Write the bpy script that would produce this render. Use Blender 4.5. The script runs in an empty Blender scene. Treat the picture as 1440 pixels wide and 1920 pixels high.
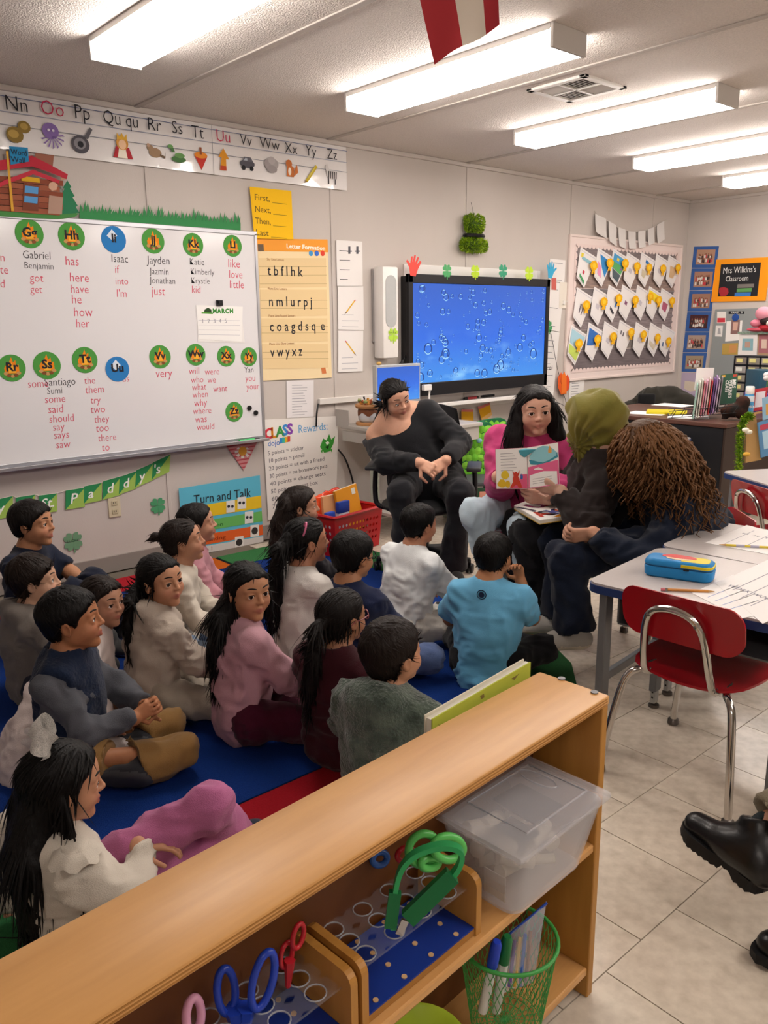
import bpy,bmesh,math,random
import numpy as np
from mathutils import Vector,Matrix,Euler
S=bpy.context.scene
COL=S.collection
rng=random.Random(7)
PI=math.pi
# ------------------------------------------------------------------ camera
CAM_LOC=np.array([0.0,-4.6772,1.4621])
F_PX,PITCH,YAW,ROLL=1531.31,0.228605,0.716078,-0.010175
_fw=np.array([math.sin(YAW)*math.cos(PITCH),math.cos(YAW)*math.cos(PITCH),-math.sin(PITCH)])
_r0=np.array([math.cos(YAW),-math.sin(YAW),0.0])
_u0=np.cross(_r0,_fw)
_r=math.cos(ROLL)*_r0+math.sin(ROLL)*_u0
_u=-math.sin(ROLL)*_r0+math.cos(ROLL)*_u0
cd=bpy.data.cameras.new('camera')
cam=bpy.data.objects.new('camera',cd)
COL.objects.link(cam)
M=Matrix.Identity(4)
for i in range(3):
 M[i][0],M[i][1],M[i][2],M[i][3]=_r[i],_u[i],-_fw[i],CAM_LOC[i]
cam.matrix_world=M
cd.sensor_fit='VERTICAL'
cd.sensor_height=24.0
cd.lens=F_PX/1920*24.0
cd.clip_start=0.02
S.camera=cam
# ------------------------------------------------------------------ world + exposure
w=bpy.data.worlds.new('world');S.world=w;w.use_nodes=True
w.node_tree.nodes['Background'].inputs[0].default_value=(0.9,0.93,1.0,1)
w.node_tree.nodes['Background'].inputs[1].default_value=0.25
S.view_settings.view_transform='Standard'
S.view_settings.look='None'
S.view_settings.exposure=1.95
S.view_settings.gamma=1.0
S.view_settings.use_curve_mapping=False
LAMP_STRENGTH=6.0
SCREEN=0.36
# ------------------------------------------------------------------ helpers: the ray of a photograph pixel met with a real plane
def ray(px,py):
 return _fw*F_PX+(px-720)*_r-(py-960)*_u
def hit(px,py,axis,val):
 d=ray(px,py);t=(val-CAM_LOC[axis])/d[axis]
 return CAM_LOC+t*d
def Wp(px,py,off=0.0):return hit(px,py,1,-off)  # on the whiteboard wall (y = -off)
def Fp(px,py,z=0.0):return hit(px,py,2,z)  # on a level plane
def Xp(px,py,x):return hit(px,py,0,x)  # on a plane across the room
def Dp(px,py,d):return CAM_LOC+ray(px,py)/F_PX*d
# ------------------------------------------------------------------ materials
def lin(c):
 c=c/255.0
 return c/12.92 if c<=0.04045 else((c+0.055)/1.055)**2.4
def rgb(h):
 if isinstance(h,str):
  h=h.lstrip('#');h=tuple(int(h[i:i+2],16)for i in(0,2,4))
 return(lin(h[0]),lin(h[1]),lin(h[2]),1.0)
MATS={}
def mat(name,col,rough=0.6,metal=0.0,spec=0.4,bump=None,mottle=None,emit=None,trans=0.0,alpha=1.0,coat=0.0,sheen=0.0,sss=0.0,stretch=None,ior=1.45,tint=None):
 """bump=(scale,strength[,detail]); mottle=(scale,amount[,colour]); stretch=(x,y,z) scales the noise space."""
 if name in MATS:return MATS[name]
 m=bpy.data.materials.new(name);m.use_nodes=True
 nt=m.node_tree;b=nt.nodes['Principled BSDF']
 def N(t,**k):
  n=nt.nodes.new(t)
  for a,v in k.items():setattr(n,a,v)
  return n
 L=nt.links.new
 b.inputs['Base Color'].default_value=rgb(col)
 b.inputs['Roughness'].default_value=rough
 b.inputs['Metallic'].default_value=metal
 b.inputs['Specular IOR Level'].default_value=spec
 b.inputs['IOR'].default_value=ior
 b.inputs['Transmission Weight'].default_value=trans
 b.inputs['Alpha'].default_value=alpha
 b.inputs['Coat Weight'].default_value=coat
 b.inputs['Sheen Weight'].default_value=sheen
 if sss:
  b.inputs['Subsurface Weight'].default_value=sss
  b.inputs['Subsurface Radius'].default_value=(0.012,0.005,0.003)
  b.inputs['Subsurface Scale'].default_value=1.0
 if emit:
  b.inputs['Emission Color'].default_value=rgb(emit[0]);b.inputs['Emission Strength'].default_value=emit[1]
 vec=None
 if bump or mottle:
  tc=N('ShaderNodeTexCoord');vec=tc.outputs['Object']
  if stretch:
   mp=N('ShaderNodeMapping');mp.inputs['Scale'].default_value=stretch
   L(vec,mp.inputs['Vector']);vec=mp.outputs['Vector']
 colsock=None
 if mottle:
  n=N('ShaderNodeTexNoise');n.inputs['Scale'].default_value=mottle[0];n.inputs['Detail'].default_value=5
  L(vec,n.inputs['Vector'])
  mr=N('ShaderNodeMapRange');mr.inputs[1].default_value=0.35;mr.inputs[2].default_value=0.68
  L(n.outputs['Fac'],mr.inputs[0])
  mx=N('ShaderNodeMix',data_type='RGBA')
  c=rgb(col);k=mottle[1]
  c2=rgb(mottle[2])if len(mottle)>2 else tuple(max(0,v*(1-k))for v in c[:3])+(1,)
  mx.inputs[6].default_value=c;mx.inputs[7].default_value=c2
  if len(mottle)>2:
   mu=N('ShaderNodeMath',operation='MULTIPLY');mu.inputs[1].default_value=k
   L(mr.outputs[0],mu.inputs[0]);L(mu.outputs[0],mx.inputs[0])
  else:L(mr.outputs[0],mx.inputs[0])
  colsock=mx.outputs[2];L(colsock,b.inputs['Base Color'])
 if tint:
  at=N('ShaderNodeAttribute',attribute_name='tint')
  mx=N('ShaderNodeMix',data_type='RGBA')
  if colsock:L(colsock,mx.inputs[6])
  else:mx.inputs[6].default_value=rgb(col)
  mx.inputs[7].default_value=rgb(tint);L(at.outputs['Fac'],mx.inputs[0]);L(mx.outputs[2],b.inputs['Base Color'])
 if bump:
  n=N('ShaderNodeTexNoise');n.inputs['Scale'].default_value=bump[0];n.inputs['Detail'].default_value=bump[2]if len(bump)>2 else 4
  L(vec,n.inputs['Vector'])
  bp=N('ShaderNodeBump');bp.inputs['Strength'].default_value=bump[1];bp.inputs['Distance'].default_value=0.01
  L(n.outputs['Fac'],bp.inputs['Height']);L(bp.outputs['Normal'],b.inputs['Normal'])
 MATS[name]=m
 return m
def paper(col,name=None):return mat(name or 'paper_'+(col if isinstance(col,str)else '%02x%02x%02x'%tuple(col)).strip('#'),col,0.75,spec=0.25)
INK=lambda c='#26262a':mat('ink_'+c.strip('#'),c,0.6,spec=0.2)
# ------------------------------------------------------------------ mesh builder
class MB:
 def __init__(s):s.v=[];s.f=[];s.m=[];s.mats=[];s.cur=0
 def use(s,m):
  if m not in s.mats:s.mats.append(m)
  s.cur=s.mats.index(m);return s
 def add(s,vs,fs,T=None):
  o=len(s.v)
  for p in vs:
   p=Vector(p)
   if T is not None:p=T@p
   s.v.append(tuple(p))
  for f in fs:s.f.append(tuple(i+o for i in f));s.m.append(s.cur)
  return s
 def box(s,c,d,T=None,ch=0.0):
  x,y,z=d[0]/2,d[1]/2,d[2]/2
  if ch<=0:
   vs=[(c[0]+a*x,c[1]+b*y,c[2]+e*z)for a in(-1,1)for b in(-1,1)for e in(-1,1)]
   return s.add(vs,[(0,1,3,2),(4,6,7,5),(0,4,5,1),(2,3,7,6),(0,2,6,4),(1,5,7,3)],T)
  bm=bmesh.new();bmesh.ops.create_cube(bm,size=1.0)
  for v in bm.verts:v.co=Vector((c[0]+v.co.x*d[0],c[1]+v.co.y*d[1],c[2]+v.co.z*d[2]))
  bmesh.ops.bevel(bm,geom=bm.edges[:],offset=ch,segments=2,affect='EDGES',profile=0.5)
  bm.verts.index_update()
  s.add([v.co for v in bm.verts],[[v.index for v in f.verts]for f in bm.faces],T);bm.free();return s
 def prism(s,poly,h0,h1,T=None,ch=0.0):
  """polygon (x,y list, counter-clockwise) from z=h0 to h1"""
  n=len(poly)
  vs=[(x,y,h0)for x,y in poly]+[(x,y,h1)for x,y in poly]
  fs=[tuple(range(n-1,-1,-1)),tuple(range(n,2*n))]+[(i,(i+1)%n,n+(i+1)%n,n+i)for i in range(n)]
  return s.add(vs,fs,T)
 def slab(s,pts,nrm,th):
  """polygon of 3-D points, thickened by th along nrm"""
  n=len(pts);nv=Vector(nrm)*th
  vs=[Vector(p)for p in pts]+[Vector(p)+nv for p in pts]
  fs=[tuple(range(n)),tuple(range(2*n-1,n-1,-1))]+[((i+1)%n,i,n+i,n+(i+1)%n)for i in range(n)]
  return s.add(vs,fs)
 def tube(s,path,r,n=8,cap=True,closed=False):
  P=[Vector(p)for p in path];k=len(P)
  R=r if hasattr(r,'__len__')else[r]*k
  vs=[];fs=[];prev=None
  for i,p in enumerate(P):
   a=P[(i-1)%k]if(closed or i)else p;b=P[(i+1)%k]if(closed or i<k-1)else p
   t=(b-a).normalized()
   if prev is None:
    up=Vector((0,0,1))if abs(t.z)<0.9 else Vector((1,0,0))
    x=t.cross(up).normalized()
   else:
    x=(prev-t*prev.dot(t)).normalized()
   prev=x;y=t.cross(x)
   for j in range(n):
    a_=2*PI*j/n
    vs.append(p+(x*math.cos(a_)+y*math.sin(a_))*R[i])
  for i in range(k if closed else k-1):
   for j in range(n):
    i2=(i+1)%k
    fs.append((i*n+j,i*n+(j+1)%n,i2*n+(j+1)%n,i2*n+j))
  if cap and not closed:fs+=[tuple(range(n-1,-1,-1)),tuple((k-1)*n+j for j in range(n))]
  return s.add(vs,fs)
 def lathe(s,prof,n=20,T=None,cap=True):
  vs=[(r*math.cos(2*PI*j/n),r*math.sin(2*PI*j/n),z)for r,z in prof for j in range(n)]
  fs=[(i*n+j,i*n+(j+1)%n,(i+1)*n+(j+1)%n,(i+1)*n+j)for i in range(len(prof)-1)for j in range(n)]
  if cap:fs+=[tuple(range(n-1,-1,-1)),tuple((len(prof)-1)*n+j for j in range(n))]
  return s.add(vs,fs,T)
 def ball(s,c,r,n=12,m=8,T=None):
  r=r if hasattr(r,'__len__')else(r,r,r)
  vs=[(c[0],c[1],c[2]-r[2])];fs=[]
  for i in range(1,m):
   a=-PI/2+PI*i/m
   for j in range(n):vs.append((c[0]+r[0]*math.cos(a)*math.cos(2*PI*j/n),c[1]+r[1]*math.cos(a)*math.sin(2*PI*j/n),c[2]+r[2]*math.sin(a)))
  vs.append((c[0],c[1],c[2]+r[2]));e=len(vs)-1
  for j in range(n):
   fs.append((0,1+(j+1)%n,1+j));fs.append((e,1+(m-2)*n+j,1+(m-2)*n+(j+1)%n))
   for i in range(m-2):fs.append((1+i*n+j,1+i*n+(j+1)%n,1+(i+1)*n+(j+1)%n,1+(i+1)*n+j))
  return s.add(vs,fs,T)
 def build(s,name,m=None,parent=None,smooth=None,loc=None):
  me=bpy.data.meshes.new(name)
  vs=s.v
  if loc is not None:vs=[tuple(Vector(p)-Vector(loc))for p in vs]
  me.from_pydata(vs,[],s.f)
  ml=s.mats if s.mats else[m]
  for x in ml:me.materials.append(x)
  if s.mats:me.polygons.foreach_set('material_index',s.m)
  if smooth is not None:
   me.polygons.foreach_set('use_smooth',[True]*len(me.polygons));me.set_sharp_from_angle(angle=math.radians(smooth))
  me.update()
  o=bpy.data.objects.new(name,me);COL.objects.link(o)
  if loc is not None:o.location=loc
  if parent is not None:o.parent=parent
  return o
def smoothpath(pts,sub=6,closed=False):
 P=[Vector(p)for p in pts];n=len(P);out=[]
 for i in range(n if closed else n-1):
  if closed:a,b,c,d=P[(i-1)%n],P[i],P[(i+1)%n],P[(i+2)%n]
  else:a,b,c,d=P[max(i-1,0)],P[i],P[i+1],P[min(i+2,n-1)]
  for k in range(sub):
   t=k/sub
   out.append(0.5*((2*b)+(c-a)*t+(2*a-5*b+4*c-d)*t*t+(3*b-a-3*c+d)*t**3))
 if not closed:out.append(P[-1])
 return out
def tag(o,label=None,cat=None,group=None,kind=None):
 if label:o['label']=label
 if cat:o['category']=cat
 if group:o['group']=group
 if kind:o['kind']=kind
 return o
def empty(name,loc=(0,0,0),rz=0.0,label=None,cat=None,group=None):
 o=bpy.data.objects.new(name,None);COL.objects.link(o);o.empty_display_size=0.05
 o.location=loc;o.rotation_euler=(0,0,rz)
 return tag(o,label,cat,group)
def struct(o,label=None):o['kind']='structure';return o
def kids(o):return[c for c in COL.objects if c.parent==o]
CH={}
def copy_tree(o,parent=None):
 c=o.copy();COL.objects.link(c)
 if parent is not None:c.parent=parent
 for ch in list(o.children):copy_tree(ch,c)
 return c
TEXTS=[]
def text(par,s,p,size,m,right=(1,0,0),up=(0,0,1),name='lettering',align='LEFT',width=None,bold=0.0,shear=0.0,squeeze=None,space=1.0,lead=1.0):
 """flat lettering with its baseline at world point p"""
 cu=bpy.data.curves.new(name,'FONT');cu.body=s;cu.size=size;cu.align_x=align
 cu.resolution_u=2;cu.offset=bold;cu.shear=shear;cu.space_character=space;cu.space_line=lead
 cu.extrude=0.0003
 cu.materials.append(m)
 o=bpy.data.objects.new(name,cu);COL.objects.link(o)
 R=Vector(right).normalized();U=Vector(up).normalized();U=(U-R*U.dot(R)).normalized();Nn=R.cross(U)
 mw=Matrix.Identity(4)
 for i in range(3):mw[i][0],mw[i][1],mw[i][2],mw[i][3]=R[i],U[i],Nn[i],p[i]
 if par is not None:
  o.parent=par;o.matrix_parent_inverse=world_of(par).inverted()
 o.matrix_basis=mw
 TEXTS.append((o,width,squeeze))
 return o
def world_of(o):
 if o.parent is None:return o.matrix_basis.copy()
 return world_of(o.parent)@o.matrix_parent_inverse@o.matrix_basis
def fit_texts():
 """turn the lettering into meshes, fitted to its measured width"""
 bpy.context.view_layer.update()
 dg=bpy.context.evaluated_depsgraph_get()
 for o,wd,sq in TEXTS:
  me=bpy.data.meshes.new_from_object(o.evaluated_get(dg));d=o.dimensions.x
  if wd and d>1e-6:me.transform(Matrix.Diagonal((wd/d,1,1,1)))
  elif sq:me.transform(Matrix.Diagonal((sq,1,1,1)))
  nm=o.name;cu=o.data;body=cu.body;par=o.parent;pi=o.matrix_parent_inverse.copy();mb_=o.matrix_basis.copy()
  bpy.data.objects.remove(o);bpy.data.curves.remove(cu)
  n=bpy.data.objects.new('lettering',me);me.name='lettering';COL.objects.link(n)
  if body.count(' ')>1:n['kind']='stuff'
  n.parent=par;n.matrix_parent_inverse=pi;n.matrix_basis=mb_
def swing(o,pivot,deg):
 """turn a finished thing about a vertical line"""
 p=Vector((pivot[0],pivot[1],0));R=Matrix.Rotation(math.radians(deg),4,'Z');o.matrix_basis=Matrix.Translation(p)@R@Matrix.Translation(-p)@o.matrix_basis
def att(o,par):
 """parent o (built in world coordinates) keeping it in place"""
 o.parent=par;o.matrix_parent_inverse=world_of(par).inverted();return o
 # ================================================================== the room
HC=2.655;XB=8.33;XL=-2.6;YB=-8.2
M_wall=mat('wall_vinyl','#c6beb8',0.62,spec=0.35,bump=(260,0.08),mottle=(3.0,0.04),stretch=(1,1,0.3))
M_ceil=mat('ceiling_texture','#e4dcd6',0.9,spec=0.2,bump=(130,0.9,3),mottle=(90,0.10))
M_trim=mat('seam_trim','#b9b1aa',0.6)
M_base=mat('vinyl_base','#8d8580',0.5)
M_tile=mat('floor_vinyl','#cfc4b4',0.22,spec=0.5,mottle=(26,0.55,'#a79a8a'),bump=(14,0.03))
M_joint=mat('floor_joint','#6f675c',0.9)
b=MB();b.box(((XL+XB)/2,YB/2,-0.06),(XB-XL+.4,-YB+.4,0.1));floor=struct(b.build('floor',M_joint))
# ceiling: panels 4 ft wide with a batten over every joint
b=MB();b.box(((XL+XB)/2,YB/2,HC+0.06),(XB-XL+.4,-YB+.4,0.1));ceiling=struct(b.build('ceiling',M_ceil))
SEAM=[2.24+1.352*k for k in range(-3,5)]
xs=[XL]+SEAM+[XB]
for a,c in zip(xs[:-1],xs[1:]):
 b=MB();b.box(((a+c)/2,YB/2,HC+0.004),(c-a-0.004,-YB,0.008));b.build('ceiling_panel',M_ceil,ceiling)
for x in SEAM:
 b=MB();b.box((x,YB/2,HC-0.004),(0.035,-YB,0.008),ch=0.003);b.build('ceiling_batten',M_trim,ceiling)
 # walls
b=MB();b.box(((XL+XB)/2,0.06,HC/2),(XB-XL+.2,0.1,HC));wall_back=struct(b.build('wall_back',M_wall))
WS=[2.28-1.345,2.28,3.62,4.965,6.31,7.655]
xs=[XL]+WS+[XB]
for a,c in zip(xs[:-1],xs[1:]):
 b=MB();b.box(((a+c)/2,0.005,HC/2),(c-a-0.003,0.01,HC));b.build('wall_panel',M_wall,wall_back)
for x in WS:
 b=MB();b.box((x,-0.003,HC/2),(0.022,0.006,HC),ch=0.002);b.build('batten',M_wall,wall_back)
b=MB();b.box((XB+0.06,YB/2,HC/2),(0.12,-YB,HC));wall_right=struct(b.build('wall_right',M_wall))
b=MB();b.box((XL-0.05,YB/2,HC/2),(0.1,-YB,HC));struct(b.build('wall_left',M_wall))
b=MB();b.box(((XL+XB)/2,YB-0.05,HC/2),(XB-XL,0.1,HC));struct(b.build('wall_front',M_wall))
b=MB();b.box(((XL+XB)/2,-0.006,0.05),(XB-XL,0.012,0.1),ch=0.003);struct(b.build('baseboard_back',M_base))
b=MB();b.box((XB-0.006,YB/2,0.05),(0.012,-YB,0.1),ch=0.003);struct(b.build('baseboard_right',M_base))
b=MB();b.box(((XL+XB)/2,-0.012,HC-0.015),(XB-XL,0.024,0.03),ch=0.006);struct(b.build('trim_1',M_wall))
b=MB();b.box((XB-0.012,YB/2,HC-0.015),(0.024,-YB,0.03),ch=0.006);struct(b.build('trim_2',M_wall))
# floor tiles, staggered rows, only where the floor can be seen
TX,TY,X0,Y0=0.3085,0.340,1.73,-3.805
rest=MB();tb=MB();tb.box((0,0,-0.004),(TX-0.003,TY-0.003,0.008));tile0=None
for j in range(-9,12):
 yc=Y0+TY*(j+0.5)
 for i in range(-12,24):
  xc=X0+TX*(i+0.5)+(0.0 if j%2 else 0.148)
  if yc>-0.05 or xc>XB-.1:continue
  d=np.array([xc,yc,0])-CAM_LOC;z=d@_fw
  if z<0.3:rest.box((xc,yc,-.004),(TX-.003,TY-.003,.008));continue
  px=720+F_PX*(d@_r)/z;py=960-F_PX*(d@_u)/z
  far=px<-330 or px>1560 or py>2350
  if-0.45<xc<2.7 and-2.75<yc:continue  # under the carpet
  if far or(xc>5.3 and yc>-1.3):rest.box((xc,yc,-.004),(TX-.003,TY-.003,.008));continue
  if tile0 is None:tile0=tb.build('tile',M_tile,floor);o=tile0
  else:o=tile0.copy();COL.objects.link(o)
  o.location=(xc,yc,0)
tag(rest.build('tile_field',M_tile,floor),kind='stuff')
b=MB();b.box(((XL+XB)/2,YB/2,-0.009),(XB-XL,-YB,0.002));o=b.build('floor_screed',M_joint,floor)
# --------------------------------------------------- ceiling lights
M_lens=mat('light_lens','#ffffff',0.5,emit=('#fff5ec',LAMP_STRENGTH))
M_cap=mat('light_end_cap','#c8c4c0',0.5)
FX=[1.70,3.09,4.47,5.84,7.21]
def ceiling_light(x,y,label):
 t=empty('ceiling_light',(x,y,HC),label=label,cat='ceiling light',group='fluorescent ceiling lights')
 L_,Wd,h=1.36,0.225,0.092
 b=MB();pr=[(-Wd/2,-h*.35),(-Wd/2+.012,-h),(Wd/2-.012,-h),(Wd/2,-h*.35),(Wd/2,-0.02),(-Wd/2,-0.02)]
 T=Matrix(((1,0,0,0),(0,0,1,0),(0,1,0,0),(0,0,0,1)))
 b.prism(pr,-L_/2+.008,L_/2-.008,T);b.build('diffuser',M_lens,t)
 for s_ in(-1,1):
  b=MB();b.box((0,s_*(L_/2),-h/2-.001),(Wd+.006,.016,h+.003),ch=.003);b.build('end_cap',M_cap,t)
 b=MB();b.box((0,0,-0.012),(Wd+.004,L_-.02,0.024));b.build('housing',M_cap,t)
 return t
names=['long white fluorescent light nearest the alphabet strip','long white fluorescent light right beside the hanging flag','long white fluorescent light just beyond the ceiling vent',
'long white fluorescent light second from the far wall','long white fluorescent light closest to the far wall']
for x,nm in zip(FX,names):ceiling_light(x,-1.66,nm)
for x,nm in zip([-1.2]+FX,('nearest the left wall','above the camera','right of the camera','fourth from the left wall','second from the far wall','nearest the far wall')):ceiling_light(x,-5.5,'long white fluorescent light of the rear row, '+nm)
# ================================================================== things on the whiteboard wall
NW=(0,-1,0)
def ccw(pts):
 """order 3-D wall points so that slab() faces the room"""
 a=sum(pts[i][0]*pts[(i+1)%len(pts)][2]-pts[(i+1)%len(pts)][0]*pts[i][2]for i in range(len(pts)))
 return pts if a<0 else pts[::-1]
def wcut(name,px,m,off,th=0.0012,parent=None,mb=None):
 """flat cut-out on the wall: px outline in the photograph, its back off metres from the wall"""
 pts=ccw([tuple(Wp(x,y,off))for x,y in px])
 q=mb or MB()
 if mb is not None:q.use(m)
 q.slab(pts,NW,th)
 if mb is not None:return q
 o=q.build(name,m)
 if parent is not None:att(o,parent)
 return o
def mpp(px,py,off=0.0):
 d=Wp(px,py,off)-CAM_LOC;return(d@_fw)/F_PX
def wtext(par,s,px,py,h,m,off,wpx=None,name='lettering',align='LEFT',up=None,slope=0.0,squeeze=None,**k):
 """h: capital height in photograph pixels; slope: rise of the line, wall metres per metre"""
 p=Wp(px,py,off)
 wd=None
 if wpx:wd=abs(Wp(px+wpx,py,off)[0]-p[0])
 return text(par,s,p,h*mpp(px,py,off)/0.70,m,right=(1,0,slope),name=name,align=align,width=wd,squeeze=squeeze,**k)
def wall_thing(name,label,cat,px,py,off=0.0,group=None):
 return empty(name,tuple(Wp(px,py,off)),label=label,cat=cat,group=group)
def circle_px(cx,cy,r,n=24,off=0.0):
 c=Wp(cx,cy,off);R=r*mpp(cx,cy,off)
 return[(c[0]+R*math.cos(2*PI*i/n),c[1],c[2]+R*math.sin(2*PI*i/n))for i in range(n)]
def wpoly(c,pts,m,off,th,mb):
 """pts: (x,z) metres about the wall point c"""
 mb.use(m);mb.slab(ccw([(c[0]+x,-off,c[2]+z)for x,z in pts]),NW,th)
INKB,INKR,INKG=INK('#2b2a30'),INK('#d24a63'),INK('#5c5f66')
WHITE=paper('#eceae8');
# ---------------- whiteboard
M_board=mat('whiteboard_enamel','#e4e3e6',0.12,spec=0.5)
M_alu=mat('brushed_aluminium','#b9bac0',0.35,metal=0.85)
BX0,BX1,BZ0,BZ1=0.55,2.985,0.72,2.018
bd=empty('whiteboard',(1.77,0,BZ0),label='large white marker board with red and black handwritten word lists',cat='whiteboard')
b=MB();b.box(((BX0+BX1)/2,-0.013,(BZ0+BZ1)/2),(BX1-BX0,0.022,BZ1-BZ0));att(b.build('writing_surface',M_board),bd)
b=MB()
for z,h in((BZ1,.026),(BZ0,.02)):b.box(((BX0+BX1)/2,-0.015,z),(BX1-BX0+.02,.03,h),ch=.003)
for x in(BX0,BX1):b.box((x,-0.015,(BZ0+BZ1)/2),(.02,.03,BZ1-BZ0),ch=.003)
att(b.build('frame',M_alu),bd)
b=MB();b.box(((BX0+BX1)/2,-0.05,BZ0-.018),(BX1-BX0,.08,.008),ch=.002);b.box(((BX0+BX1)/2,-0.09,BZ0-.012),(BX1-BX0,.006,.02),ch=.002);att(b.build('pen_tray',M_alu),bd)
OB=0.0245
for s,x,y,h,c in[
('Gabriel',42,484,13,0),('Benjamin',45,503,11,0),('got',56,528,14,1),('get',57,549,13,1),
('has',122,497,15,1),('here',130,528,15,1),('have',132,549,14,1),('he',134,569,15,1),('how',138,593,15,1),('her',142,614,14,1),
('Isaac',208,491,13,0),('if',215,512,13,1),('into',216,533,12,1),("I'm",218,557,13,1),
('Jayden',276,494,13,0),('Jazmin',281,514,11,0),('Jonathan',281,531,11,0),('just',284,553,14,1),
('Katie',355,496,11,0),('Kimberly',357,514,10,0),('Krystle',358,531,10,0),('kid',359,549,12,1),
('like',427,501,14,1),('love',429,521,13,1),('little',430,540,13,1),
('n',0,490,14,1),('te',0,513,14,1),('d',0,539,14,1),
('some',52,727,13,1),('Santiago',83,724,13,0),('Sumi',88,739,11,0),('some',84,756,13,1),('said',90,775,14,1),('should',92,793,13,1),('say',99,808,13,1),('says',101,823,13,1),('saw',105,841,13,1),
('the',158,720,12,1),('them',160,738,13,1),('try',170,757,12,1),('two',170,775,13,1),('they',177,793,12,1),('too',180,810,13,1),('there',184,828,12,1),('to',191,846,13,1),
('us',229,716,12,1),('very',292,708,14,1),
('will',354,702,12,1),('were',384,703,11,1),('who',358,718,11,1),('we',389,718,11,1),('what',360,732,11,1),('want',400,735,11,1),('when',361,746,11,1),('why',364,762,12,1),('where',362,777,11,1),('was',366,793,12,1),('would',369,807,11,1),
('Yan',458,699,10,0),('you',460,715,11,1),('your',462,731,11,1)]:
 wtext(bd,s,x,y,h*1.12,INKR if c else INKB,OB,shear=0.05,slope=-0.01,squeeze=0.86,bold=-.0006)
 # ---------------- letter magnets
M_dgreen=paper('#4f9a45');M_flame=paper('#f08a1c');M_flame2=paper('#f9b93a');M_log=paper('#8a5430');M_dblue=paper('#2f7fc4');M_lt=paper('#dfeaf5')
def magnet(letters,x,y,r,blue=False):
 t=wall_thing('letter_magnet','round %s magnet lettered %s on the whiteboard'%('blue' if blue else 'green campfire',letters),'magnet',x,y,0.0245,group='letter magnets on the whiteboard')
 c=Wp(x,y,0.0245);R=r*mpp(x,y)
 b=MB();b.slab(ccw([(c[0]+R*math.cos(2*PI*i/28),c[1],c[2]+R*math.sin(2*PI*i/28))for i in range(28)]),NW,.002)
 att(b.build('disc',M_dblue if blue else M_dgreen),t)
 if blue:
  b=MB();wpoly(c,[(-.55*R,.25*R),(-.1*R,.75*R),(.3*R,.3*R),(-.1*R,-.1*R)],M_lt,.0266,.0006,b);att(b.build('white_square'),t)
 else:
  b=MB()
  wpoly(c,[(-.5*R,-.4*R),(-.55*R,0),(-.35*R,.3*R),(-.3*R,.05*R),(-.1*R,.55*R),(.02*R,.8*R),(.12*R,.4*R),(.3*R,.55*R),(.32*R,.2*R),(.5*R,.25*R),(.52*R,-.4*R)],M_flame,.0266,.0005,b)
  wpoly(c,[(-.25*R,-.35*R),(-.25*R,0),(0,.4*R),(.1*R,.1*R),(.28*R,-.1*R),(.25*R,-.35*R)],M_flame2,.0272,.0004,b)
  att(b.build('flame'),t)
  b=MB()
  for k in range(5):
   a=-0.5*PI+(k-2)*.42;u=(.62*R*math.cos(a),.62*R*math.sin(a)+.02*R)
   wpoly(c,[(u[0]+.17*R*math.cos(q),u[1]+.13*R*math.sin(q))for q in[2*PI*i/8 for i in range(8)]],M_log if k%2 else paper('#c89a62'),.0274,.0004,b)
  att(b.build('log_ring'),t)
 text(t,letters,(c[0],-.0282,c[2]-.2*R),.62*R/.7,INKB,align='CENTER',bold=.002)
for a in[('Gg',55,438,26),('Hh',134,443,25),('Ii',213,449,24,True),('Jj',287,452,22.5),('Kk',362,459,21),('Ll',436,461,19.5),('Rr',22,690,25),('Ss',88,685,25.5),('Tt',159,675,24),
('Uu',220,692,23,True),('Vv',300,669,21.5),('Ww',367,665,20),('Xx',424,668,19),('Yy',466.5,669,17.5),('Zz',439,772,18.5)]:magnet(*a)
# round black magnets, clip with paper, green marker
M_blk=mat('black_plastic','#17171a',0.35)
for x,y,nm in((467,765,'upper'),(479,774,'lower')):
 b=MB();c=Wp(x,y,.0245);T=Matrix.Translation(c)@Matrix.Rotation(PI/2,4,'X')
 b.lathe([(.0,0),(.016,0),(.0165,.004),(.0165,.009),(.014,.012),(0,.0125)],18,T,cap=False)
 tag(b.build('round_magnet',M_blk,smooth=40),'small black round magnet on the whiteboard, %s of the two'%nm,'magnet')
t=wall_thing('chart_paper','small lined paper hanging from a black clip on the whiteboard','paper',411,570)
att(wcut('backing_sheet',[(369,578),(452,582),(459,643),(371,641)],WHITE,.0246),t)
att(wcut('sheet',[(367,572),(455,575),(453,641),(373,636)],paper('#f3f2f0'),.0262),t)
bb_=MB()
for k in range(4):wcut('',[(372,600+9*k),(450,601+9*k),(450,601.6+9*k),(372,600.6+9*k)],INK('#b9b9c4'),.0276,.0002,mb=bb_)
tag(att(bb_.build('ruled_lines'),t),kind='stuff')
wtext(t,'MARCH',399,587,8,INK('#3f8f3a'),.0277,bold=.002,space=1.2);wtext(t,'1 2 3 4 5',378,606,8,INK('#9a9aa2'),.0277,space=1.3)
bb_=MB();wcut('',[(382,586),(384,580),(390,577),(396,580),(397,587)],INK('#2e4a2a'),.0277,.0002,mb=bb_);wcut('',[(378,588),(399,589),(399,586),(378,585)],INK('#5aa03e'),.0279,.0002,mb=bb_);att(bb_.build('hat_picture'),t)
b=MB();c=Wp(411,568,.03);b.box((c[0],-.034,c[2]),(.042,.018,.034),ch=.003);b.box((c[0],-.046,c[2]+.006),(.03,.01,.02),ch=.002);att(b.build('clip',M_blk),t)
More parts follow.
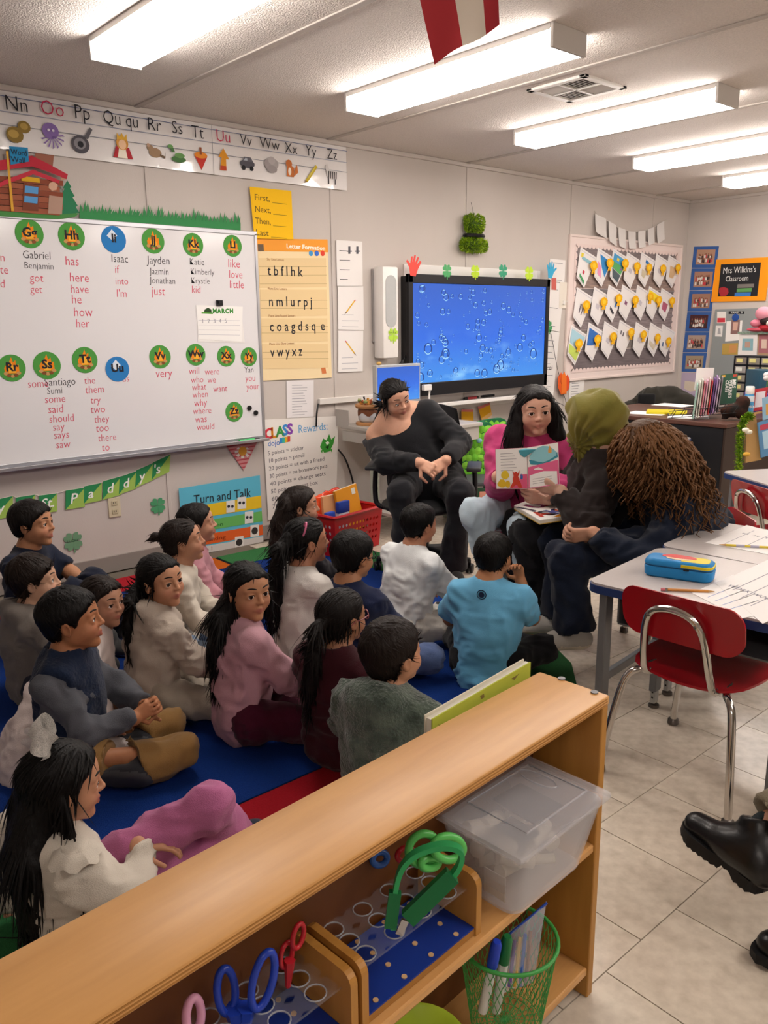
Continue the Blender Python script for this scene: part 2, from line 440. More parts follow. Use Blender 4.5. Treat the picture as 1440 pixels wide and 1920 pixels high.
b=MB();c=Wp(462,823,.06);b.use(mat('marker_green','#3fc46b',.4));b.tube([(c[0]-.055,-.06,BZ0-.006),(c[0]+.06,-.06,BZ0-.006)],.0085,10);b.use(M_blk);b.tube([(c[0]+.06,-.06,BZ0-.006),(c[0]+.1,-.06,BZ0-.006)],.009,10)
tag(b.build('marker',smooth=40),'green board marker with black cap lying in the whiteboard tray','marker')
# ---------------- alphabet strip
AZ0,AZ1=Wp(648,358)[2],Wp(648,276)[2];AX1=Wp(648,300)[0];AX0=0.9
al=empty('alphabet_strip',(AX0,0,AZ0),label='long laminated white alphabet strip with letters and small pictures near the ceiling',cat='alphabet strip')
M_lam=mat('laminated_paper','#e6e3e2',0.12,spec=0.5,coat=0.6,bump=(9,.25))
b=MB();n=60
vs=[];fs=[]
for i in range(n+1):
 x=AX0+(AX1-AX0)*i/n
 for j in range(4):
  z=AZ0+(AZ1-AZ0)*j/3;bow=.006*(1-j/3)*(1+math.sin(i*.9)*.8)+.004
  vs.append((x,-bow-.002,z))
for i in range(n):
 for j in range(3):fs.append((i*4+j,(i+1)*4+j,(i+1)*4+j+1,i*4+j+1))
b.add(vs,fs);att(b.build('strip',M_lam,smooth=60),al)
b=MB()
AH=AZ1-AZ0
for fr,mm in((.90,INK('#5c6c9a')),(.64,INK('#9aa3bb')),(.42,INK('#8a8f9a'))):
 b.use(mm);b.box(((AX0+AX1)/2,-.0165,AZ0+AH*fr),(AX1-AX0,.0006,.003))
b.use(INK('#8a8a90'));xx=Wp(395,260)[0];b.box((xx,-.0165,(AZ0+AZ1)/2),(.002,.0006,AH))
tag(att(b.build('writing_lines'),al),kind='stuff')
for s,x,y,h,red in[('Nn',9,205,27,0),('Oo',76,213,26,1),('Pp',139,221,25,0),('Qu qu',193,230,24,0),('Rr',276,243,23,0),('Ss',322,249,22,0),('Tt',359,257,22,0),('Uu',405,264,21,1),('Vv',450,271,20,0),('Ww',487,277,20,0),('Xx',534,286,19,0),('Yy',573,291,19,0),('Zz',613,297,18,0)]:
 wtext(al,s,x,y,h,INK('#c43358')if red else INKB,.018,wpx=64 if len(s)>3 else None,squeeze=.9,bold=-.001)
def pic(name,x,y,polys,s=1.0):
 c=Wp(x,y,.018);k=mpp(x,y)*s*1.2;b=MB()
 for i,(col,pts)in enumerate(polys):
  if len(pts)==3 and not hasattr(pts[0],'__len__'):
   ox,oy,r=pts;pts=[(ox+r*math.cos(2*PI*q/14),oy+r*math.sin(2*PI*q/14))for q in range(14)]
  elif len(pts)==4 and not hasattr(pts[0],'__len__'):
   ox,oy,rx,ry=pts;pts=[(ox+rx*math.cos(2*PI*q/14),oy+ry*math.sin(2*PI*q/14))for q in range(14)]
  wpoly(c,[(px*k,py*k)for px,py in pts],INK(col),.0172+i*.0003,.0003,b)
 return att(b.build(name),al)
pic('peanut_picture',35,247,[('#8d7438',(-6,-5,13,12)),('#8d7438',(9,8,10,9)),('#b99b52',(-8,-4,8,6)),('#b99b52',(9,9,6,5))])
pic('octopus_picture',98,255,[('#8a6fae',(-2,7,13,12))]+[('#8a6fae',[(0,0),(math.cos(a)*19-2*math.sin(a),math.sin(a)*19+2*math.cos(a)),(math.cos(a+.25)*17,math.sin(a+.25)*17)])for a in[3.3+.42*i for i in range(8)]]+[('#e8e0f0',(-5,8,2)),('#e8e0f0',(2,8,2))])
pic('pan_picture',153,266,[('#55535a',(-2,-4,15,14)),('#8a888e',(-3,-3,10,9)),('#66646a',[(5,8),(16,24),(20,21),(11,5)]),('#2e2e33',(-2,-4,5,5))],.95)
pic('queen_picture',230,278,[('#b03038',[(-18,-16),(18,-16),(12,2),(-12,2)]),('#f2ead8',[(-10,-16),(8,-16),(5,2),(-6,2)]),('#d49a4a',(0,8,11,11)),('#f0c8a0',(0,6,7,8)),('#e0b040',[(-9,14),(9,14),(9,24),(4,18),(0,25),(-4,18),(-9,24)])],.9)
pic('rat_picture',291,284,[('#a08468',(0,-2,12,8)),('#a08468',(-9,5,6,5)),('#c0a088',(-12,9,3)),('#6f5a48',[(8,-6),(18,-10),(20,2),(18,-6),(9,-3)])],.9)
pic('snake_picture',333,291,[('#4f7a48',(2,-6,13,5)),('#6a9a5a',(4,0,9,4)),('#4f7a48',[(-10,4),(-14,12),(-8,13),(-4,4)]),('#6a9a5a',(-12,12,5,3))],.95)
pic('spinning_top_picture',377,297,[('#c0392f',[(-12,4),(0,-18),(12,4)]),('#e08a30',(0,5,12,5)),('#8a4a28',[(-2,6),(2,6),(2,17),(-2,17)])],.95)
pic('up_arrow_picture',420,300,[('#d8932a',[(-8,-16),(4,-16),(4,2),(10,2),(0,18),(-10,4),(-4,4)]),('#b8482a',[(-8,-16),(4,-16),(4,-9),(-7,-9)])],.95)
pic('van_picture',464,306,[('#55545c',(0,-1,15,7)),('#66656e',[(-10,3),(-6,10),(7,10),(12,3)]),('#a8b0bc',[(-7,4),(-4,8),(0,8),(0,4)]),('#222226',(-8,-8,4)),('#222226',(8,-8,4))],.9)
pic('cloud_picture',510,311,[('#a39c9c',(-5,2,9)),('#aaa4a4',(5,3,8)),('#9c9696',(0,-5,10,6)),('#b4aeae',(0,8,7,6))],.95)
pic('fox_picture',546,317,[('#c8743a',[(-9,-12),(5,-12),(6,2),(-3,8),(-8,2)]),('#c8743a',(-4,8,6,6)),('#c8743a',[(5,-11),(14,-4),(12,8),(7,0)]),('#efe2d0',(-3,-4,3,6))],.95)
pic('pencil_picture',584,324,[('#c9b032',[(-12,-12),(-8,-15),(13,10),(9,13)]),('#8a6a30',[(-12,-12),(-8,-15),(-15,-17)]),('#d8c85a',[(-8,-8),(-6,-10),(8,8),(7,10)])],.95)
pic('zebra_picture',622,326,[('#d0ccca',(0,-2,11,7)),('#d0ccca',[(-10,0),(-14,10),(-9,15),(-4,4)])]+[('#3a383c',[(-8+4*i,-8),(-6+4*i,-8),(-5+4*i,4),(-7+4*i,4)])for i in range(5)]+[('#3a383c',[(-8,-8),(-6,-8),(-6,-17),(-8,-17)]),('#3a383c',[(6,-8),(8,-8),(8,-17),(6,-17)])],.9)
# ---------------- word wall cabin and grass border
cb=wall_thing('cabin_cutout','cardboard log cabin cutout with red roof beside a pine on the whiteboard top','cutout',70,410)
O1=.032
def cbp(nm,px,col,off,th=.0012):return att(wcut(nm,px,paper(col),off,th),cb)
cbp('ground',[(-60,384),(148,400),(140,407),(110,411),(40,408),(-60,402)],'#4b8a4a',O1)
cbp('pine_tree',[(112,402),(149,399),(142,388),(146,386),(136,370),(140,368),(131,353),(134,351),(126,338),(118,352),(121,354),(112,372)],'#2f7a55',O1+.001)
for k,y in enumerate(range(330,396,11)):
 c1,c2=5-66,118
 cbp('log',[(c1,y-5),(c2-(k%2)*6,y+9),(c2-(k%2)*6,y+19),(c1,y+5)],['#8a4a36','#9c5a42'][k%2],O1+.003,.002)
cbp('chimney',[(66,287),(101,291),(98,320),(64,316)],'#9a6452',O1+.002)
cbp('stone_pillar',[(92,366),(118,370),(116,402),(90,400)],'#b09080',O1+.006)
cbp('log_end',[(92,344),(100,340),(108,346),(106,356),(97,358),(91,352)],'#d0a890',O1+.006)
cbp('log_end',[(112,326),(122,326),(124,336),(114,338)],'#c09078',O1+.006)
cbp('door',[(44,343),(74,347),(72,396),(42,394)],'#7a4432',O1+.006)
cbp('window',[(47,348),(72,351),(71,364),(46,361)],'#5c9ad0',O1+.0075)
cbp('window',[(46,367),(71,370),(70,382),(45,379)],'#5c9ad0',O1+.0075)
cbp('door_sign',[(40,330),(74,334),(75,343),(40,339)],'#d8a82a',O1+.008)
cbp('roof',[(-60,305),(4,300),(60,292),(92,308),(127,327),(125,336),(90,322),(60,312),(12,318),(-60,330)],'#b83040',O1+.008)
cbp('porch_roof',[(-20,352),(8,338),(62,318),(112,338),(110,344),(62,327),(10,346),(-20,362)],'#c23848',O1+.0095)
cbp('sign_board',[(17,274),(52,277),(54,303),(20,309)],'#2a86b8',O1+.011)
cbp('sign_post',[(11,283),(15,283),(26,396),(21,396)],'#d8a23c',O1+.0105)
for i_,w_ in enumerate(('Word','Wall')):wtext(cb,w_,21,289+14*i_,10,INKB,O1+.0135,wpx=29-3*i_)
gp=[]
n=46;x0,x1=149,451
rr=random.Random(3)
top=lambda x:385+(x-149)*(407-385)/302;bot=lambda x:411+(x-149)*(433-411)/302
gp_b=MB();MG=paper('#3b8a52')
for i in range(n):
 xa=x0+(x1-x0)*i/n;xb_=x0+(x1-x0)*(i+1)/n;xm=(xa+xb_)/2+rr.uniform(-2.5,2.5)
 bm_=(bot(xa)+bot(xb_))/2;ht=top(xm)+rr.uniform(-11,5)
 wcut('',[(xa,bot(xa)),(xb_,bot(xb_)),(xb_,bot(xb_)-14),(xm,ht),(xa,bot(xa)-14)],MG,.012,.0015,mb=gp_b)
 if rr.random()<.9:wcut('',[(xa+1,bm_-12),(xb_-1,bm_-12),(xm+4,ht+rr.uniform(2,8))],MG,.013,.0012,mb=gp_b)
tag(gp_b.build('grass_border'),'green paper grass border standing on the top edge of the whiteboard','border')
# ---------------- yellow paper, letter formation poster, sheets
t=wall_thing('order_words_sheet','bright yellow paper with First Next Then Last above the tan poster','paper',509,450)
att(wcut('sheet',[(468,350),(546,358),(550,449),(477,447)],paper('#f6c21c'),.016),t)
for i,s in enumerate(('First, ____','Next, ____','Then, ____','Last ____')):wtext(t,s,477+i*.8,375+22*i,11,INK('#6a5420'),.0175,wpx=60-i)
t=wall_thing('letter_poster','tan letter formation poster with an orange heading beside the whiteboard','poster',550,712)
att(wcut('sheet',[(477,447),(614,449),(622,708),(491,714)],paper('#efd9ad'),.006),t)
att(wcut('heading_band',[(477,447),(614,449),(615,473),(478,470)],paper('#f0a03c'),.0074),t)
for y0,y1 in((484,538),(543,592),(597,640),(645,690)):
 a=(y0-447)/262*10
 att(wcut('writing_panel',[(484+a,y0),(610+a*.6,y0),(611+a*.6,y1),(485+a,y1+2)],paper('#e6cc9c'),.0074),t)
bb_=MB()
for y0 in(500,516,532,563,578,612,624,660,672):
 a=(y0-447)/262*10;wcut('',[(484+a,y0),(611+a*.6,y0-.5),(611+a*.6,y0+.3),(484+a,y0+.8)],INK('#b39a6a'),.0087,.0003,mb=bb_)
tag(att(bb_.build('ruled_lines'),t),kind='stuff')
wtext(t,'Letter Formation',537,465,8,paper('#fbf3e2'),.0088,wpx=72,bold=.001)
for s,y in(('Sky Line Letters',488),('Plane Line Letters',543),('Plane Line Round Letters',594),('Plane Line Slant Letters',647)):wtext(t,s,499+(y-447)*.03,y,4.2,INK('#a06a40'),.0088)
for s,y,wd in(('t b f l h k',516,66),('n m l u r p j',574,80),('c o a g d s q  e',621,103),('v w y x z',669,60)):wtext(t,s,502+(y-516)*.035,y,18,INKB,.009,wpx=wd,bold=.001)
for i,c_ in enumerate(('#4a9ad4','#3d6fd0','#e04a3a')):
 b=MB();b.slab(ccw(circle_px(583+11*i,475,5,14,.0088)),NW,.0005);att(b.build('badge',paper(c_)),t)
bb_=MB();wcut('',[(483,458),(494,458),(495,471),(484,471)],INK('#6a5a4a'),.0088,.0004,mb=bb_);wcut('',[(602,690),(610,689),(612,700),(604,701)],INK('#d07a4a'),.0088,.0004,mb=bb_);tag(att(bb_.build('corner_pictures'),t),kind='stuff')
def lines(par,px,n,col='#8a8a92',off=.009,x0=.15,x1=.85,y0=.2,y1=.9,name='printed_lines',th=1.0,seed=1):
 """rows of printed text too small to read, as thin dashes"""
 r2=random.Random(seed);b=MB();TL,TR,BR,BL=[np.array(p,float)for p in px]
 for i in range(n):
  v=y0+(y1-y0)*i/max(1,n-1);e=x0+(x1-x0)*r2.uniform(.6,1)
  P=lambda u,v:tuple((TL*(1-u)+TR*u)*(1-v)+(BL*(1-u)+BR*u)*v)
  a,c=P(x0,v),P(e,v)
  wcut('',[a,c,(c[0],c[1]+th),(a[0],a[1]+th)],INK(col),off,.0003,mb=b)
 return tag(att(b.build(name),par),kind='stuff')
shs=[[(630,450),(679,453),(680,536),(632,536)],[(633,537),(681,536.5),(682,619),(634,618)],[(634,620),(681,620),(680,696),(634,698)]]
for i,px in enumerate(shs):
 t=wall_thing('worksheet',['white steps sheet with two seated figures, topmost beside the tan poster','white paper with a pencil tip pointing down left beside the tan poster','white paper with a pencil tip pointing down right, lowest beside the poster'][i],'paper',655,px[2][1],group='white sheets beside the letter poster')
 att(wcut('sheet',px,paper('#e9e6e4'),.008+i*.0002),t)
 if i==0:
  lines(t,px,4,'#4a4a50',.0095,.12,.55,.22,.85,th=1.3)
  bb_=MB()
  for x in(653,668):
   wcut('',[(x,462),(x+4,462),(x+4,476),(x,476)],INK('#55555c'),.0095,.0004,mb=bb_);wcut('',[(x-3,470),(x+7,470),(x+7,472),(x-3,472)],INK('#55555c'),.0099,.0003,mb=bb_)
  att(bb_.build('figure_picture'),t)
 else:
  lines(t,px,3,'#b0b0b8',.0095,.15,.85,.65,.92)
  m_=1 if i==1 else-1;cx,cy=(657,575)if i==1 else(657,652)
  P=lambda u,v:(cx+m_*(u*.62+v*.45),cy-u*.85+v*.35)
  bb_=MB();wcut('',[P(-12,-2),P(12,-2),P(12,2),P(-12,2)],INK('#d8aa2c'),.0095,.0004,mb=bb_);wcut('',[P(-12,-2),P(-12,2),P(-18,0)],INK('#6a5030'),.0095,.0004,mb=bb_);wcut('',[P(12,-2),P(15,-2),P(15,2),P(12,2)],INK('#cf6a6a'),.0095,.0004,mb=bb_)
  att(bb_.build('pencil_picture'),t)
  # notice under the poster
px=[(537,714),(588,713),(588,781),(538,784)]
t=wall_thing('notice','narrow white printed notice hanging under the tan poster','paper',562,783);att(wcut('sheet',px,paper('#e6e3e4'),.004),t);lines(t,px,12,'#9a9aa2',.0055,.2,.8,.12,.92,th=.9)
# rewards chart
t=wall_thing('rewards_chart','large white handwritten class rewards chart below the notice','poster',560,960)
px=[(492,787),(634,780),(630,960),(503,975)]
att(wcut('sheet',px,paper('#e8e4df'),.009),t)
xs_=494
for ch,c_,x,y in(('C','#d23a4a',496,823),('L','#e08a2a',508,821),('A','#3f9a4a',518,819),('S','#3a8ad0',530,816),('S','#8a4ab0',539,814)):wtext(t,ch,x,y,19,INK(c_),.011,bold=.004)
wtext(t,'dojo',502,837,11,INK('#2f6fc0'),.011,wpx=22)
bb_=MB()
for i,c_ in enumerate(('#3a8ad0','#3fb0a0','#d8b030','#d0503a')):wcut('',[(524+5*i,821-i),(529+5*i,821-i),(529+5*i,831-i),(524+5*i,832-i)],INK(c_),.0105,.0005,mb=bb_)
att(bb_.build('logo_blocks'),t)
wtext(t,'Rewards:',559,812,15,INK('#5aa0d0'),.011,wpx=54)
for i,s in enumerate(('5 points = sticker','10 points = pencil','20 points = sit with a friend','30 points = no homework pass','40 points = change seats','50 points = treat box','60 points','70')):
 wtext(t,s,502+i*1.2,854+14.3*i,8,INK('#6a6a70'),.011,wpx=[68,66,104,108,104,88,44,12][i],slope=0.03)
bb_=MB();wcut('',[(600,838),(606,822),(612,826),(617,814),(621,824),(628,818),(625,832),(618,846),(608,849)],INK('#3f9a3a'),.011,.0015,mb=bb_);wcut('',[(610,830),(615,827),(618,831),(613,834)],INK('#e8f0e0'),.0126,.0005,mb=bb_);wcut('',[(609,838),(617,835),(615,842)],INK('#1f3a1c'),.0126,.0005,mb=bb_)
for q in((601,845),(619,843)):wcut('',[q,(q[0]+4,q[1]-2),(q[0]+3,q[1]+5)],INK('#3f9a3a'),.011,.0012,mb=bb_)
tag(bb_.build('monster_cutout'),'small green smiling monster cutout on the rewards chart','cutout')
# raceway
b=MB();a,c=Wp(596,759),Wp(790,731);b.box(((a[0]+c[0])/2,-.013,(a[2]+c[2])/2),(c[0]-a[0],.026,.042),ch=.004)
struct(b.build('trim_3',mat('raceway_white','#dedad5',.45)))
# striped pennant
t=wall_thing('pennant','red checked triangular pennant with a flower below the whiteboard corner','pennant',453,830);px=[(424,836),(483,827),(457,882)]
att(wcut('cloth',px,paper('#c9888a'),.006),t);bb_=MB()
for i in range(7):
 f_=i/7;wcut('',[(424+33*f_,836+46*f_),(483-26*f_,827+55*f_),(483-26*f_-1.2,827+55*f_+2.5),(424+33*f_+1.2,836+46*f_+2.5)],INK('#b24a52'),.0074,.0003,mb=bb_)
tag(att(bb_.build('stripes'),t),kind='stuff');bb_=MB()
for k in range(8):
 a_=k*PI/4;wcut('',[(455+7*math.cos(a_-.3),846+6*math.sin(a_-.3)),(455+15*math.cos(a_-.2),848+11*math.sin(a_-.2)),(455+15*math.cos(a_+.2),848+11*math.sin(a_+.2)),(455+7*math.cos(a_+.3),846+6*math.sin(a_+.3))],INK('#dcd8d2'),.0078,.0004,mb=bb_)
bb_.use(INK('#d89a3a'));bb_.slab(ccw(circle_px(455,846,9,14,.0083)),NW,.0006);att(bb_.build('flower'),t)
# turn and talk poster
t=wall_thing('turn_and_talk_poster','blue turn and talk poster with yellow green and orange strips near the floor','poster',415,1035)
Q=lambda u,v:tuple((np.array((335,916))*(1-u)+np.array((487,891))*u)*(1-v)+(np.array((344,1044))*(1-u)+np.array((494,1018))*u)*v)
att(wcut('sheet',[Q(0,0),Q(1,0),Q(1,1),Q(0,1)],paper('#5fb9d4'),.0135),t)
for v0,v1,c_ in((.30,.48,'#e8c22a'),(.53,.68,'#6cb862'),(.73,.88,'#e2642c'),(.90,1.0,'#d6d2ce')):
 att(wcut('strip',[Q(.02,v0),Q(1,v0),Q(1,v1),Q(.02,v1)],paper(c_),.0148),t)
wtext(t,'Turn and Talk',*Q(.17,.26),17,INKB,.0165,wpx=108,slope=-.03)
for s,v,c_ in(('eyes',.43,'#6a5a20'),('lean  listen',.64,'#2f6a30'),('ear  talking',.84,'#8a3010'),('touch !',.975,'#c0605a')):wtext(t,s,*Q(.1,v),8,INK(c_),.0165,wpx=[26,62,66,40][('eyes','lean  listen','ear  talking','touch !').index(s)],slope=-.03)
for u,v,dark in((.62,.385,0),(.76,.36,0),(.84,.59,0),(.90,.80,1),(.70,.93,1)):
 c=Q(u,v);att(wcut('picture_card',[(c[0]-8,c[1]-10),(c[0]+8,c[1]-12),(c[0]+8,c[1]+10),(c[0]-8,c[1]+12)],paper('#e4e2de'),.0162),t)
 bb_=MB()
 if dark:bb_.use(INK('#3a3634')).slab(ccw(circle_px(c[0],c[1],7,12,0.0176)),NW,.0004)
 else:
  for dx in(-3.5,3.5):bb_.use(INK('#33333a')).slab(ccw(circle_px(c[0]+dx,c[1],3,10,0.0176)),NW,.0004)
 att(bb_.build('picture'),t)
 # shamrock cut-outs and banner
def shamrock(cx,cy,r,col,off,label,seed=0,rot=0.0,fourth=True):
 c=Wp(cx,cy,off);R=r*mpp(cx,cy,off);b=MB();k=0
 for a in([.25,.75,1.25,1.75]if fourth else[.25,.75,1.25]):
  a=a*PI+rot
  pts=[]
  for i in range(15):
   u=-1+2*i/14;rr_=R*(1-.28*u*u+.0)*(1-.22*math.exp(-(u/.18)**2))
   pts.append((rr_*math.cos(a+u*.70),rr_*math.sin(a+u*.70)))
  b.slab(ccw([(c[0],c[1]+k*-.0002,c[2])]+[(c[0]+x,c[1]-k*.0002,c[2]+z)for x,z in pts]),NW,.0015);k+=1
 a=1.5*PI+rot;b.slab(ccw([(c[0]-.06*R,c[1],c[2]),(c[0]+.06*R,c[1],c[2]),(c[0]+.16*R+R*1.1*math.cos(a),c[1],c[2]+R*1.12*math.sin(a)),(c[0]+R*1.1*math.cos(a),c[1],c[2]+R*1.12*math.sin(a))]),NW,.0013)
 return tag(b.build('shamrock_cutout',paper(col)),label,'shamrock cutout')
shamrock(296,948,17,'#4f9a6c',.004,'green paper shamrock on the wall right of the flag banner')
o=shamrock(137,1015,20,'#6f9a78',.004,'pale green lettered shamrock low on the wall under the banner');wtext(o,'LUCKY',126,1018,5,INK('#3f6a48'),.0065,wpx=22)
t=wall_thing('flag_banner','green two-tone flag banner spelling St. Paddy\'s under the whiteboard','banner',150,910)
fl=[("y",5,953,38,.06),('',48,948,36,.02),('St.',90,944,34,.0),('P',141,935,36,.02),('a',174,925,33,.05),('d',210,915,35,.1),('d',240,905,33,.14),('y',271,891,33,.2),("'s",302,876,33,.22)]
top_pts=[]
for i,(s,x,y,h,tl)in enumerate(fl):
 hw=h*.5;dx,dy=hw,-tl*hw*1.6-hw*.12
 Pf=lambda u,v:(x+u*hw-v*tl*hw*.35,y+v*h/2+u*dy)
 f_=att(wcut('flag',[Pf(-1,-1),Pf(1,-1),Pf(1,1),Pf(-1,1)],paper('#9fc25c'),.006+.0004*(i%2)),t)
 att(wcut('dark_half',[Pf(-1,-1),Pf(1,-1),Pf(-1,1)],paper('#2f8a55'),.0076+.0004*(i%2),.0004),f_)
 if s:wtext(f_,s,*Pf(-.55 if len(s)<2 else-.8,.45),h*.52,paper('#f2f4ee'),.009,bold=.001,shear=.25,slope=tl*.6)
 top_pts+=[Wp(*Pf(-1,-1),.006),Wp(*Pf(1,-1),.006)]
b=MB();b.tube([tuple(p)for p in top_pts],.002,5);att(b.build('string',paper('#dcd8d0')),t)
t=wall_thing('wall_outlet','cream double power outlet on the wall under the flag banner','outlet',214,952)
c=Wp(214,951,0);b=MB();b.box((c[0],-.004,c[2]),(.075,.008,.118),ch=.002);att(b.build('plate',mat('outlet_cream','#cfc5a8',.4)),t)
for dz in(-.026,.026):
 b=MB();b.box((c[0],-.009,c[2]+dz),(.036,.004,.03),ch=.003);o=att(b.build('socket',mat('outlet_face','#bdb295',.4)),t)
 b=MB()
 for dx in(-.007,.007):b.box((c[0]+dx,-.0112,c[2]+dz+.003),(.003,.001,.009))
 att(b.build('slot',M_blk),o)
 # ================================================================== display wall: television, bulletin board and what hangs near them
def wsheet(name,px,m,off,bow=0.02,parent=None,nu=4,nv=6,th=0.0008,curl=1.0):
 """a sheet hung from its top edge, standing off the wall towards its foot"""
 TL,TR,BR,BL=[np.array(p,float)for p in px];vs=[];fs=[]
 for j in range(nv+1):
  v=j/nv
  for i in range(nu+1):
   u=i/nu;q=(TL*(1-u)+TR*u)*(1-v)+(BL*(1-u)+BR*u)*v
   p=Wp(q[0],q[1],off);vs.append((p[0],p[1]-bow*v**1.5*(1-.5*curl*u),p[2]))
 n=len(vs);k=nu+1
 vs+=[(x,y+th,z)for x,y,z in vs]
 for j in range(nv):
  for i in range(nu):
   a=j*k+i;fs+=[(a,a+k,a+k+1,a+1),(n+a,n+a+1,n+a+k+1,n+a+k)]
 for i in range(nu):fs+=[(i,i+1,n+i+1,n+i),(nv*k+i+1,nv*k+i,n+nv*k+i,n+nv*k+i+1)]
 for j in range(nv):fs+=[(j*k,n+j*k,n+j*k+k,j*k+k),(j*k+k-1+k,n+j*k+k-1+k,n+j*k+k-1,j*k+k-1)]
 o=MB().add(vs,fs).build(name,m,smooth=30)
 def surf(u,v,lift=.001):
  q=(TL*(1-u)+TR*u)*(1-v)+(BL*(1-u)+BR*u)*v;p=Wp(q[0],q[1],off)
  return(p[0],p[1]-bow*max(v,0)**1.5*(1-.5*curl*u)-lift,p[2])
 if parent is not None:att(o,parent)
 return o,surf
def patch(surf,uv,m,mb,lift=.0012,th=.0003):
 pts=[surf(u,v,lift)for u,v in uv];mb.use(m);mb.slab(ccw(pts),NW,th)
 # ---------------- television on the wall
TVO=0.11
a,c=Wp(766,516,TVO),Wp(1032,521,TVO);zt=(a[2]+c[2])/2;zb=(Wp(788,745,TVO)[2]+Wp(985,724,TVO)[2])/2
x0,x1=a[0],c[0];cx,cz=(x0+x1)/2,(zt+zb)/2
tv=empty('television',(cx,-.06,zb),label='large wall television showing blue water full of bubbles',cat='television')
M_bez=mat('bezel_black','#1b1b1f',.4)
b=MB();b.box((cx,-.045,cz),(x1-x0-.03,.07,zt-zb-.03));att(b.build('back_shell',M_blk),tv)
fr=MB();tw,sw,bw=.065,.045,.1
fr.box((cx,-.095,zt-tw/2),(x1-x0,.034,tw),ch=.004);fr.box((cx,-.095,zb+bw/2),(x1-x0,.034,bw),ch=.004)
for xx in(x0+sw/2,x1-sw/2):fr.box((xx,-.095,cz),(sw,.034,zt-zb),ch=.004)
att(fr.build('bezel',M_bez),tv)
sm=bpy.data.materials.new('screen_water');sm.use_nodes=True;nt=sm.node_tree;bs=nt.nodes['Principled BSDF']
bs.inputs['Base Color'].default_value=(.003,.003,.005,1);bs.inputs['Roughness'].default_value=.25
tc=nt.nodes.new('ShaderNodeTexCoord');sp=nt.nodes.new('ShaderNodeSeparateXYZ');nt.links.new(tc.outputs['Generated'],sp.inputs[0])
rmp=nt.nodes.new('ShaderNodeValToRGB');e=rmp.color_ramp.elements
e[0].position=0.0;e[0].color=rgb('#3f83d0');e[1].position=1.0;e[1].color=rgb('#2c57b0');q=e.new(.45);q.color=rgb('#2a61c8')
nt.links.new(sp.outputs['Z'],rmp.inputs[0])
ns=nt.nodes.new('ShaderNodeTexNoise');ns.inputs['Scale'].default_value=5;ns.inputs['Detail'].default_value=4;nt.links.new(tc.outputs['Generated'],ns.inputs['Vector'])
mr=nt.nodes.new('ShaderNodeMapRange');mr.inputs[1].default_value=.55;mr.inputs[2].default_value=.75;nt.links.new(ns.outputs['Fac'],mr.inputs[0])
iv=nt.nodes.new('ShaderNodeMapRange');iv.inputs[1].default_value=.55;iv.inputs[2].default_value=.1;nt.links.new(sp.outputs['Z'],iv.inputs[0])
ml=nt.nodes.new('ShaderNodeMath');ml.operation='MULTIPLY';nt.links.new(mr.outputs[0],ml.inputs[0]);nt.links.new(iv.outputs[0],ml.inputs[1])
mx=nt.nodes.new('ShaderNodeMix');mx.data_type='RGBA';mx.inputs[7].default_value=rgb('#79b0e0');nt.links.new(rmp.outputs[0],mx.inputs[6]);nt.links.new(ml.outputs[0],mx.inputs[0])
nt.links.new(mx.outputs[2],bs.inputs['Emission Color']);bs.inputs['Emission Strength'].default_value=SCREEN
SX0,SX1,SZ0,SZ1=x0+sw,x1-sw,zb+bw,zt-tw
b=MB();b.box((cx,-.092,(SZ0+SZ1)/2),(SX1-SX0,.02,SZ1-SZ0));att(b.build('screen',sm),tv)
r5=random.Random(11);b=MB()
mA=mat('bubble_dark','#05060a',.5,emit=('#1a3c80',SCREEN));mB_=mat('bubble_light','#05060a',.5,emit=('#8fc0ee',SCREEN))
for i in range(190):
 u,v=r5.random(),r5.random();R=(.007+.034*r5.random()**2.6)*(1.2 if v<.5 else .8)
 X,Z=SX0+.03+u*(SX1-SX0-.06),SZ0+.03+v*(SZ1-SZ0-.06);N_=12
 b.use(mA)
 vs=[(X+R*k*math.cos(2*PI*j/N_),-.1025-.0003*(i%3),Z+R*k*math.sin(2*PI*j/N_))for k in(.72,1.0)for j in range(N_)]
 b.add(vs,[(j,(j+1)%N_,N_+(j+1)%N_,N_+j)for j in range(N_)])
 b.use(mB_)
 for a0,a1,k0,k1 in((3.6,5.6,.78,.95),(1.0,2.2,.6,.8)):
  vs=[(X+R*k*math.cos(a0+(a1-a0)*j/6),-.1034-.0003*(i%3),Z+R*k*math.sin(a0+(a1-a0)*j/6))for k in(k0,k1)for j in range(7)]
  b.add(vs,[(j,j+1,8+j,7+j)for j in range(6)])
tag(att(b.build('bubble_picture'),tv),kind='stuff')
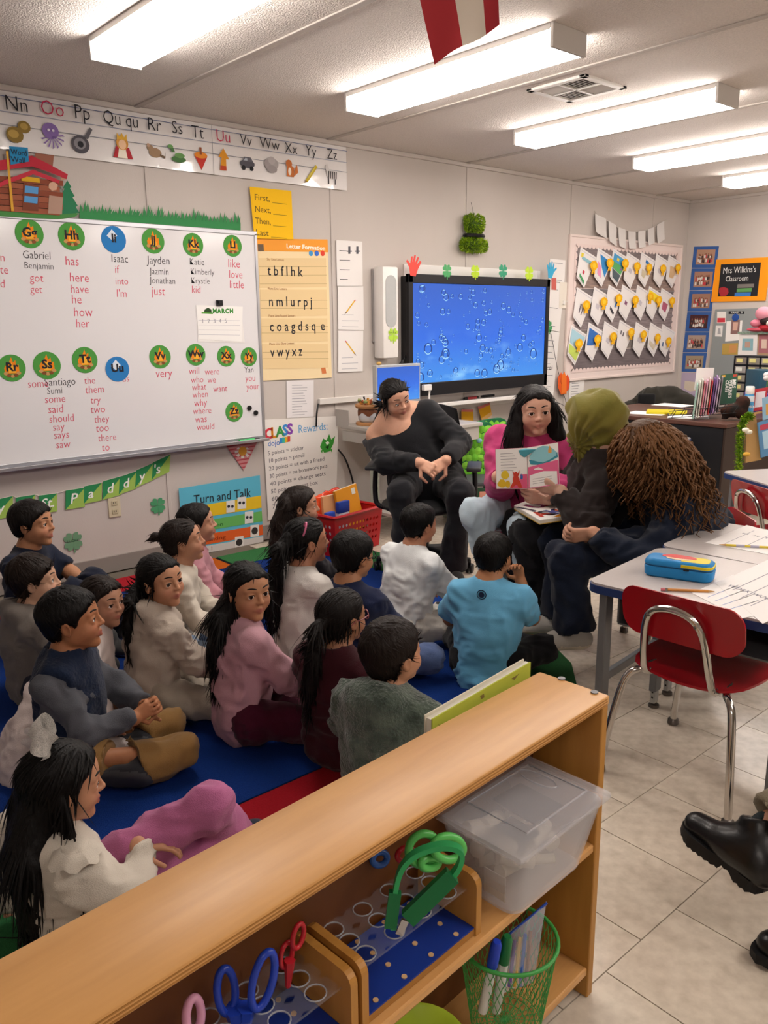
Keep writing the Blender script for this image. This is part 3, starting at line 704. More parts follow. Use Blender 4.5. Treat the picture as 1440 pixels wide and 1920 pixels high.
# mounting board behind the television and the pen shelf below
M_wht=mat('white_laminate','#e9e6e3',.35)
b=MB();b.box((cx+.02,-.004,zt+.01),(x1-x0-.06,.007,.13),ch=.002);tag(b.build('backing_board',M_wht),'white board edge showing above the wall television','board')
sh=empty('pen_shelf',(cx,0,zb-.05),label='long white pen shelf under the wall television',cat='shelf')
zs=Wp(860,757,.16)[2]
b=MB();b.box((cx,-.085,zs),(x1-x0+.04,.17,.016),ch=.003);att(b.build('board',M_wht),sh)
b=MB();b.box((cx,-.168,zs+.006),(x1-x0+.04,.01,.03),ch=.003);att(b.build('lip',M_wht),sh)
b=MB();b.box((cx,-.008,zs-.03),(x1-x0,.014,.06));att(b.build('riser',M_wht),sh)
for(px,py,col,nm)in((885,746,'#b83a40','red marker with black cap lying on the white pen shelf'),(915,742,'#222226','black marker lying on the white pen shelf')):
 c=Fp(px,py,zs+.019);b=MB();b.use(mat('marker_'+col.strip('#'),col,.4));b.tube([(c[0]-.06,c[1],c[2]),(c[0]+.05,c[1],c[2])],.011,10);b.use(M_blk);b.tube([(c[0]-.095,c[1],c[2]),(c[0]-.06,c[1],c[2])],[.009,.0115],10);b.tube([(c[0]+.05,c[1],c[2]),(c[0]+.075,c[1],c[2])],.0105,10)
 tag(b.build('marker',smooth=40),nm,'marker')
 # ---------------- cut-outs along the television top
def hand_cut(px,py,s,col,label,off,mirror=1,tilt=0.0):
 c=Wp(px,py,off);k=mpp(px,py,off)*s;b=MB()
 pts=[(-6,-18),(5,-18),(9,-4),(17,6),(15,9),(8,3),(8,16),(5,17),(4,5),(2,20),(-1,20),(-1,5),(-5,18),(-8,17),(-5,3),(-11,12),(-14,10),(-9,-4)]
 ct,st=math.cos(tilt),math.sin(tilt)
 pts=[((x*ct-y*st)*mirror,x*st+y*ct)for x,y in pts]
 b.slab(ccw([(c[0]+x*k*1.25,c[1],c[2]+y*k)for x,y in pts]),NW,.0015);return tag(b.build('hand_cutout',paper(col)),label,'hand cutout')
TO=.1135
hand_cut(776,499,1.0,'#e6564e','red paper hand cutout on the left corner of the television',TO,-1,.15)
hand_cut(1033,507,.8,'#3fa5cf','blue paper hand cutout on the right corner of the television',TO,1,-.1)
for x,y,col,nm in((838,508,'#57a86c','mid green shamrock cutout taped to the television top beside the red hand'),(891,509,'#b6d63c','yellow green shamrock cutout at the middle of the television top'),(943,508,'#3f9a78','blue green shamrock cutout on the television top, second from the blue hand'),(992,512,'#b9d840','yellow green shamrock cutout on the television top nearest the blue hand')):
 shamrock(x,y,13.5,col,TO,nm)
 # ---------------- loudspeaker left of the television
SO=.12
pts=[Wp(722,499,SO),Wp(750,500,SO),Wp(748,671,SO),Wp(719,672,SO)]
xa,xb_,za,zb_=pts[3][0]+.002,pts[2][0],(pts[2][2]+pts[3][2])/2,(pts[0][2]+pts[1][2])/2
sp_=empty('wall_speaker',((xa+xb_)/2,0,za),label='tall narrow white loudspeaker mounted on the wall beside the television',cat='loudspeaker')
b=MB();b.box(((xa+xb_)/2,-.065,(za+zb_)/2),(xb_-xa,.11,zb_-za),ch=.014);att(b.build('cabinet',M_wht,smooth=40),sp_)
xm=(xa+xb_)/2;hw=(xb_-xa)*.34;z0,z1=za+(zb_-za)*.34,zb_-.06
pts=[(xm+hw*math.cos(t),z1-hw+hw*math.sin(t))for t in np.linspace(0,PI,9)]+[(xm+hw*math.cos(t),z0+hw+hw*math.sin(t))for t in np.linspace(PI,2*PI,9)]
b=MB();b.slab(ccw([(x,-.1195,z)for x,z in pts]),NW,.004);att(b.build('grille',mat('grille_grey','#c3c6c6',.7,bump=(900,.5))),sp_)
b=MB();b.box((xa+.015,-.008,(za+zb_)/2+.05),(.05,.016,(zb_-za)*.8));att(b.build('bracket',mat('bracket_grey','#9a9694',.5)),sp_)
o=shamrock(737,628,14,'#b2d94e',.122,'lime shamrock cutout stuck on the white loudspeaker');wtext(o,'lucky',729,625,4,INK('#6a8a30'),.1245,wpx=14)
# ---------------- tinsel hat
t=wall_thing('tinsel_hat','glittery green tinsel top hat with black band hanging above the television','hat decoration',889,470)
c=Wp(889,440,.05);k=mpp(889,440,.05);r6=random.Random(5)
M_t1=mat('tinsel_lime','#9fbe2c',.3,metal=.35);M_t2=mat('tinsel_green','#5f8a1c',.3,metal=.3)
def tinsel(name,cen,rx,ry,rz,n,par,taper=0.0,ln=.022):
 b=MB()
 for i in range(n):
  a_=r6.uniform(0,2*PI);h=r6.uniform(-1,1);rad=math.sqrt(max(.02,1-h**4))*(1-taper*h)
  p=Vector((cen[0]+rx*rad*math.cos(a_),cen[1]+ry*rad*math.sin(a_),cen[2]+rz*h))
  d=Vector((math.cos(a_)+r6.uniform(-.6,.6),math.sin(a_)+r6.uniform(-.6,.6),h*.6+r6.uniform(-.8,.8))).normalized()*ln*r6.uniform(.6,1.2)
  s_=d.cross(Vector((r6.random(),r6.random(),r6.random()))).normalized()*.0028
  b.use(M_t1 if r6.random()<.62 else M_t2);b.add([p-s_,p+s_,p+d+s_*.5,p+d-s_*.5],[(0,1,2,3)])
 b.use(mat('tinsel_core','#3f5a12',.7));b.ball(cen,(rx*.8,ry*.8,rz*.8),14,8)
 return tag(att(b.build(name),par),kind='stuff')
tinsel('crown',(c[0],c[1],c[2]+18*k),18*k*1.2,.04,17*k,1500,t,taper=-.12);tinsel('brim',(c[0],c[1],c[2]-19*k),27*k*1.2,.045,12*k,1700,t)
b=MB();b.tube([(c[0]+20*k*1.2*math.cos(q),c[1]+.043*math.sin(q),c[2]-2*k)for q in np.linspace(0,2*PI,19)[:-1]],.014,6,closed=True);att(b.build('band',M_blk),t)
b=MB();b.tube([(c[0],c[1],c[2]+30*k),(c[0],-.012,Wp(891,381)[2])],.0015,5);att(b.build('string',M_blk),t)
# ---------------- papers, switch, tulip right of the television
for px,nm,n in(([(1031,485),(1060,488),(1058,530),(1029,527)],'white paper by the television corner, highest of three hung in a line',2),([(1029,528),(1058,531),(1049,622),(1021,618)],'long white paper by the television edge below the blue hand',3),([(1021,619),(1049,623),(1038,735),(1010,738)],'white ruled chart paper by the lower right television edge',9)):
 t=wall_thing('wall_paper_sheet',nm,'paper',px[3][0],px[3][1]);att(wcut('sheet',px,paper('#e8e5e3'),.005),t);lines(t,px,n,'#8a8a90',.0066,.2,.85,.15,.9,seed=n)
 if n==9:wtext(t,'Paroi',1015,694,8,INKB,.0067,wpx=20)
b_=wcut('price_tag',[(1034,521),(1043,521),(1043,544),(1034,543)],paper('#cf6a62'),.0075);tag(b_,'small red paper tag under the blue hand cutout','tag');b_.name='paper_tag'
t=wall_thing('light_switch','cream light switch plate between the television and the bulletin board','light switch',1058,578)
att(wcut('plate',[(1049,529),(1072,530),(1069,579),(1047,578)],mat('outlet_cream2','#e3ddd2',.4),0.001,.006),t)
for x in(1055,1062):att(wcut('toggle',[(x,564),(x+3,564),(x+3,571),(x,571)],M_wht,.007,.01),t)
shamrock(1028,613,13,'#4f9f6a',.0075,'green shamrock cutout hanging beside the lower television edge',rot=.3)
t=wall_thing('paper_tulip','orange paper tulip hanging on a black cord under the bulletin board corner','paper flower',1056,740)
bb_=MB()
for pts,c_ in(([(1047,706),(1052,698),(1057,712),(1062,738),(1052,740),(1046,726)],'#e8622a'),([(1058,738),(1056,712),(1064,702),(1068,712),(1066,730)],'#e2522a'),([(1052,738),(1053,704),(1058,697),(1062,707),(1062,738)],'#ee7a2e')):
 wcut('',pts,paper(c_),.03+.002*len(bb_.f)/8,.0015,mb=bb_)
att(bb_.build('flower'),t)
b=MB();b.tube(smoothpath([Wp(1031,618,.012),Wp(1036,640,.02),Wp(1043,680,.025),Wp(1048,702,.03),Wp(1056,735,.028),Wp(1062,757,.02)],5),.0025,6);att(b.build('cord',M_blk),t)
px=[(1069,708),(1096,707),(1093,745),(1066,748)]
t=wall_thing('notice','small printed notice under the bottom left corner of the bulletin board','paper',1082,745);att(wcut('sheet',px,paper('#e8e6e4'),.006),t);lines(t,px,7,'#77777d',.0076,.15,.85,.15,.9,seed=4)
# ---------------- bulletin board
b6=lambda x,y:(1060+x*.15972,430+y*.15972)
bb0=[b6(45,65),b6(1355,205),b6(1190,1655),b6(-40,1790)]
BL0,BRr=Wp(*bb0[0])[0],Wp(*bb0[1])[0];BTz=(Wp(*bb0[0])[2]+Wp(*bb0[1])[2])/2;BBz=(Wp(*bb0[2])[2]+Wp(*bb0[3])[2])/2
bu=empty('bulletin_board',((BL0+BRr)/2,0,BBz),label='bulletin board with pale pink scalloped border over weathered wood paper',cat='bulletin board')
b=MB();b.box(((BL0+BRr)/2,-.008,(BTz+BBz)/2),(BRr-BL0,.014,BTz-BBz));att(b.build('board',paper('#e8d8d4')),bu)
b=MB()
for z in(BTz,BBz):b.box(((BL0+BRr)/2,-.012,z),(BRr-BL0+.02,.024,.022),ch=.004)
for x in(BL0,BRr):b.box((x,-.012,(BTz+BBz)/2),(.022,.024,BTz-BBz),ch=.004)
att(b.build('frame',mat('board_frame_pink','#e4d5cf',.5)),bu)
mg=.085;ix0,ix1,iz0,iz1=BL0+mg,BRr-mg,BBz+mg*.9,BTz-mg*.9
pcol=['#8a7f80','#a08a80','#7d7678','#968a8c','#88807a','#7a7072']
for k in range(6):
 za_,zb2=iz1-(iz1-iz0)*(k+1)/6,iz1-(iz1-iz0)*k/6
 b=MB();b.box(((ix0+ix1)/2,-.0158,(za_+zb2)/2),(ix1-ix0,.0016,zb2-za_-.004));att(b.build('plank_strip',mat('weathered_wood_%d'%k,pcol[k],.8,mottle=(7,.6,'#5f565a'),stretch=(1,1,9))),bu)
b=MB();sc=.03
def scal(x0_,z0_,x1_,z1_,nx,nz):
 L_=math.hypot(x1_-x0_,z1_-z0_);n_=int(L_/(2*sc))
 for i in range(n_):
  u=(i+.5)/n_;cxx,czz=x0_+(x1_-x0_)*u,z0_+(z1_-z0_)*u;tx,tz=(x1_-x0_)/L_,(z1_-z0_)/L_;h=L_/n_/2
  pts=[(cxx-tx*h-nx*.012,czz-tz*h-nz*.012),(cxx+tx*h-nx*.012,czz+tz*h-nz*.012)]+[(cxx+tx*h*math.cos(q)+nx*h*.9*math.sin(q),czz+tz*h*math.cos(q)+nz*h*.9*math.sin(q))for q in np.linspace(0,PI,6)]
  b.slab(ccw([(x,-.0168,z)for x,z in pts]),NW,.0012)
scal(ix0,iz1,ix1,iz1,0,-1);scal(ix0,iz0,ix1,iz0,0,1);scal(ix0,iz0,ix0,iz1,1,0);scal(ix1,iz0,ix1,iz1,-1,0)
tag(att(b.build('scalloped_border',paper('#e6d3cf')),bu),kind='stuff')
TLs=[[(180,210),(385,215),(565,225),(725,265),(895,265),(1070,285),(1215,300)],[(140,680),(340,670),(510,645),(670,645),(845,650),(985,665),(1130,685)],[(70,1120),(275,1090),(460,1075),(640,1060),(830,1085),(1000,1090),(1140,1110)]]
RBs=[[(335,425),(525,395),(705,400),(845,435),(985,450),(1150,460),(1325,450)],[(250,890),(455,850),(630,810),(825,830),(1000,790),(1100,830),(1255,840)],[(160,1340),(380,1290),(565,1260),(775,1210),(920,1235),(1085,1270),(1215,1310)]]
DR={0:[('#8fc0cf',[(.2,.22),(.85,.2),(.85,.3),(.2,.32)]),('#e0cf4a',[(.1,.15),(.25,.12),(.25,.25),(.12,.27)]),('#4f9f6a',[(.25,.78),(.8,.85),(.8,.95),(.25,.88)]),('#c8485a',[(.45,.6),(.6,.6),(.6,.7),(.45,.7)])],
1:[('#3f8fd0',[(.2,.15),(.92,.18),(.92,.7),(.5,.5)]),('#e89ac0',[(.15,.4),(.45,.5),(.65,.82),(.25,.8)])],2:[('#4f9fd0',[(.1,.12),(.92,.12),(.92,.35),(.1,.4)]),('#5fae6a',[(.1,.4),(.92,.35),(.92,.62),(.1,.62)]),('#55626a',[(.12,.64),(.9,.64),(.9,.9),(.3,.9)]),('#8a5aa8',[(.7,.38),(.85,.38),(.85,.5),(.7,.5)]),('#e6cf50',[(.35,.2),(.5,.2),(.5,.3),(.35,.3)])],
4:[('#3f7fc0',[(.4,.15),(.8,.2),(.7,.32),(.4,.26)]),('#cfc4a8',[(.25,.55),(.7,.55),(.6,.8),(.3,.8)])],6:[('#d8b890',[(.25,.35),(.8,.3),(.75,.7),(.35,.78)]),('#c09a40',[(.35,.6),(.6,.6),(.6,.75),(.35,.75)])],
7:[('#66606a',[(.4,.4),(.48,.4),(.48,.7),(.4,.7)]),('#66606a',[(.6,.45),(.66,.45),(.66,.7),(.6,.7)])],9:[('#44424a',[(.4,.62),(.85,.72),(.8,.8),(.42,.74)]),('#4a80c0',[(.7,.35),(.8,.35),(.8,.55),(.7,.55)])],10:[('#8a5a7a',[(.4,.45),(.6,.45),(.6,.58),(.4,.58)])],
12:[('#f0d838',[(.05,.12),(.9,.12),(.9,.4),(.05,.4)])],13:[('#b0607a',[(.3,.45),(.75,.42),(.75,.75),(.3,.75)])],14:[('#a9d0e0',[(.08,.1),(.92,.1),(.92,.55),(.08,.55)]),('#c6dc6a',[(.08,.6),(.92,.6),(.92,.88),(.08,.88)])],15:[('#3f74c0',[(.1,.15),(.9,.15),(.85,.45),(.5,.62),(.12,.75)]),('#a8d8c8',[(.5,.3),(.72,.3),(.7,.5),(.5,.5)])],
17:[('#55505a',[(.2,.32),(.27,.32),(.27,.46),(.2,.46)]),('#55505a',[(.38,.32),(.45,.32),(.45,.46),(.38,.46)])],19:[('#d8cdb8',[(.15,.65),(.8,.65),(.75,.82),(.15,.82)])],20:[('#4a6a9a',[(.25,.65),(.35,.62),(.4,.78),(.25,.8)])]}
what=['pond and green strip drawing','blue and pink drawing','blue green landscape drawing','faint grey drawing','drawing with a blue bar','very pale drawing','tan swirl drawing','two dark strokes drawing','almost blank pink page','dark slanted shape and blue figure','small purple figure','pale blue lines','broad yellow block','maroon scribble','sky blue and lime drawing','bright blue curled drawing','pale pink figures','two dark arches','almost blank page with a faint mark','beige ground drawing','small blue figures']
rows=['top','middle','bottom']
M_rib=paper('#f0b418');M_rib2=paper('#f6cd3a')
for r_ in range(3):
 for i in range(7):
  k=1-.03*i;x,y=TLs[r_][i]
  px=[b6(x,y),b6(x+190*k,y+122*k),b6(x+27*k,y+478*k),b6(x-75*k,y+352*k)]
  idx=r_*7+i;ordn=['first','second','third','fourth','fifth','sixth','last'][i]
  t=wall_thing('award_drawing','tilted sheet with %s, %s along the %s bulletin row'%(what[idx],ordn,rows[r_]),'drawing',px[0][0],px[0][1],.02,group='drawings with gold ribbons on the bulletin board')
  o,sf=wsheet('sheet',px,paper('#e9e6e6'),.019+.0012*(i%3),bow=.026,parent=t)
  m_=MB()
  for a4,b4 in(((.08,.06),(.92,.06)),((.08,.94),(.92,.94))):
   patch(sf,[a4,b4,(b4[0],b4[1]+.012),(a4[0],a4[1]+.012)],INK('#b8b8c8'),m_)
  for c_,uv in DR.get(idx,[('#c8c4cc',[(.35,.45),(.6,.45),(.6,.6),(.35,.6)])]):patch(sf,uv,INK(c_),m_,lift=.0014+.0003*len(m_.f)/6)
  tag(att(m_.build('crayon_drawing'),t),kind='stuff')
  rx,ry=b6(*RBs[r_][i]);c=Wp(rx,ry,.045);kk=mpp(rx,ry,.05)*9.0*k;m_=MB()
  m_.use(M_rib)
  for s_ in(-1,1):m_.slab(ccw([(c[0]-.1*kk,c[1],c[2]-.2*kk),(c[0]+.4*s_*kk-.4*kk,c[1],c[2]-1.6*kk),(c[0]+.4*s_*kk+.1*kk,c[1],c[2]-1.7*kk),(c[0]+.4*kk,c[1],c[2]-.1*kk)]),NW,.001)
  m_.slab(ccw([(c[0]+1.35*kk*(.92+.1*(q%2))*math.cos(2*PI*q/20),c[1]-.0012,c[2]+kk*(.92+.1*(q%2))*math.sin(2*PI*q/20))for q in range(20)]),NW,.001)
  m_.use(M_rib2);m_.slab(ccw([(c[0]+1.3*kk*.5*math.cos(2*PI*q/12),c[1]-.0024,c[2]+kk*.5*math.sin(2*PI*q/12))for q in range(12)]),NW,.0008)
  att(m_.build('gold_ribbon'),t)
  # ---------------- blank white bunting over the board
t=wall_thing('white_bunting','string of blank white paper flags above the bulletin board','bunting',1180,440)
sp4=lambda x,y:(1020+x*.29167,370+y*.29167)
sg=[(325,88),(345,110),(410,155),(475,195),(540,218),(600,222),(655,212),(710,190),(790,145)]
b=MB();b.tube(smoothpath([Wp(*sp4(*q),.014)for q in sg],4),.003,5);att(b.build('string',paper('#cfcac4')),t)
for(x,y,w_,h_,d_)in((365,122,70,122,40),(440,165,48,132,34),(502,200,44,122,20),(566,220,46,112,4),(628,216,44,108,-8),(688,198,40,106,-20),(750,164,46,124,-30)):
 att(wsheet('flag',[sp4(x-w_/2,y-d_*.4),sp4(x+w_/2,y+d_*.4),sp4(x+w_/2-6,y+h_+d_*.6),sp4(x-w_/2-14,y+h_-d_*.4)],paper('#dedbd9'),.018,.035)[0],t)
 # ================================================================== far wall
NX=(-1,0,0)
def ccwx(pts):
 a=sum(pts[i][1]*pts[(i+1)%len(pts)][2]-pts[(i+1)%len(pts)][1]*pts[i][2]for i in range(len(pts)))
 return pts if a>0 else pts[::-1]
def xcut(name,px,m,off,th=.0012,parent=None,mb=None):
 pts=ccwx([tuple(Xp(x,y,XB-off))for x,y in px]);q=mb or MB()
 if mb is not None:q.use(m);q.slab(pts,NX,th);return q
 q.slab(pts,NX,th);o=q.build(name,m)
 if parent is not None:att(o,parent)
 return o
def xtext(par,s,px,py,h,m,off,wpx=None,**k):
 p=Xp(px,py,XB-off);d=(p-CAM_LOC)@_fw/F_PX
 wd=abs(Xp(px+wpx,py,XB-off)[1]-p[1])if wpx else None
 return text(par,s,p,h*d/.70,m,right=(0,-1,0),width=wd,**k)
z1_=lambda x,y:(1180+x*.18056,560+y*.18056)
strip=[(965,315,1125,312),(950,455,1108,455),(935,600,1092,597),(922,735,1078,735),(908,865,1062,865),(893,998,1048,998),(885,1122,1032,1125)]
kinds=['standing group on a tan ground','small seated group','large group in red','group with a dark red backdrop','group on a grey backdrop','grey group picture']
for i in range(6):
 a4,c4=strip[i],strip[i+1];px=[sp4(a4[0],a4[1]+2),sp4(a4[2],a4[3]+2),sp4(c4[2],c4[3]-2),sp4(c4[0],c4[1]-2)]
 TL,TR,BR,BL=[np.array(q)for q in px];Pq=lambda u,v:tuple((TL*(1-u)+TR*u)*(1-v)+(BL*(1-u)+BR*u)*v)
 p=Xp(*px[3],XB);t=empty('class_photo',tuple(p),label='blue bordered class photo, %s, %s in the wall column'%(kinds[i],['topmost','second','third','fourth','fifth','lowest'][i]),cat='photo',group='class photos on the far wall')
 xcut('mount',px,paper('#3a5f9f'),.002,parent=t);xcut('photo',[Pq(.14,.15),Pq(.88,.15),Pq(.88,.85),Pq(.14,.85)],paper(['#b08a74','#a8806e','#a07a68','#4a2a2e','#a89488','#a09078'][i]),.0035,parent=t)
 m_=MB();r7=random.Random(i)
 for k in range(16):
  u,v=.24+.52*(k%8)/7+r7.uniform(-.02,.02),(.42 if k<8 else .6)+r7.uniform(-.04,.04)
  xcut('',[Pq(u-.03,v),Pq(u+.03,v),Pq(u+.035,v+.15),Pq(u-.035,v+.15)],paper(r7.choice(['#c8404a','#e0dcd8','#3a3438','#d8cfc8','#5a4a48'])),.005,.0003,mb=m_)
  xcut('',[Pq(u-.02,v-.09),Pq(u+.02,v-.09),Pq(u+.02,v),Pq(u-.02,v)],paper('#8a5a48'),.0052,.0003,mb=m_)
 tag(att(m_.build('group_picture'),t),kind='stuff')
p=Xp(*sp4(885,1330),XB);t=empty('lavender_poster',tuple(p),label='pale lavender poster below the column of class photos',cat='poster')
px=[sp4(886,1126),sp4(1012,1130),sp4(985,1420),sp4(868,1420)];xcut('sheet',px,paper('#b6a8c0'),.002,parent=t)
m_=MB();xcut('',[sp4(905,1180),sp4(990,1190),sp4(985,1240),sp4(940,1250),sp4(900,1230)],paper('#d0c4b4'),.0035,.0004,mb=m_);xcut('',[sp4(910,1260),sp4(985,1270),sp4(975,1330),sp4(905,1320)],paper('#a294b4'),.0035,.0004,mb=m_);tag(att(m_.build('pale_picture'),t),kind='stuff')
# teacher's sign: orange frame, blackboard panel
px=[sp4(1110,398),sp4(1500,372),sp4(1470,668),sp4(1078,673)]
px=[(1344,487),(1446,482),(1436,564),(1334,566)]
t=empty('chalkboard_sign',tuple(Xp(1390,566,XB)),label='chalkboard name sign with wide orange frame on the far wall',cat='sign')
xcut('orange_frame',px,paper('#f39a1c'),.004,.012,parent=t)
xcut('board',[(1352,496),(1427,492),(1420,555),(1346,556)],paper('#26262a'),.0165,.0015,parent=t)
xtext(t,"Mrs Wilkins's",1355,513,11,paper('#dcdcda'),.0192,wpx=61);xtext(t,'Classroom',1360,528,10,paper('#dcdcda'),.0192,wpx=42)
for px2,c_,nm in(([(1349,540),(1357,538),(1365,541),(1366,549),(1361,555),(1351,555),(1348,548)],'#a8303a','apple_picture'),([(1383,533),(1414,532),(1413,539),(1382,540)],'#7a7470','book_picture'),([(1382,541),(1410,540),(1409,547),(1381,548)],'#5f9a5a','book_picture'),([(1378,549),(1408,548),(1407,555),(1377,556)],'#3f78c0','book_picture')):
 xcut(nm,px2,paper(c_),.0185,.0008,parent=t)
 # grey electrical panel
t=empty('electrical_panel',tuple(Xp(1395,690,XB)),label='grey electrical panel door on the far wall behind the desk',cat='electrical panel')
xcut('door',[(1344,580),(1452,577),(1446,705),(1330,706)],mat('panel_grey','#8b9192',.45),.002,.03,parent=t)
o=xcut('name_plate',[z1_(1033,130),z1_(1195,130),z1_(1193,160),z1_(1031,160)],paper('#26262a'),.0325,.001,parent=t);xtext(t,'PANEL B',*z1_(1055,156),4,paper('#e8e8e6'),.0345,wpx=21)
for px2,c_,nm,lb in(([(912,135),(1005,135),(1000,255),(910,255)],'#e6e2de','sticker','white shirt-shaped sticker with red hem on the grey panel'),([(898,280),(972,280),(963,395),(890,392)],'#e4e2e0','note_card','small white card with a grey sketch on the panel'),([(1010,235),(1175,225),(1160,430),(995,445)],'#eceae8','paper_sheet','white sheet with a small photo held to the grey panel'),([(968,465),(1130,460),(1125,580),(962,580)],'#b89a50','postcard','olive and orange postcard low on the grey panel')):
 q=[z1_(*v)for v in px2];t2=empty(nm,tuple(Xp(*q[3],XB-.033)),label=lb,cat='paper');xcut('sheet',q,paper(c_),.0335,.001,parent=t2)
 if nm=='sticker':xcut('red_hem',[z1_(915,200),z1_(995,200),z1_(993,245),z1_(913,247)],paper('#c83a48'),.035,.0005,parent=t2)
 if nm=='note_card':xcut('sketch',[z1_(922,310),z1_(945,310),z1_(950,370),z1_(915,370)],paper('#a8a8ac'),.035,.0005,parent=t2)
 if nm=='paper_sheet':
  xcut('photo',[z1_(1060,225),z1_(1150,222),z1_(1140,365),z1_(1050,370)],paper('#8a6a68'),.035,.0006,parent=t2);xcut('photo_face',[z1_(1080,245),z1_(1130,245),z1_(1120,330),z1_(1072,330)],paper('#d0a898'),.0362,.0004,parent=t2)
 if nm=='postcard':xcut('picture',[z1_(1040,480),z1_(1115,478),z1_(1108,560),z1_(1030,565)],paper('#c8925a'),.035,.0005,parent=t2)
b=MB();c=Xp(*z1_(1104,195),XB-.036);T=Matrix.Translation(c)@Matrix.Rotation(-PI/2,4,'Y');b.lathe([(.035,0),(.036,.006),(.02,.01),(0,.01)],16,T,cap=False);tag(b.build('round_magnet',paper('#2a4f9a'),smooth=40),'round blue magnet holding paper on the grey panel','magnet')
# ---------------- ceiling vent and hanging flag
va,vb,vc,vd=Fp(995,166,HC),Fp(1087,139,HC),Fp(1165,161,HC),Fp(1078,190,HC)
vx,vy=(va[0]+vb[0]+vc[0]+vd[0])/4,(va[1]+vb[1]+vc[1]+vd[1])/4;vs_=.37
t=empty('ceiling_vent',(vx,vy,HC),label='square slatted air vent in the ceiling between two lights',cat='vent')
b=MB()
for s_ in(-1,1):b.box((0,s_*(vs_/2-.018),-.006),(vs_,.036,.014),ch=.003);b.box((s_*(vs_/2-.018),0,-.006),(.036,vs_,.014),ch=.003)
b.build('frame',mat('vent_white','#d6d2cd',.5),t)
b=MB();b.box((0,0,.0),(vs_-.06,vs_-.06,.004));b.build('dark_backing',paper('#4a4644'),t)
b=MB();b.box((0,0,-.008),(.012,vs_-.07,.01));b.box((0,0,-.008),(vs_-.07,.012,.01));b.build('cross_bar',MATS['vent_white'],t)
sl=MB();sl.box((0,0,0),(vs_/2-.05,.009,.002),Matrix.Rotation(.6,4,'X'));sl0=None
for qx in(-1,1):
 for qy in(-1,1):
  for k in range(7):
   if sl0 is None:o=sl0=sl.build('slat',MATS['vent_white'],t)
   else:o=sl0.copy();COL.objects.link(o);o.parent=t
   pos=(k-3)*.0185
   o.location=(qx*(vs_/4-.012),qy*(vs_/4-.012)+pos,-.007)
   if qx*qy<0:o.rotation_euler=(0,0,PI/2);o.location=(qx*(vs_/4-.012)+pos,qy*(vs_/4-.012),-.007)
   # flag hanging at the top of the picture
fd=2.05
P0=[np.array(Dp(*q,fd))for q in((772,-70),(932,-80),(936,48),(815,118))]
t=empty('hanging_flag',tuple(P0[0]),label='red and white striped cloth flag hanging in front of the ceiling lights',cat='flag')
for i,(u0,u1,c_)in enumerate(((0,.43,'#c83a44'),(.43,.80,'#f2e9dc'),(.80,1.0,'#c03440'))):
 vs=[];fs=[];nv,nu=10,6
 for j in range(nv+1):
  for k in range(nu+1):
   u,v=u0+(u1-u0)*k/nu,j/nv;p=(P0[0]*(1-u)+P0[1]*u)*(1-v)+(P0[3]*(1-u)+P0[2]*u)*v
   p=p+_fw*.008*math.sin(u*8+v*2.2)*v;vs.append(tuple(p))
 n_=len(vs);vs+=[tuple(np.array(p)+_fw*.0015)for p in vs];K=nu+1
 for j in range(nv):
  for k in range(nu):a_=j*K+k;fs+=[(a_,a_+K,a_+K+1,a_+1),(n_+a_,n_+a_+1,n_+a_+K+1,n_+a_+K)]
 att(MB().add(vs,fs).build('stripe',mat('flag_'+c_.strip('#'),c_,.85,sheen=.2),smooth=60),t)
b=MB();q=[P0[0]+(P0[0]-P0[1])*.2,P0[1]+(P0[1]-P0[0])*.1];q[0][2]=q[1][2]=max(q[0][2],q[1][2]);b.tube(q,.008,8);att(b.build('rod',mat('flag_rod','#8a6a40',.5)),t)
b=MB()
for p in q:b.tube([tuple(p),(p[0],p[1],HC)],.002,5)
att(b.build('cord',paper('#cfc8c0')),t)
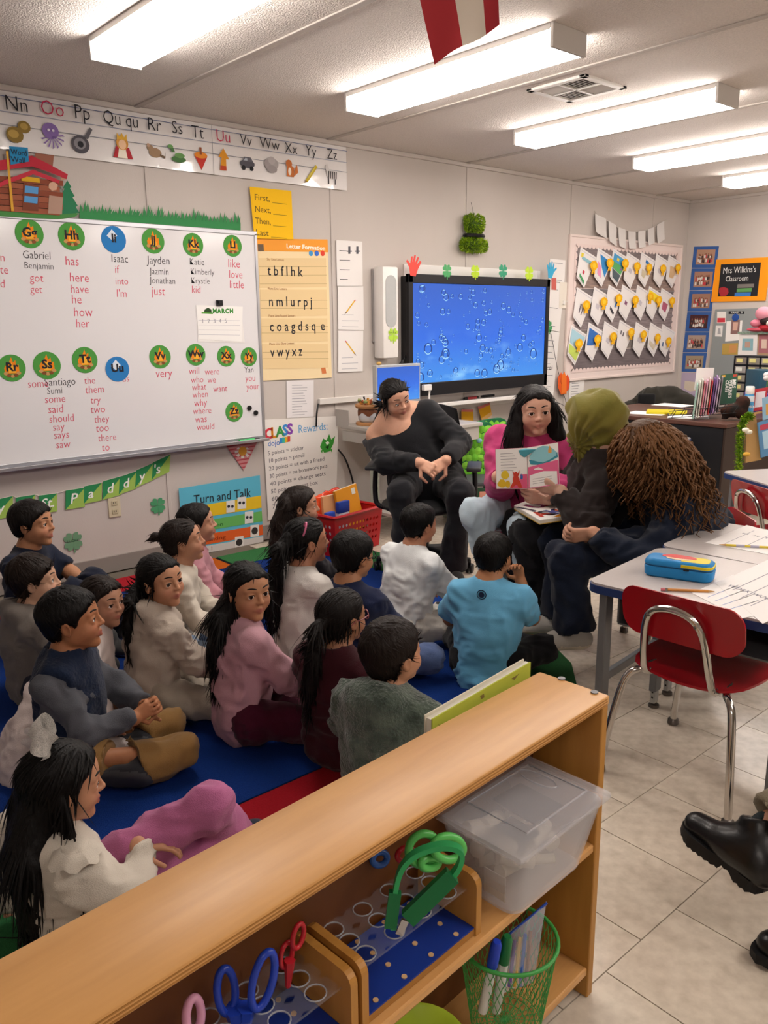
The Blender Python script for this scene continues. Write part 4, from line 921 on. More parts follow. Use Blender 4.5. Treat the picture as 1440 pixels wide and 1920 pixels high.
# ================================================================== figures: implicit surfaces meshed with surface nets
f32=np.float32
def graded(lo,hi,coarse,fine,zones):
 """axis samples from lo to hi: step 'fine' inside any zone, 'coarse' elsewhere"""
 out=[lo];x=lo
 zs=sorted(zones)
 while x<hi:
  st=coarse
  for a,b in zs:
   if a-1e-9<=x<b:st=fine;break
   if x<a<x+coarse:st=max(fine,a-x)
  x+=st;out.append(x)
 return np.array(out,f32)
class Field:
 def __init__(s,lo,hi,step,fine=None,zones=()):
  s.ax=[graded(lo[i],hi[i],step,fine or step,[(z[0][i],z[1][i])for z in zones])for i in range(3)]
  s.F=np.full([len(a)for a in s.ax],0.4,f32)
 def sub(s,lo,hi):
  sl=[]
  for i in range(3):
   a=max(0,int(np.searchsorted(s.ax[i],lo[i]))-1);b=min(len(s.ax[i]),int(np.searchsorted(s.ax[i],hi[i]))+1)
   if b-a<1:return None
   sl.append(slice(a,b))
  return tuple(sl)
 def pts(s,sl):return s.ax[0][sl[0]][:,None,None],s.ax[1][sl[1]][None,:,None],s.ax[2][sl[2]][None,None,:]
 def put(s,sl,d,k,mode):
  F=s.F[sl]
  if mode=='add':
   if k>0:
    h=np.maximum(k-np.abs(F-d),0)/k;s.F[sl]=np.minimum(F,d)-h*h*k*.25
   else:s.F[sl]=np.minimum(F,d)
  else:
   d=-d
   if k>0:
    h=np.maximum(k-np.abs(F-d),0)/k;s.F[sl]=np.maximum(F,d)+h*h*k*.25
   else:s.F[sl]=np.maximum(F,d)
 def cone(s,a,b,ra,rb,k=.02,flat=None,mode='add'):
  """tapered capsule; flat=(unit vector, factor<1) squeezes it along the vector"""
  a=np.array(a,float);b=np.array(b,float);m=max(ra,rb)+k+.012
  sl=s.sub(np.minimum(a,b)-m,np.maximum(a,b)+m)
  if sl is None:return s
  X,Y,Z=s.pts(sl);px,py,pz=X-f32(a[0]),Y-f32(a[1]),Z-f32(a[2]);ba=b-a
  fac=1.0
  if flat is not None:
   n,fac=np.array(flat[0],float),flat[1];n=n/np.linalg.norm(n);q=(1/fac-1)
   dn=(px*f32(n[0])+py*f32(n[1])+pz*f32(n[2]))*f32(q)
   px,py,pz=px+dn*f32(n[0]),py+dn*f32(n[1]),pz+dn*f32(n[2]);ba=ba+n*(ba@n)*q
  L2=float(ba@ba)+1e-12
  h=np.clip((px*f32(ba[0])+py*f32(ba[1])+pz*f32(ba[2]))/f32(L2),0,1)
  dx,dy,dz=px-h*f32(ba[0]),py-h*f32(ba[1]),pz-h*f32(ba[2])
  d=np.sqrt(dx*dx+dy*dy+dz*dz)-(f32(ra)+h*f32(rb-ra))
  if flat is not None:d=d*f32(max(fac,.55))
  s.put(sl,d,f32(k),mode);return s
 def chain(s,P,R,k=.02,flat=None,mode='add'):
  for i in range(len(P)-1):s.cone(P[i],P[i+1],R[i],R[i+1],k,flat,mode)
  return s
 def ell(s,c,r,R=None,k=.02,mode='add'):
  c=np.array(c,float);r=np.array(r,float)if hasattr(r,'__len__')else np.array([r]*3,float)
  m=r.max()+k+.012 if R is not None else r+k+.012
  sl=s.sub(c-m,c+m)
  if sl is None:return s
  X,Y,Z=s.pts(sl);x,y,z=X-f32(c[0]),Y-f32(c[1]),Z-f32(c[2])
  if R is not None:
   R=np.asarray(R,f32);x,y,z=(x*R[0,0]+y*R[1,0]+z*R[2,0],x*R[0,1]+y*R[1,1]+z*R[2,1],x*R[0,2]+y*R[1,2]+z*R[2,2])
  x,y,z=x/f32(r[0]),y/f32(r[1]),z/f32(r[2]);k0=np.sqrt(x*x+y*y+z*z)
  k1=np.sqrt((x/f32(r[0]))**2+(y/f32(r[1]))**2+(z/f32(r[2]))**2)+f32(1e-6)
  s.put(sl,(k0*(k0-1)/k1).astype(f32),f32(k),mode);return s
 def halfcut(s,p,n,lo=None,hi=None,k=0.0):
  """remove everything on the side n points to"""
  sl=(slice(None),)*3 if lo is None else s.sub(lo,hi)
  if sl is None:return s
  X,Y,Z=s.pts(sl);n=np.array(n,float);n=n/np.linalg.norm(n)
  d=(X-f32(p[0]))*f32(n[0])+(Y-f32(p[1]))*f32(n[1])+(Z-f32(p[2]))*f32(n[2])
  s.put(sl,-d,f32(k),'sub');return s
 def mesh(s):
  F=s.F;F[0]=F[-1]=.4;F[:,0]=F[:,-1]=.4;F[:,:,0]=F[:,:,-1]=.4
  I=F<0;nx,ny,nz=F.shape
  c=np.zeros((nx-1,ny-1,nz-1),np.uint8)
  for a in(0,1):
   for b in(0,1):
    for e in(0,1):c+=I[a:nx-1+a,b:ny-1+b,e:nz-1+e]
  act=np.argwhere((c>0)&(c<8))
  if len(act)==0:return np.zeros((0,3)),np.zeros((0,4),int)
  idx=np.full(c.shape,-1,np.int32);idx[tuple(act.T)]=np.arange(len(act))
  i,j,k=act.T;acc=np.zeros((len(act),3));cnt=np.zeros(len(act))
  corner={}
  for a in(0,1):
   for b in(0,1):
    for e in(0,1):corner[a,b,e]=F[i+a,j+b,k+e].astype(float)
  ax=[x.astype(float)for x in s.ax]
  co=lambda t:np.stack([ax[0][i+t[0]],ax[1][j+t[1]],ax[2][k+t[2]]],1)
  for d in range(3):
   for a in(0,1):
    for b in(0,1):
     t0=[a,b];t0.insert(d,0);t1=[a,b];t1.insert(d,1);t0,t1=tuple(t0),tuple(t1)
     f0,f1=corner[t0],corner[t1];m=(f0<0)!=(f1<0)
     t=np.where(m,f0/np.where(m,f0-f1,1),0)[:,None]
     p=co(t0)*(1-t)+co(t1)*t;acc[m]+=p[m];cnt[m]+=1
  V=acc/cnt[:,None];Q=[]
  for d in range(3):
   sl0=[slice(None)]*3;sl1=[slice(None)]*3;sl0[d]=slice(0,-1);sl1[d]=slice(1,None)
   A,B=I[tuple(sl0)],I[tuple(sl1)];E=np.argwhere(A!=B)
   o=[x for x in range(3)if x!=d]
   E=E[(E[:,o[0]]>0)&(E[:,o[1]]>0)&(E[:,o[0]]<c.shape[o[0]])&(E[:,o[1]]<c.shape[o[1]])]
   ins=A[tuple(E.T)];q=[]
   for du,dv in((0,0),(-1,0),(-1,-1),(0,-1)):
    G=E.copy();G[:,o[0]]+=du;G[:,o[1]]+=dv;q.append(idx[tuple(G.T)])
   q=np.stack(q,1);flip=ins if d!=1 else~ins
   q[~flip]=q[~flip][:,::-1];Q.append(q)
  return V,np.concatenate(Q)
def relax(V,Q,it=2,w=.5):
 for _ in range(it):
  A=np.zeros_like(V);c=np.zeros(len(V))
  for a in range(4):
   b=(a+1)%4;np.add.at(A,Q[:,a],V[Q[:,b]]);np.add.at(A,Q[:,b],V[Q[:,a]]);np.add.at(c,Q[:,a],1);np.add.at(c,Q[:,b],1)
  V=V*(1-w)+A/c[:,None]*w
 return V
def normals(V,Q):
 n=np.cross(V[Q[:,2]]-V[Q[:,0]],V[Q[:,3]]-V[Q[:,1]]);N=np.zeros_like(V)
 for a in range(4):np.add.at(N,Q[:,a],n)
 return N/(np.linalg.norm(N,axis=1,keepdims=True)+1e-12)
_LAT=np.random.RandomState(5).rand(32,32,32).astype(f32)
def vnoise(P,seed=0):
 P=np.asarray(P,float)+seed*7.31;i=np.floor(P).astype(int);t=P-i;t=t*t*(3-2*t);r=0
 for a in(0,1):
  for b in(0,1):
   for c in(0,1):
    w_=(t[:,0]if a else 1-t[:,0])*(t[:,1]if b else 1-t[:,1])*(t[:,2]if c else 1-t[:,2])
    r=r+w_*_LAT[(i[:,0]+a)%32,(i[:,1]+b)%32,(i[:,2]+c)%32]
 return r*2-1
def folds(V,Q,amp,scale=13.0,seed=0,mask=None):
 """soft cloth folds pushed along the normals"""
 N=normals(V,Q);W_=V+.05*np.stack([vnoise(V*5,seed+i)for i in range(3)],1)
 a=vnoise(W_*np.array([1,1,.55])*scale,seed+3);b=vnoise(W_*np.array([.6,1,1.3])*scale*1.9,seed+4)
 d=(.55-np.abs(a)*2.4)*amp+(.6-np.abs(b)*2.4)*amp*.55
 if mask is not None:d=d*mask
 return V+N*d[:,None]
def coarsen(V,Q,keep,cell=.022):
 """merge the vertices that clothing covers onto a coarse lattice; the surface stays one piece"""
 K=np.floor(V/cell).astype(np.int64);key=(K[:,0]*4096+K[:,1])*4096+K[:,2];key[keep]=-1-np.arange(keep.sum())-10**14
 u,inv=np.unique(key,return_inverse=True);inv=inv.ravel();n=np.zeros((len(u),3));c=np.zeros(len(u));np.add.at(n,inv,V);np.add.at(c,inv,1)
 q=inv[Q];same=[q[:,i]==q[:,(i+1)%4]for i in range(4)];ns=np.sum(same,0);dia=(q[:,0]==q[:,2])|(q[:,1]==q[:,3])
 quad=q[(ns==0)&~dia];tri=[]
 for i in range(4):
  m=same[i]&(ns==1)&~dia;tri.append(np.stack([q[m][:,(i+1)%4],q[m][:,(i+2)%4],q[m][:,(i+3)%4]],1))
 tri=np.concatenate(tri);st=np.sort(tri,1);_,ix=np.unique(st,axis=0,return_index=True);tri=tri[ix]
 sq=np.sort(quad,1);_,ix=np.unique(sq,axis=0,return_index=True);quad=quad[ix]
 return n/c[:,None],quad,tri
def npmesh(name,V,Q,mats,parent=None,mi=None,tint=None,tri=None):
 me=bpy.data.meshes.new(name);nq=len(Q);nt_=0 if tri is None else len(tri)
 me.vertices.add(len(V));me.vertices.foreach_set('co',np.asarray(V,f32).ravel())
 li=np.asarray(Q,np.int32).ravel();st=np.arange(0,nq*4,4,dtype=np.int32)
 if nt_:li=np.concatenate([li,np.asarray(tri,np.int32).ravel()]);st=np.concatenate([st,nq*4+np.arange(0,nt_*3,3,dtype=np.int32)])
 me.loops.add(len(li));me.loops.foreach_set('vertex_index',li)
 me.polygons.add(nq+nt_);me.polygons.foreach_set('loop_start',st)
 me.polygons.foreach_set('use_smooth',np.ones(nq+nt_,bool))
 for m in(mats if isinstance(mats,(list,tuple))else[mats]):me.materials.append(m)
 if mi is not None:me.polygons.foreach_set('material_index',np.asarray(mi,np.int32))
 me.update(calc_edges=True)
 if tint is not None:
  at=me.attributes.new('tint','FLOAT','POINT');at.data.foreach_set('value',np.asarray(tint,f32))
 o=bpy.data.objects.new(name,me);COL.objects.link(o)
 if parent is not None:o.parent=parent
 return o
def rotm(yaw=0,pitch=0,roll=0):
 """head/limb frame: columns right, forward, up.  yaw to the left, pitch up, roll towards the right shoulder; degrees"""
 return np.array((Matrix.Rotation(math.radians(yaw),3,'Z')@Matrix.Rotation(math.radians(pitch),3,'X')@Matrix.Rotation(math.radians(roll),3,'Y')))
def unit(v):v=np.array(v,float);return v/(np.linalg.norm(v)+1e-12)
def ik(a,c,l1,l2,hint):
 """middle joint between a and c with bone lengths l1, l2, bent towards hint; the end may be pulled in"""
 a,c=np.array(a,float),np.array(c,float);d=c-a;L=np.linalg.norm(d);mx=(l1+l2)*.995
 if L>mx:c=a+d/L*mx;d=c-a;L=mx
 x=(l1*l1-l2*l2+L*L)/(2*L);h=math.sqrt(max(l1*l1-x*x,0));u=d/L
 n=np.array(hint,float)-u*(np.array(hint,float)@u);n=unit(n)
 return a+u*x+n*h,c
SKIN={}
def skin(tone):
 return mat('skin_'+tone.strip('#'),tone,.5,spec=.35,sss=.12,mottle=(60,.06),tint='#a85e58')
M_sclera=mat('eye_white','#e4dedb',.15,spec=.5);M_iris=mat('iris_brown','#2e1a10',.12,spec=.6);M_pupil=mat('pupil','#050404',.08,spec=.7)
HAIRM={}
def hairmat(c):
 return mat('hair_'+c.strip('#'),c,.5,spec=.2,bump=(140,.3,3),stretch=(1,1,.08))
def cloth(c,fz=.3,sc=420,rough=.85,mott=None):
 return mat('cloth_'+c.strip('#')+('_%d'%int(fz*10)),c,rough,spec=.2,sheen=.12,bump=(sc,fz),mottle=mott or(14,.12))
def head_prims(F,C,R,h,ear=True,wide=1.0,smile=0.0):
 """skull, face, lids, nose, lips, ears.  C centre, R columns right/forward/up, h chin-to-crown height"""
 T=lambda x,y,z:C+R@(np.array([x*wide,y,z])*h)
 E_=lambda c,r,k=.05,mode='add':F.ell(T(*c),np.array(r)*h,R,k*h,mode)
 E_((0,-.07,.14),(.355*wide,.43,.37));E_((0,.10,.16),(.30*wide,.27,.27),.08);E_((0,.11,-.12),(.275*wide,.27,.36),.08)
 for s in(-1,1):
  E_((s*.19,.03,-.20),(.1,.14,.13),.1);E_((s*.16,.205,-.14),(.135,.14,.13),.09)
  F.cone(T(s*.21,.29,.115),T(s*.05,.35,.11),.03*h,.03*h,.06*h)
  E_((s*.15,.425,.01),(.1,.09,.075),.06,'sub')
 E_((0,.27,-.41),(.1,.09,.08),.08)
 F.cone(T(0,.36,.06),T(0,.43,-.085),.026*h,.036*h,.05*h);E_((0,.432,-.1),(.044,.042,.038),.03)
 for s in(-1,1):E_((s*.047,.395,-.112),(.032,.04,.027),.025)
 for s in(-1,1):
  F.cone(T(s*(.095+.02*smile),.335,-.25+.028*smile),T(0,.382,-.226),.014*h,.024*h,.03*h);F.cone(T(s*(.085+.02*smile),.335,-.264+.028*smile),T(0,.374,-.285),.014*h,.029*h,.03*h)
 F.cone(T(-.085-.02*smile,.368,-.254+.028*smile),T(0,.425,-.252),.007*h,.010*h,.012*h,mode='sub');F.cone(T(.085+.02*smile,.368,-.254+.028*smile),T(0,.425,-.252),.007*h,.010*h,.012*h,mode='sub')
 for s in(-1,1):
  E_((s*.148,.285,.012),(.09,.092,.088),.02);E_((s*.150,.375,.008),(.068,.062,.033),.006,'sub')
  if ear:
   Re=R@rotm(s*-18,0,s*8);c=T(s*.365,-.04,-.03)
   F.ell(c,np.array([.032,.085,.125])*h,Re,.02*h);F.ell(c+R@np.array([s*.03,.012,.012])*h,np.array([.022,.045,.075])*h,Re,.02*h,'sub')
   F.ell(T(s*.34,.0,-.03),np.array([.03,.03,.05])*h,R,.02*h)
def face_tint(V,C,R,h):
 L=(V-C)@R/h;m=np.exp(-(((L[:,0]/.10)**2+((L[:,2]+.252)/.042)**2)**1.5))*(L[:,1]>.28)
 ch=.28*np.exp(-(((np.abs(L[:,0])-.18)/.09)**2+((L[:,2]+.13)/.09)**2))*(L[:,1]>.1)
 return np.clip(m*.85+ch,0,1)*(np.abs(L).max(1)<.6)
def eyes_of(par,C,R,h,gaze=(0,0),browcol='#140f0d',smile=0,lash=True):
 T=lambda x,y,z:C+R@(np.array([x,y,z])*h)
 G=R@rotm(gaze[0],gaze[1])
 for s in(-1,1):
  b=MB();n=16;rr=.079*h;c=T(s*.148,.285,.012);rings=[0,12,27,33,50,75,105,140,180];vs=[]
  for a in rings:
   for j in range(n):
    q=np.array([math.sin(math.radians(a))*math.cos(2*PI*j/n),math.cos(math.radians(a)),math.sin(math.radians(a))*math.sin(2*PI*j/n)]);vs.append(c+G@q*rr)
  for i in range(len(rings)-1):
   b.use(M_pupil if i==0 else M_iris if i<2 else M_sclera);b.add(vs[i*n:(i+2)*n],[(j,(j+1)%n,n+(j+1)%n,n+j)for j in range(n)])
  b.build('eye',parent=par,smooth=80)
  br=smoothpath([T(s*.06,.385,.142),T(s*.13,.370,.165),T(s*.20,.325,.158),T(s*.25,.270,.120)],4);N_=len(br)
  b=MB();b.tube(br,[h*(.005+.008*math.sin(PI*min(1,.25+.75*i/(N_-1))))for i in range(N_)],6);b.build('eyebrow',hairmat(browcol),par,smooth=60)
  if lash:
   b=MB();b.tube([T(s*(.150+.070*math.cos(t)),.366-.045*math.cos(t)**2*(1.0 if s*math.cos(t)*s>0 else .45),.010+.034*math.sin(t))for t in np.linspace(.1,PI-.1,9)],.0085*h,5);b.build('eyelashes',M_pupil,par,smooth=60)
def hand(F,wrist,d,palm,s,side,curl=(.35,.35,.4,.45),spread=.06,thumb=.5,thumbcurl=.3):
 """hand of length s: d finger direction, palm the way the palm looks, side +1 right / -1 left hand"""
 y=unit(d);z=-np.array(palm,float);z=unit(z-y*(z@y));x=np.cross(y,z)*side
 W=lambda p:np.array(wrist)+(x*p[0]+y*p[1]+z*p[2])*s
 F.cone(W((-.08,.02,0)),W((-.13,.42,0)),.095*s,.09*s,.04*s,(z,.75));F.cone(W((.07,.02,0)),W((.13,.42,.01)),.095*s,.085*s,.05*s,(z,.75));F.cone(W((0,.05,0)),W((0,.42,.01)),.11*s,.1*s,.04*s,(z,.7))
 # palm-up axis: +x is the thumb side of a right hand seen from its back
 for i,(fx,L_)in enumerate(((-.165,.34),(-.055,.42),(.055,.45),(.16,.41))):
  i_=3-i;c=curl[i_];p=np.array([-fx*-1.0,.44-.03*(i==0),.01]);a=0.0;w_=(fx)*spread*6
  for q,fr in enumerate((.45,.31,.24)):
   a+=c*(1.0,1.25,.8)[q];n_=p+np.array([math.sin(w_)*.5,math.cos(a),-math.sin(a)])*L_*fr
   r0,r1=(.054,.05,.046)[q],(.05,.046,.04)[q]
   F.cone(W(p),W(n_),r0*s,r1*s,.012*s);p=n_
 p0=np.array([.13,.12,-.03]);p1=p0+np.array([.62*math.sin(thumb)+.08,.22,-.10])*.62;p2=p1+np.array([.20*math.sin(thumb)-.25*thumbcurl,.25,-.10-.2*thumbcurl])*.9
 F.cone(W(p0),W(p1),.075*s,.06*s,.04*s);F.cone(W(p1),W(p2),.056*s,.045*s,.012*s)
def tufts(name,V,N,par,m,n,flow,ln,wd,lift=.1,seg=3,seed=0,mask=None,curl=0.0,droop=0.0,crown=None,jit=.25,face=None,bend=0.0):
 """locks of hair lying on the hair surface: tapered ribbons along the flow"""
 r=np.random.RandomState(seed);ok=np.arange(len(V))if mask is None else np.flatnonzero(mask)
 if len(ok)==0:return None
 pk=r.choice(ok,n);P=V[pk]-N[pk]*wd*.3;Nn=N[pk]
 if crown is not None:fl=P-crown;fl=fl/(np.linalg.norm(fl,axis=1,keepdims=True)+1e-9)+np.array(flow)*.55
 else:fl=np.tile(np.array(flow,float),(n,1))
 fl=fl+r.randn(n,3)*jit;t=fl-Nn*(fl*Nn).sum(1,keepdims=True);t/=np.linalg.norm(t,axis=1,keepdims=True)+1e-9
 side=np.cross(t,Nn);L_=ln*r.uniform(.6,1.15,n)[:,None];wv=wd*r.uniform(.6,1.3,n)[:,None]
 if face is not None:
  C,R,h=face;keep=np.ones(n,bool)
  for u in(.55,1.0):
   E=(P+t*L_*u+Nn*(lift*L_*u*(1-u*(1+droop))-bend*(L_*u)**2)-C)@R/h
   keep&=~((E[:,1]>.10)&(np.abs(E[:,0])<.37)&(E[:,2]<.24)&(E[:,2]>-.7))&~((E[:,1]>.41)&(E[:,2]<.5))&(E[:,2]<.60)
  P,t,Nn,side,L_,wv=[q[keep]for q in(P,t,Nn,side,L_,wv)];n=len(P)
 vs=[];ph=r.uniform(0,6.28,(n,1))
 for k in range(seg+1):
  u=k/seg;w_=wv*(1-u)**.7*(.55+.45*min(1,u*3))+wd*.04
  c=P+t*L_*u+Nn*(lift*L_*u*(1-u*(1+droop))-bend*(L_*u)**2)+side*(curl*np.sin(ph+u*7)*L_)
  vs.append(np.stack([c-side*w_,c+Nn*w_*.55,c+side*w_],1))
 A=np.stack(vs,1).reshape(-1,3);K=3;per=(seg+1)*3;base=np.arange(n)[:,None]*per;Q=[]
 for k in range(seg):
  for j in range(2):Q.append(np.stack([base[:,0]+k*K+j,base[:,0]+k*K+j+1,base[:,0]+(k+1)*K+j+1,base[:,0]+(k+1)*K+j],1))
 return A,np.concatenate(Q)
def join(parts):
 V=[];Q=[];o=0
 for p in parts:
  if p is None:continue
  V.append(p[0]);Q.append(p[1]+o);o+=len(p[0])
 return np.concatenate(V),np.concatenate(Q)
HL={'boy':([-.6,-.3,-.16,-.12,.03,.08,.16,.24,.32,.5],[-.27,-.25,-.2,.03,.05,-.08,.06,.16,.25,.30]),
'girl':([-.6,-.3,-.16,-.12,.03,.08,.16,.24,.32,.5],[-.34,-.32,-.25,.0,.06,-.02,.10,.22,.30,.36]),
'fringe':([-.6,-.3,-.16,-.12,.03,.08,.16,.27,.34,.5],[-.27,-.25,-.2,.0,.04,-.08,.04,.10,.16,.18])}
def hair_cap(F,C,R,h,style='boy',thick=.045,vol=(0,0,0),wide=1.0):
 """hair over the skull, cut along a hairline given in the head's own frame"""
 T=lambda x,y,z:C+R@(np.array([x,y,z])*h);th=thick
 F.ell(T(0,-.075+vol[1],.15+vol[2]),np.array([(.355+th)*wide,.43+th+vol[1]*.3,.37+th+vol[2]])*h,R,0);F.ell(T(0,.10,.17),np.array([(.30+th*.8)*wide,.27+th*.8,.27+th])*h,R,.08*h)
 F.ell(T(0,-.19,-.08),np.array([.30*wide,.24+th,.24])*h,R,.08*h)
 m=.75*h;sl=F.sub(C-m,C+m);X,Y,Z=F.pts(sl)
 x,y,z=X-f32(C[0]),Y-f32(C[1]),Z-f32(C[2]);Rf=np.asarray(R,f32)
 ly=(x*Rf[0,1]+y*Rf[1,1]+z*Rf[2,1])/f32(h);lz=(x*Rf[0,2]+y*Rf[1,2]+z*Rf[2,2])/f32(h)
 hl=np.interp(ly,*HL[style]).astype(f32);
 lx=(x*Rf[0,0]+y*Rf[1,0]+z*Rf[2,0])/f32(h);hl=hl+.018*np.sin(lx*31+ly*17)+.012*np.sin(lx*67-ly*41)
 d=(hl-lz)*f32(.8*h);k=f32(.075*h);q=np.maximum(k-np.abs(F.F[sl]-d),0)/k;F.F[sl]=np.maximum(F.F[sl],d)+q*q*k*.25
KID=dict(hs=.19,sh=.128,ua=.175,fa=.155,hand=.125,th=.27,sn=.27,ft=.18,pel=.105,waist=.098,chest=.108,arm=.036,wr=.024,thr=.060,kn=.047,an=.036,neck=.037,hip=.07,trunk=.30)
WOM=dict(hs=.215,sh=.172,ua=.275,fa=.24,hand=.172,th=.42,sn=.41,ft=.245,pel=.165,waist=.15,chest=.15,arm=.052,wr=.03,thr=.092,kn=.066,an=.045,neck=.054,hip=.095,trunk=.47)
def person(label,head,heading,D=KID,k=1.0,hs=None,hyaw=0,hpitch=0,hroll=0,skincol='#b98268',haircol='#14100f',style='boy',lean=.06,side=0.0,ph=None,pelvis=None,
arms=None,legs='cross',top='#888888',topfz=.3,bottom='#333344',shoe='#444444',sole='#d8d4ce',gaze=(0,0),hairf=None,extra=None,hood=None,vest=None,collar=None,loose=1.0,sleeve=1.0,
tuft=(900,.034,.0045),fold=.0105,group='children seated on the carpet',name='person',show=('eyes','shoes'),neckcut=1.0,thick=.045,cat='person',fat=1.0,hem=0.0,bare=None,curl=(.35,.38,.42,.48),tuftmask=None,wide=1.0,capon=True,fine=None,warms=None,wlegs=None,topmat=None,botmat=None,flare=1.0,cuffc=None,vol=(0,0,0),thumb=.5,pulled=False,ear=True,smile=0.0):
 """one figure.  head: world centre of the head; heading: world angle the body faces (degrees from +x)."""
 G={a:b*k for a,b in D.items()};h=hs or G['hs']
 a=math.radians(heading);fwd=np.array([math.cos(a),math.sin(a),0]);rgt=np.array([math.sin(a),-math.cos(a),0]);head=np.array(head,float)
 ph=G['pel']*.92 if ph is None else ph
 base=head-fwd*lean-rgt*side if pelvis is None else np.array(pelvis,float)
 base=np.array([base[0],base[1],0.0])
 # local frame: x right, y forward, z up, origin under the pelvis
 B=np.stack([rgt,fwd,np.array([0,0,1.0])],1);loc=lambda p:(np.asarray(p,float)-base)@B
 H=loc(head);P=np.array([0,0,ph]);RH=rotm(hyaw,hpitch,hroll)
 NB=H+RH@np.array([0,-.16,-.52])*h  # base of the skull
 up=unit(NB-P);L_=np.linalg.norm(NB-P)
 SC=P+up*max(.05,L_-G['neck']*.75)  # between the shoulders
 SC=SC+np.array([0,-.012*k,0]);CH=P+(SC-P)*.70;WA=P+(SC-P)*.36
 sx=unit(np.cross(np.array([0,1.0,0]),up));sx=np.array([1.0,0,0])if abs(sx[0])<.3 else sx*np.sign(sx[0])
 shl={s:SC+sx*s*G['sh']-up*.036*k for s in(-1,1)};fy=np.cross(up,sx)
 hipj={s:P+np.array([s*G['hip'],.01,0])for s in(-1,1)}
 if wlegs:legs={s:(loc(q[0]),loc(q[1]),np.asarray(q[2],float)@B)for s,q in wlegs.items()}
 if warms:arms={s:(loc(q[0]),np.asarray(q[1],float)@B,np.asarray(q[2],float)@B,np.asarray(q[3],float)@B,*q[4:])for s,q in warms.items()}
 # legs
 if legs=='cross':LG={s:(np.array([s*.225,.20,.085])*k,np.array([-s*.05,.255+.03*s,.05])*k,np.array([-s*.7,.55,0]))for s in(-1,1)}
 elif legs=='up':LG={s:(np.array([s*.085,.27,.30])*k,np.array([s*.08,.40,.05])*k,np.array([s*.1,1,-.1]))for s in(-1,1)}
 elif legs=='kneel':LG={s:(np.array([s*.1,.24,.06])*k,np.array([s*.09,-.04,.045])*k,np.array([0,-1,.0]))for s in(-1,1)}
 else:LG={s:tuple(np.array(q,float)for q in legs[s])for s in(-1,1)}
 # arms: target wrist (local), elbow hint, finger direction, palm direction
 AR={}
 for s in(-1,1):
  q=(arms or{}).get(s)or(np.array([s*.09,.22,.17])*k,(s*1.0,-.5,-.5),(-s*.5,.8,-.2),(0,-.2,-1))
  el,wr=ik(shl[s],q[0],G['ua'],G['fa'],q[1]);AR[s]=(el,wr,unit(q[2]),np.array(q[3],float),q[4]if len(q)>4 else curl)
 pts=[H+h*.8,H-h*.8,P,*[p for s in(-1,1)for p in(AR[s][0],AR[s][1],*LG[s][:2])]]
 lo=np.min([p for p in pts]+[np.array([-.22,-.2,0])*k],0)-.12*k-.06;hi=np.max([p for p in pts]+[np.array([.22,.2,.2])*k],0)+.12*k+.06;lo[2]=max(lo[2],-.02)
 # ---- body
 zones=[(H-h*.62,H+h*.62)]
 for s in(-1,1):
  c=AR[s][1]+AR[s][2]*G['hand']*.5;zones.append((c-G['hand']*.62,c+G['hand']*.62))
 F=Field(lo,hi,.014,fine or(.0042 if D is KID else .0046),zones)
 F.cone(P,WA,G['pel']*.6,G['waist']*.6,.03,(fy,.7));F.cone(WA,SC,G['waist']*.6,G['chest']*.62,.03,(fy,.7))
 if bare:F.cone(SC+sx*G['sh']*.95-up*.02,SC-sx*G['sh']*.95-up*.02,G['arm']*1.12,G['arm']*1.12,.05);F.cone(SC-up*.02+fy*.01,CH+up*.03+fy*.03,G['chest']*.80,G['chest']*.85,.05,(fy,.75));F.cone(SC+up*G['neck']*.7,SC+sx*G['sh']*.6+up*.0,G['neck']*.9,G['arm']*.9,.05);F.cone(SC+up*G['neck']*.7,SC-sx*G['sh']*.6,G['neck']*.9,G['arm']*.9,.05)
 F.cone(shl[1],shl[-1],G['arm']*.7,G['arm']*.7,.03)
 for s in(-1,1):
  el,wr,hd,pl,cu=AR[s];F.cone(shl[s],el,G['arm']*.75,G['arm']*.65,.02);F.cone(el,wr,G['arm']*(.65 if sleeve>.6 else .95),G['wr'],.02)
  if sleeve<.6:F.cone(shl[s],el,G['arm']*.9,G['arm']*.85,.02)
  hand(F,wr,hd,pl,G['hand'],s,curl=cu,thumb=thumb)
  kn,an,fd=LG[s];F.cone(hipj[s],kn,G['thr']*.6,G['kn']*.6,.02);F.cone(kn,an,G['kn']*.6,G['an']*.8,.02)
 F.cone(H+RH@np.array([0,-.10,-.22])*h,NB+(H-NB)*.1,G['neck']*1.02,G['neck'],.03);F.cone(NB+(H-NB)*.1,SC-up*.03,G['neck'],G['neck']*1.25,.04)
 head_prims(F,H,RH,h,wide=wide,ear=ear,smile=smile)
 V,Q=F.mesh();kp=np.linalg.norm(V-(H-up*h*.12),axis=1)<h*.86
 for s in(-1,1):kp|=np.linalg.norm(V-AR[s][1]-AR[s][2]*G['hand']*.45,axis=1)<G['hand']*.72
 if bare:kp|=np.linalg.norm(V-SC,axis=1)<.24
 V,Q,tr=coarsen(V,Q,kp,.022 if sleeve>.6 else .011);root=npmesh(name,V,Q,skin(skincol),tint=face_tint(V,H,RH,h),tri=tr)
 root.location=base;root.rotation_euler=(0,0,a-PI/2);tag(root,label,cat,group)
 if 'eyes' in show:eyes_of(root,H,RH,h,gaze,haircol if haircol!='#3a2a20' else '#2a1c16')
 # ---- top
 F=Field(lo,hi,.0095 if D is KID else .0115);tt=.012*k*loose;lo2=loose
 fl=(fy,.74);hz=P-np.array([0,0,0])
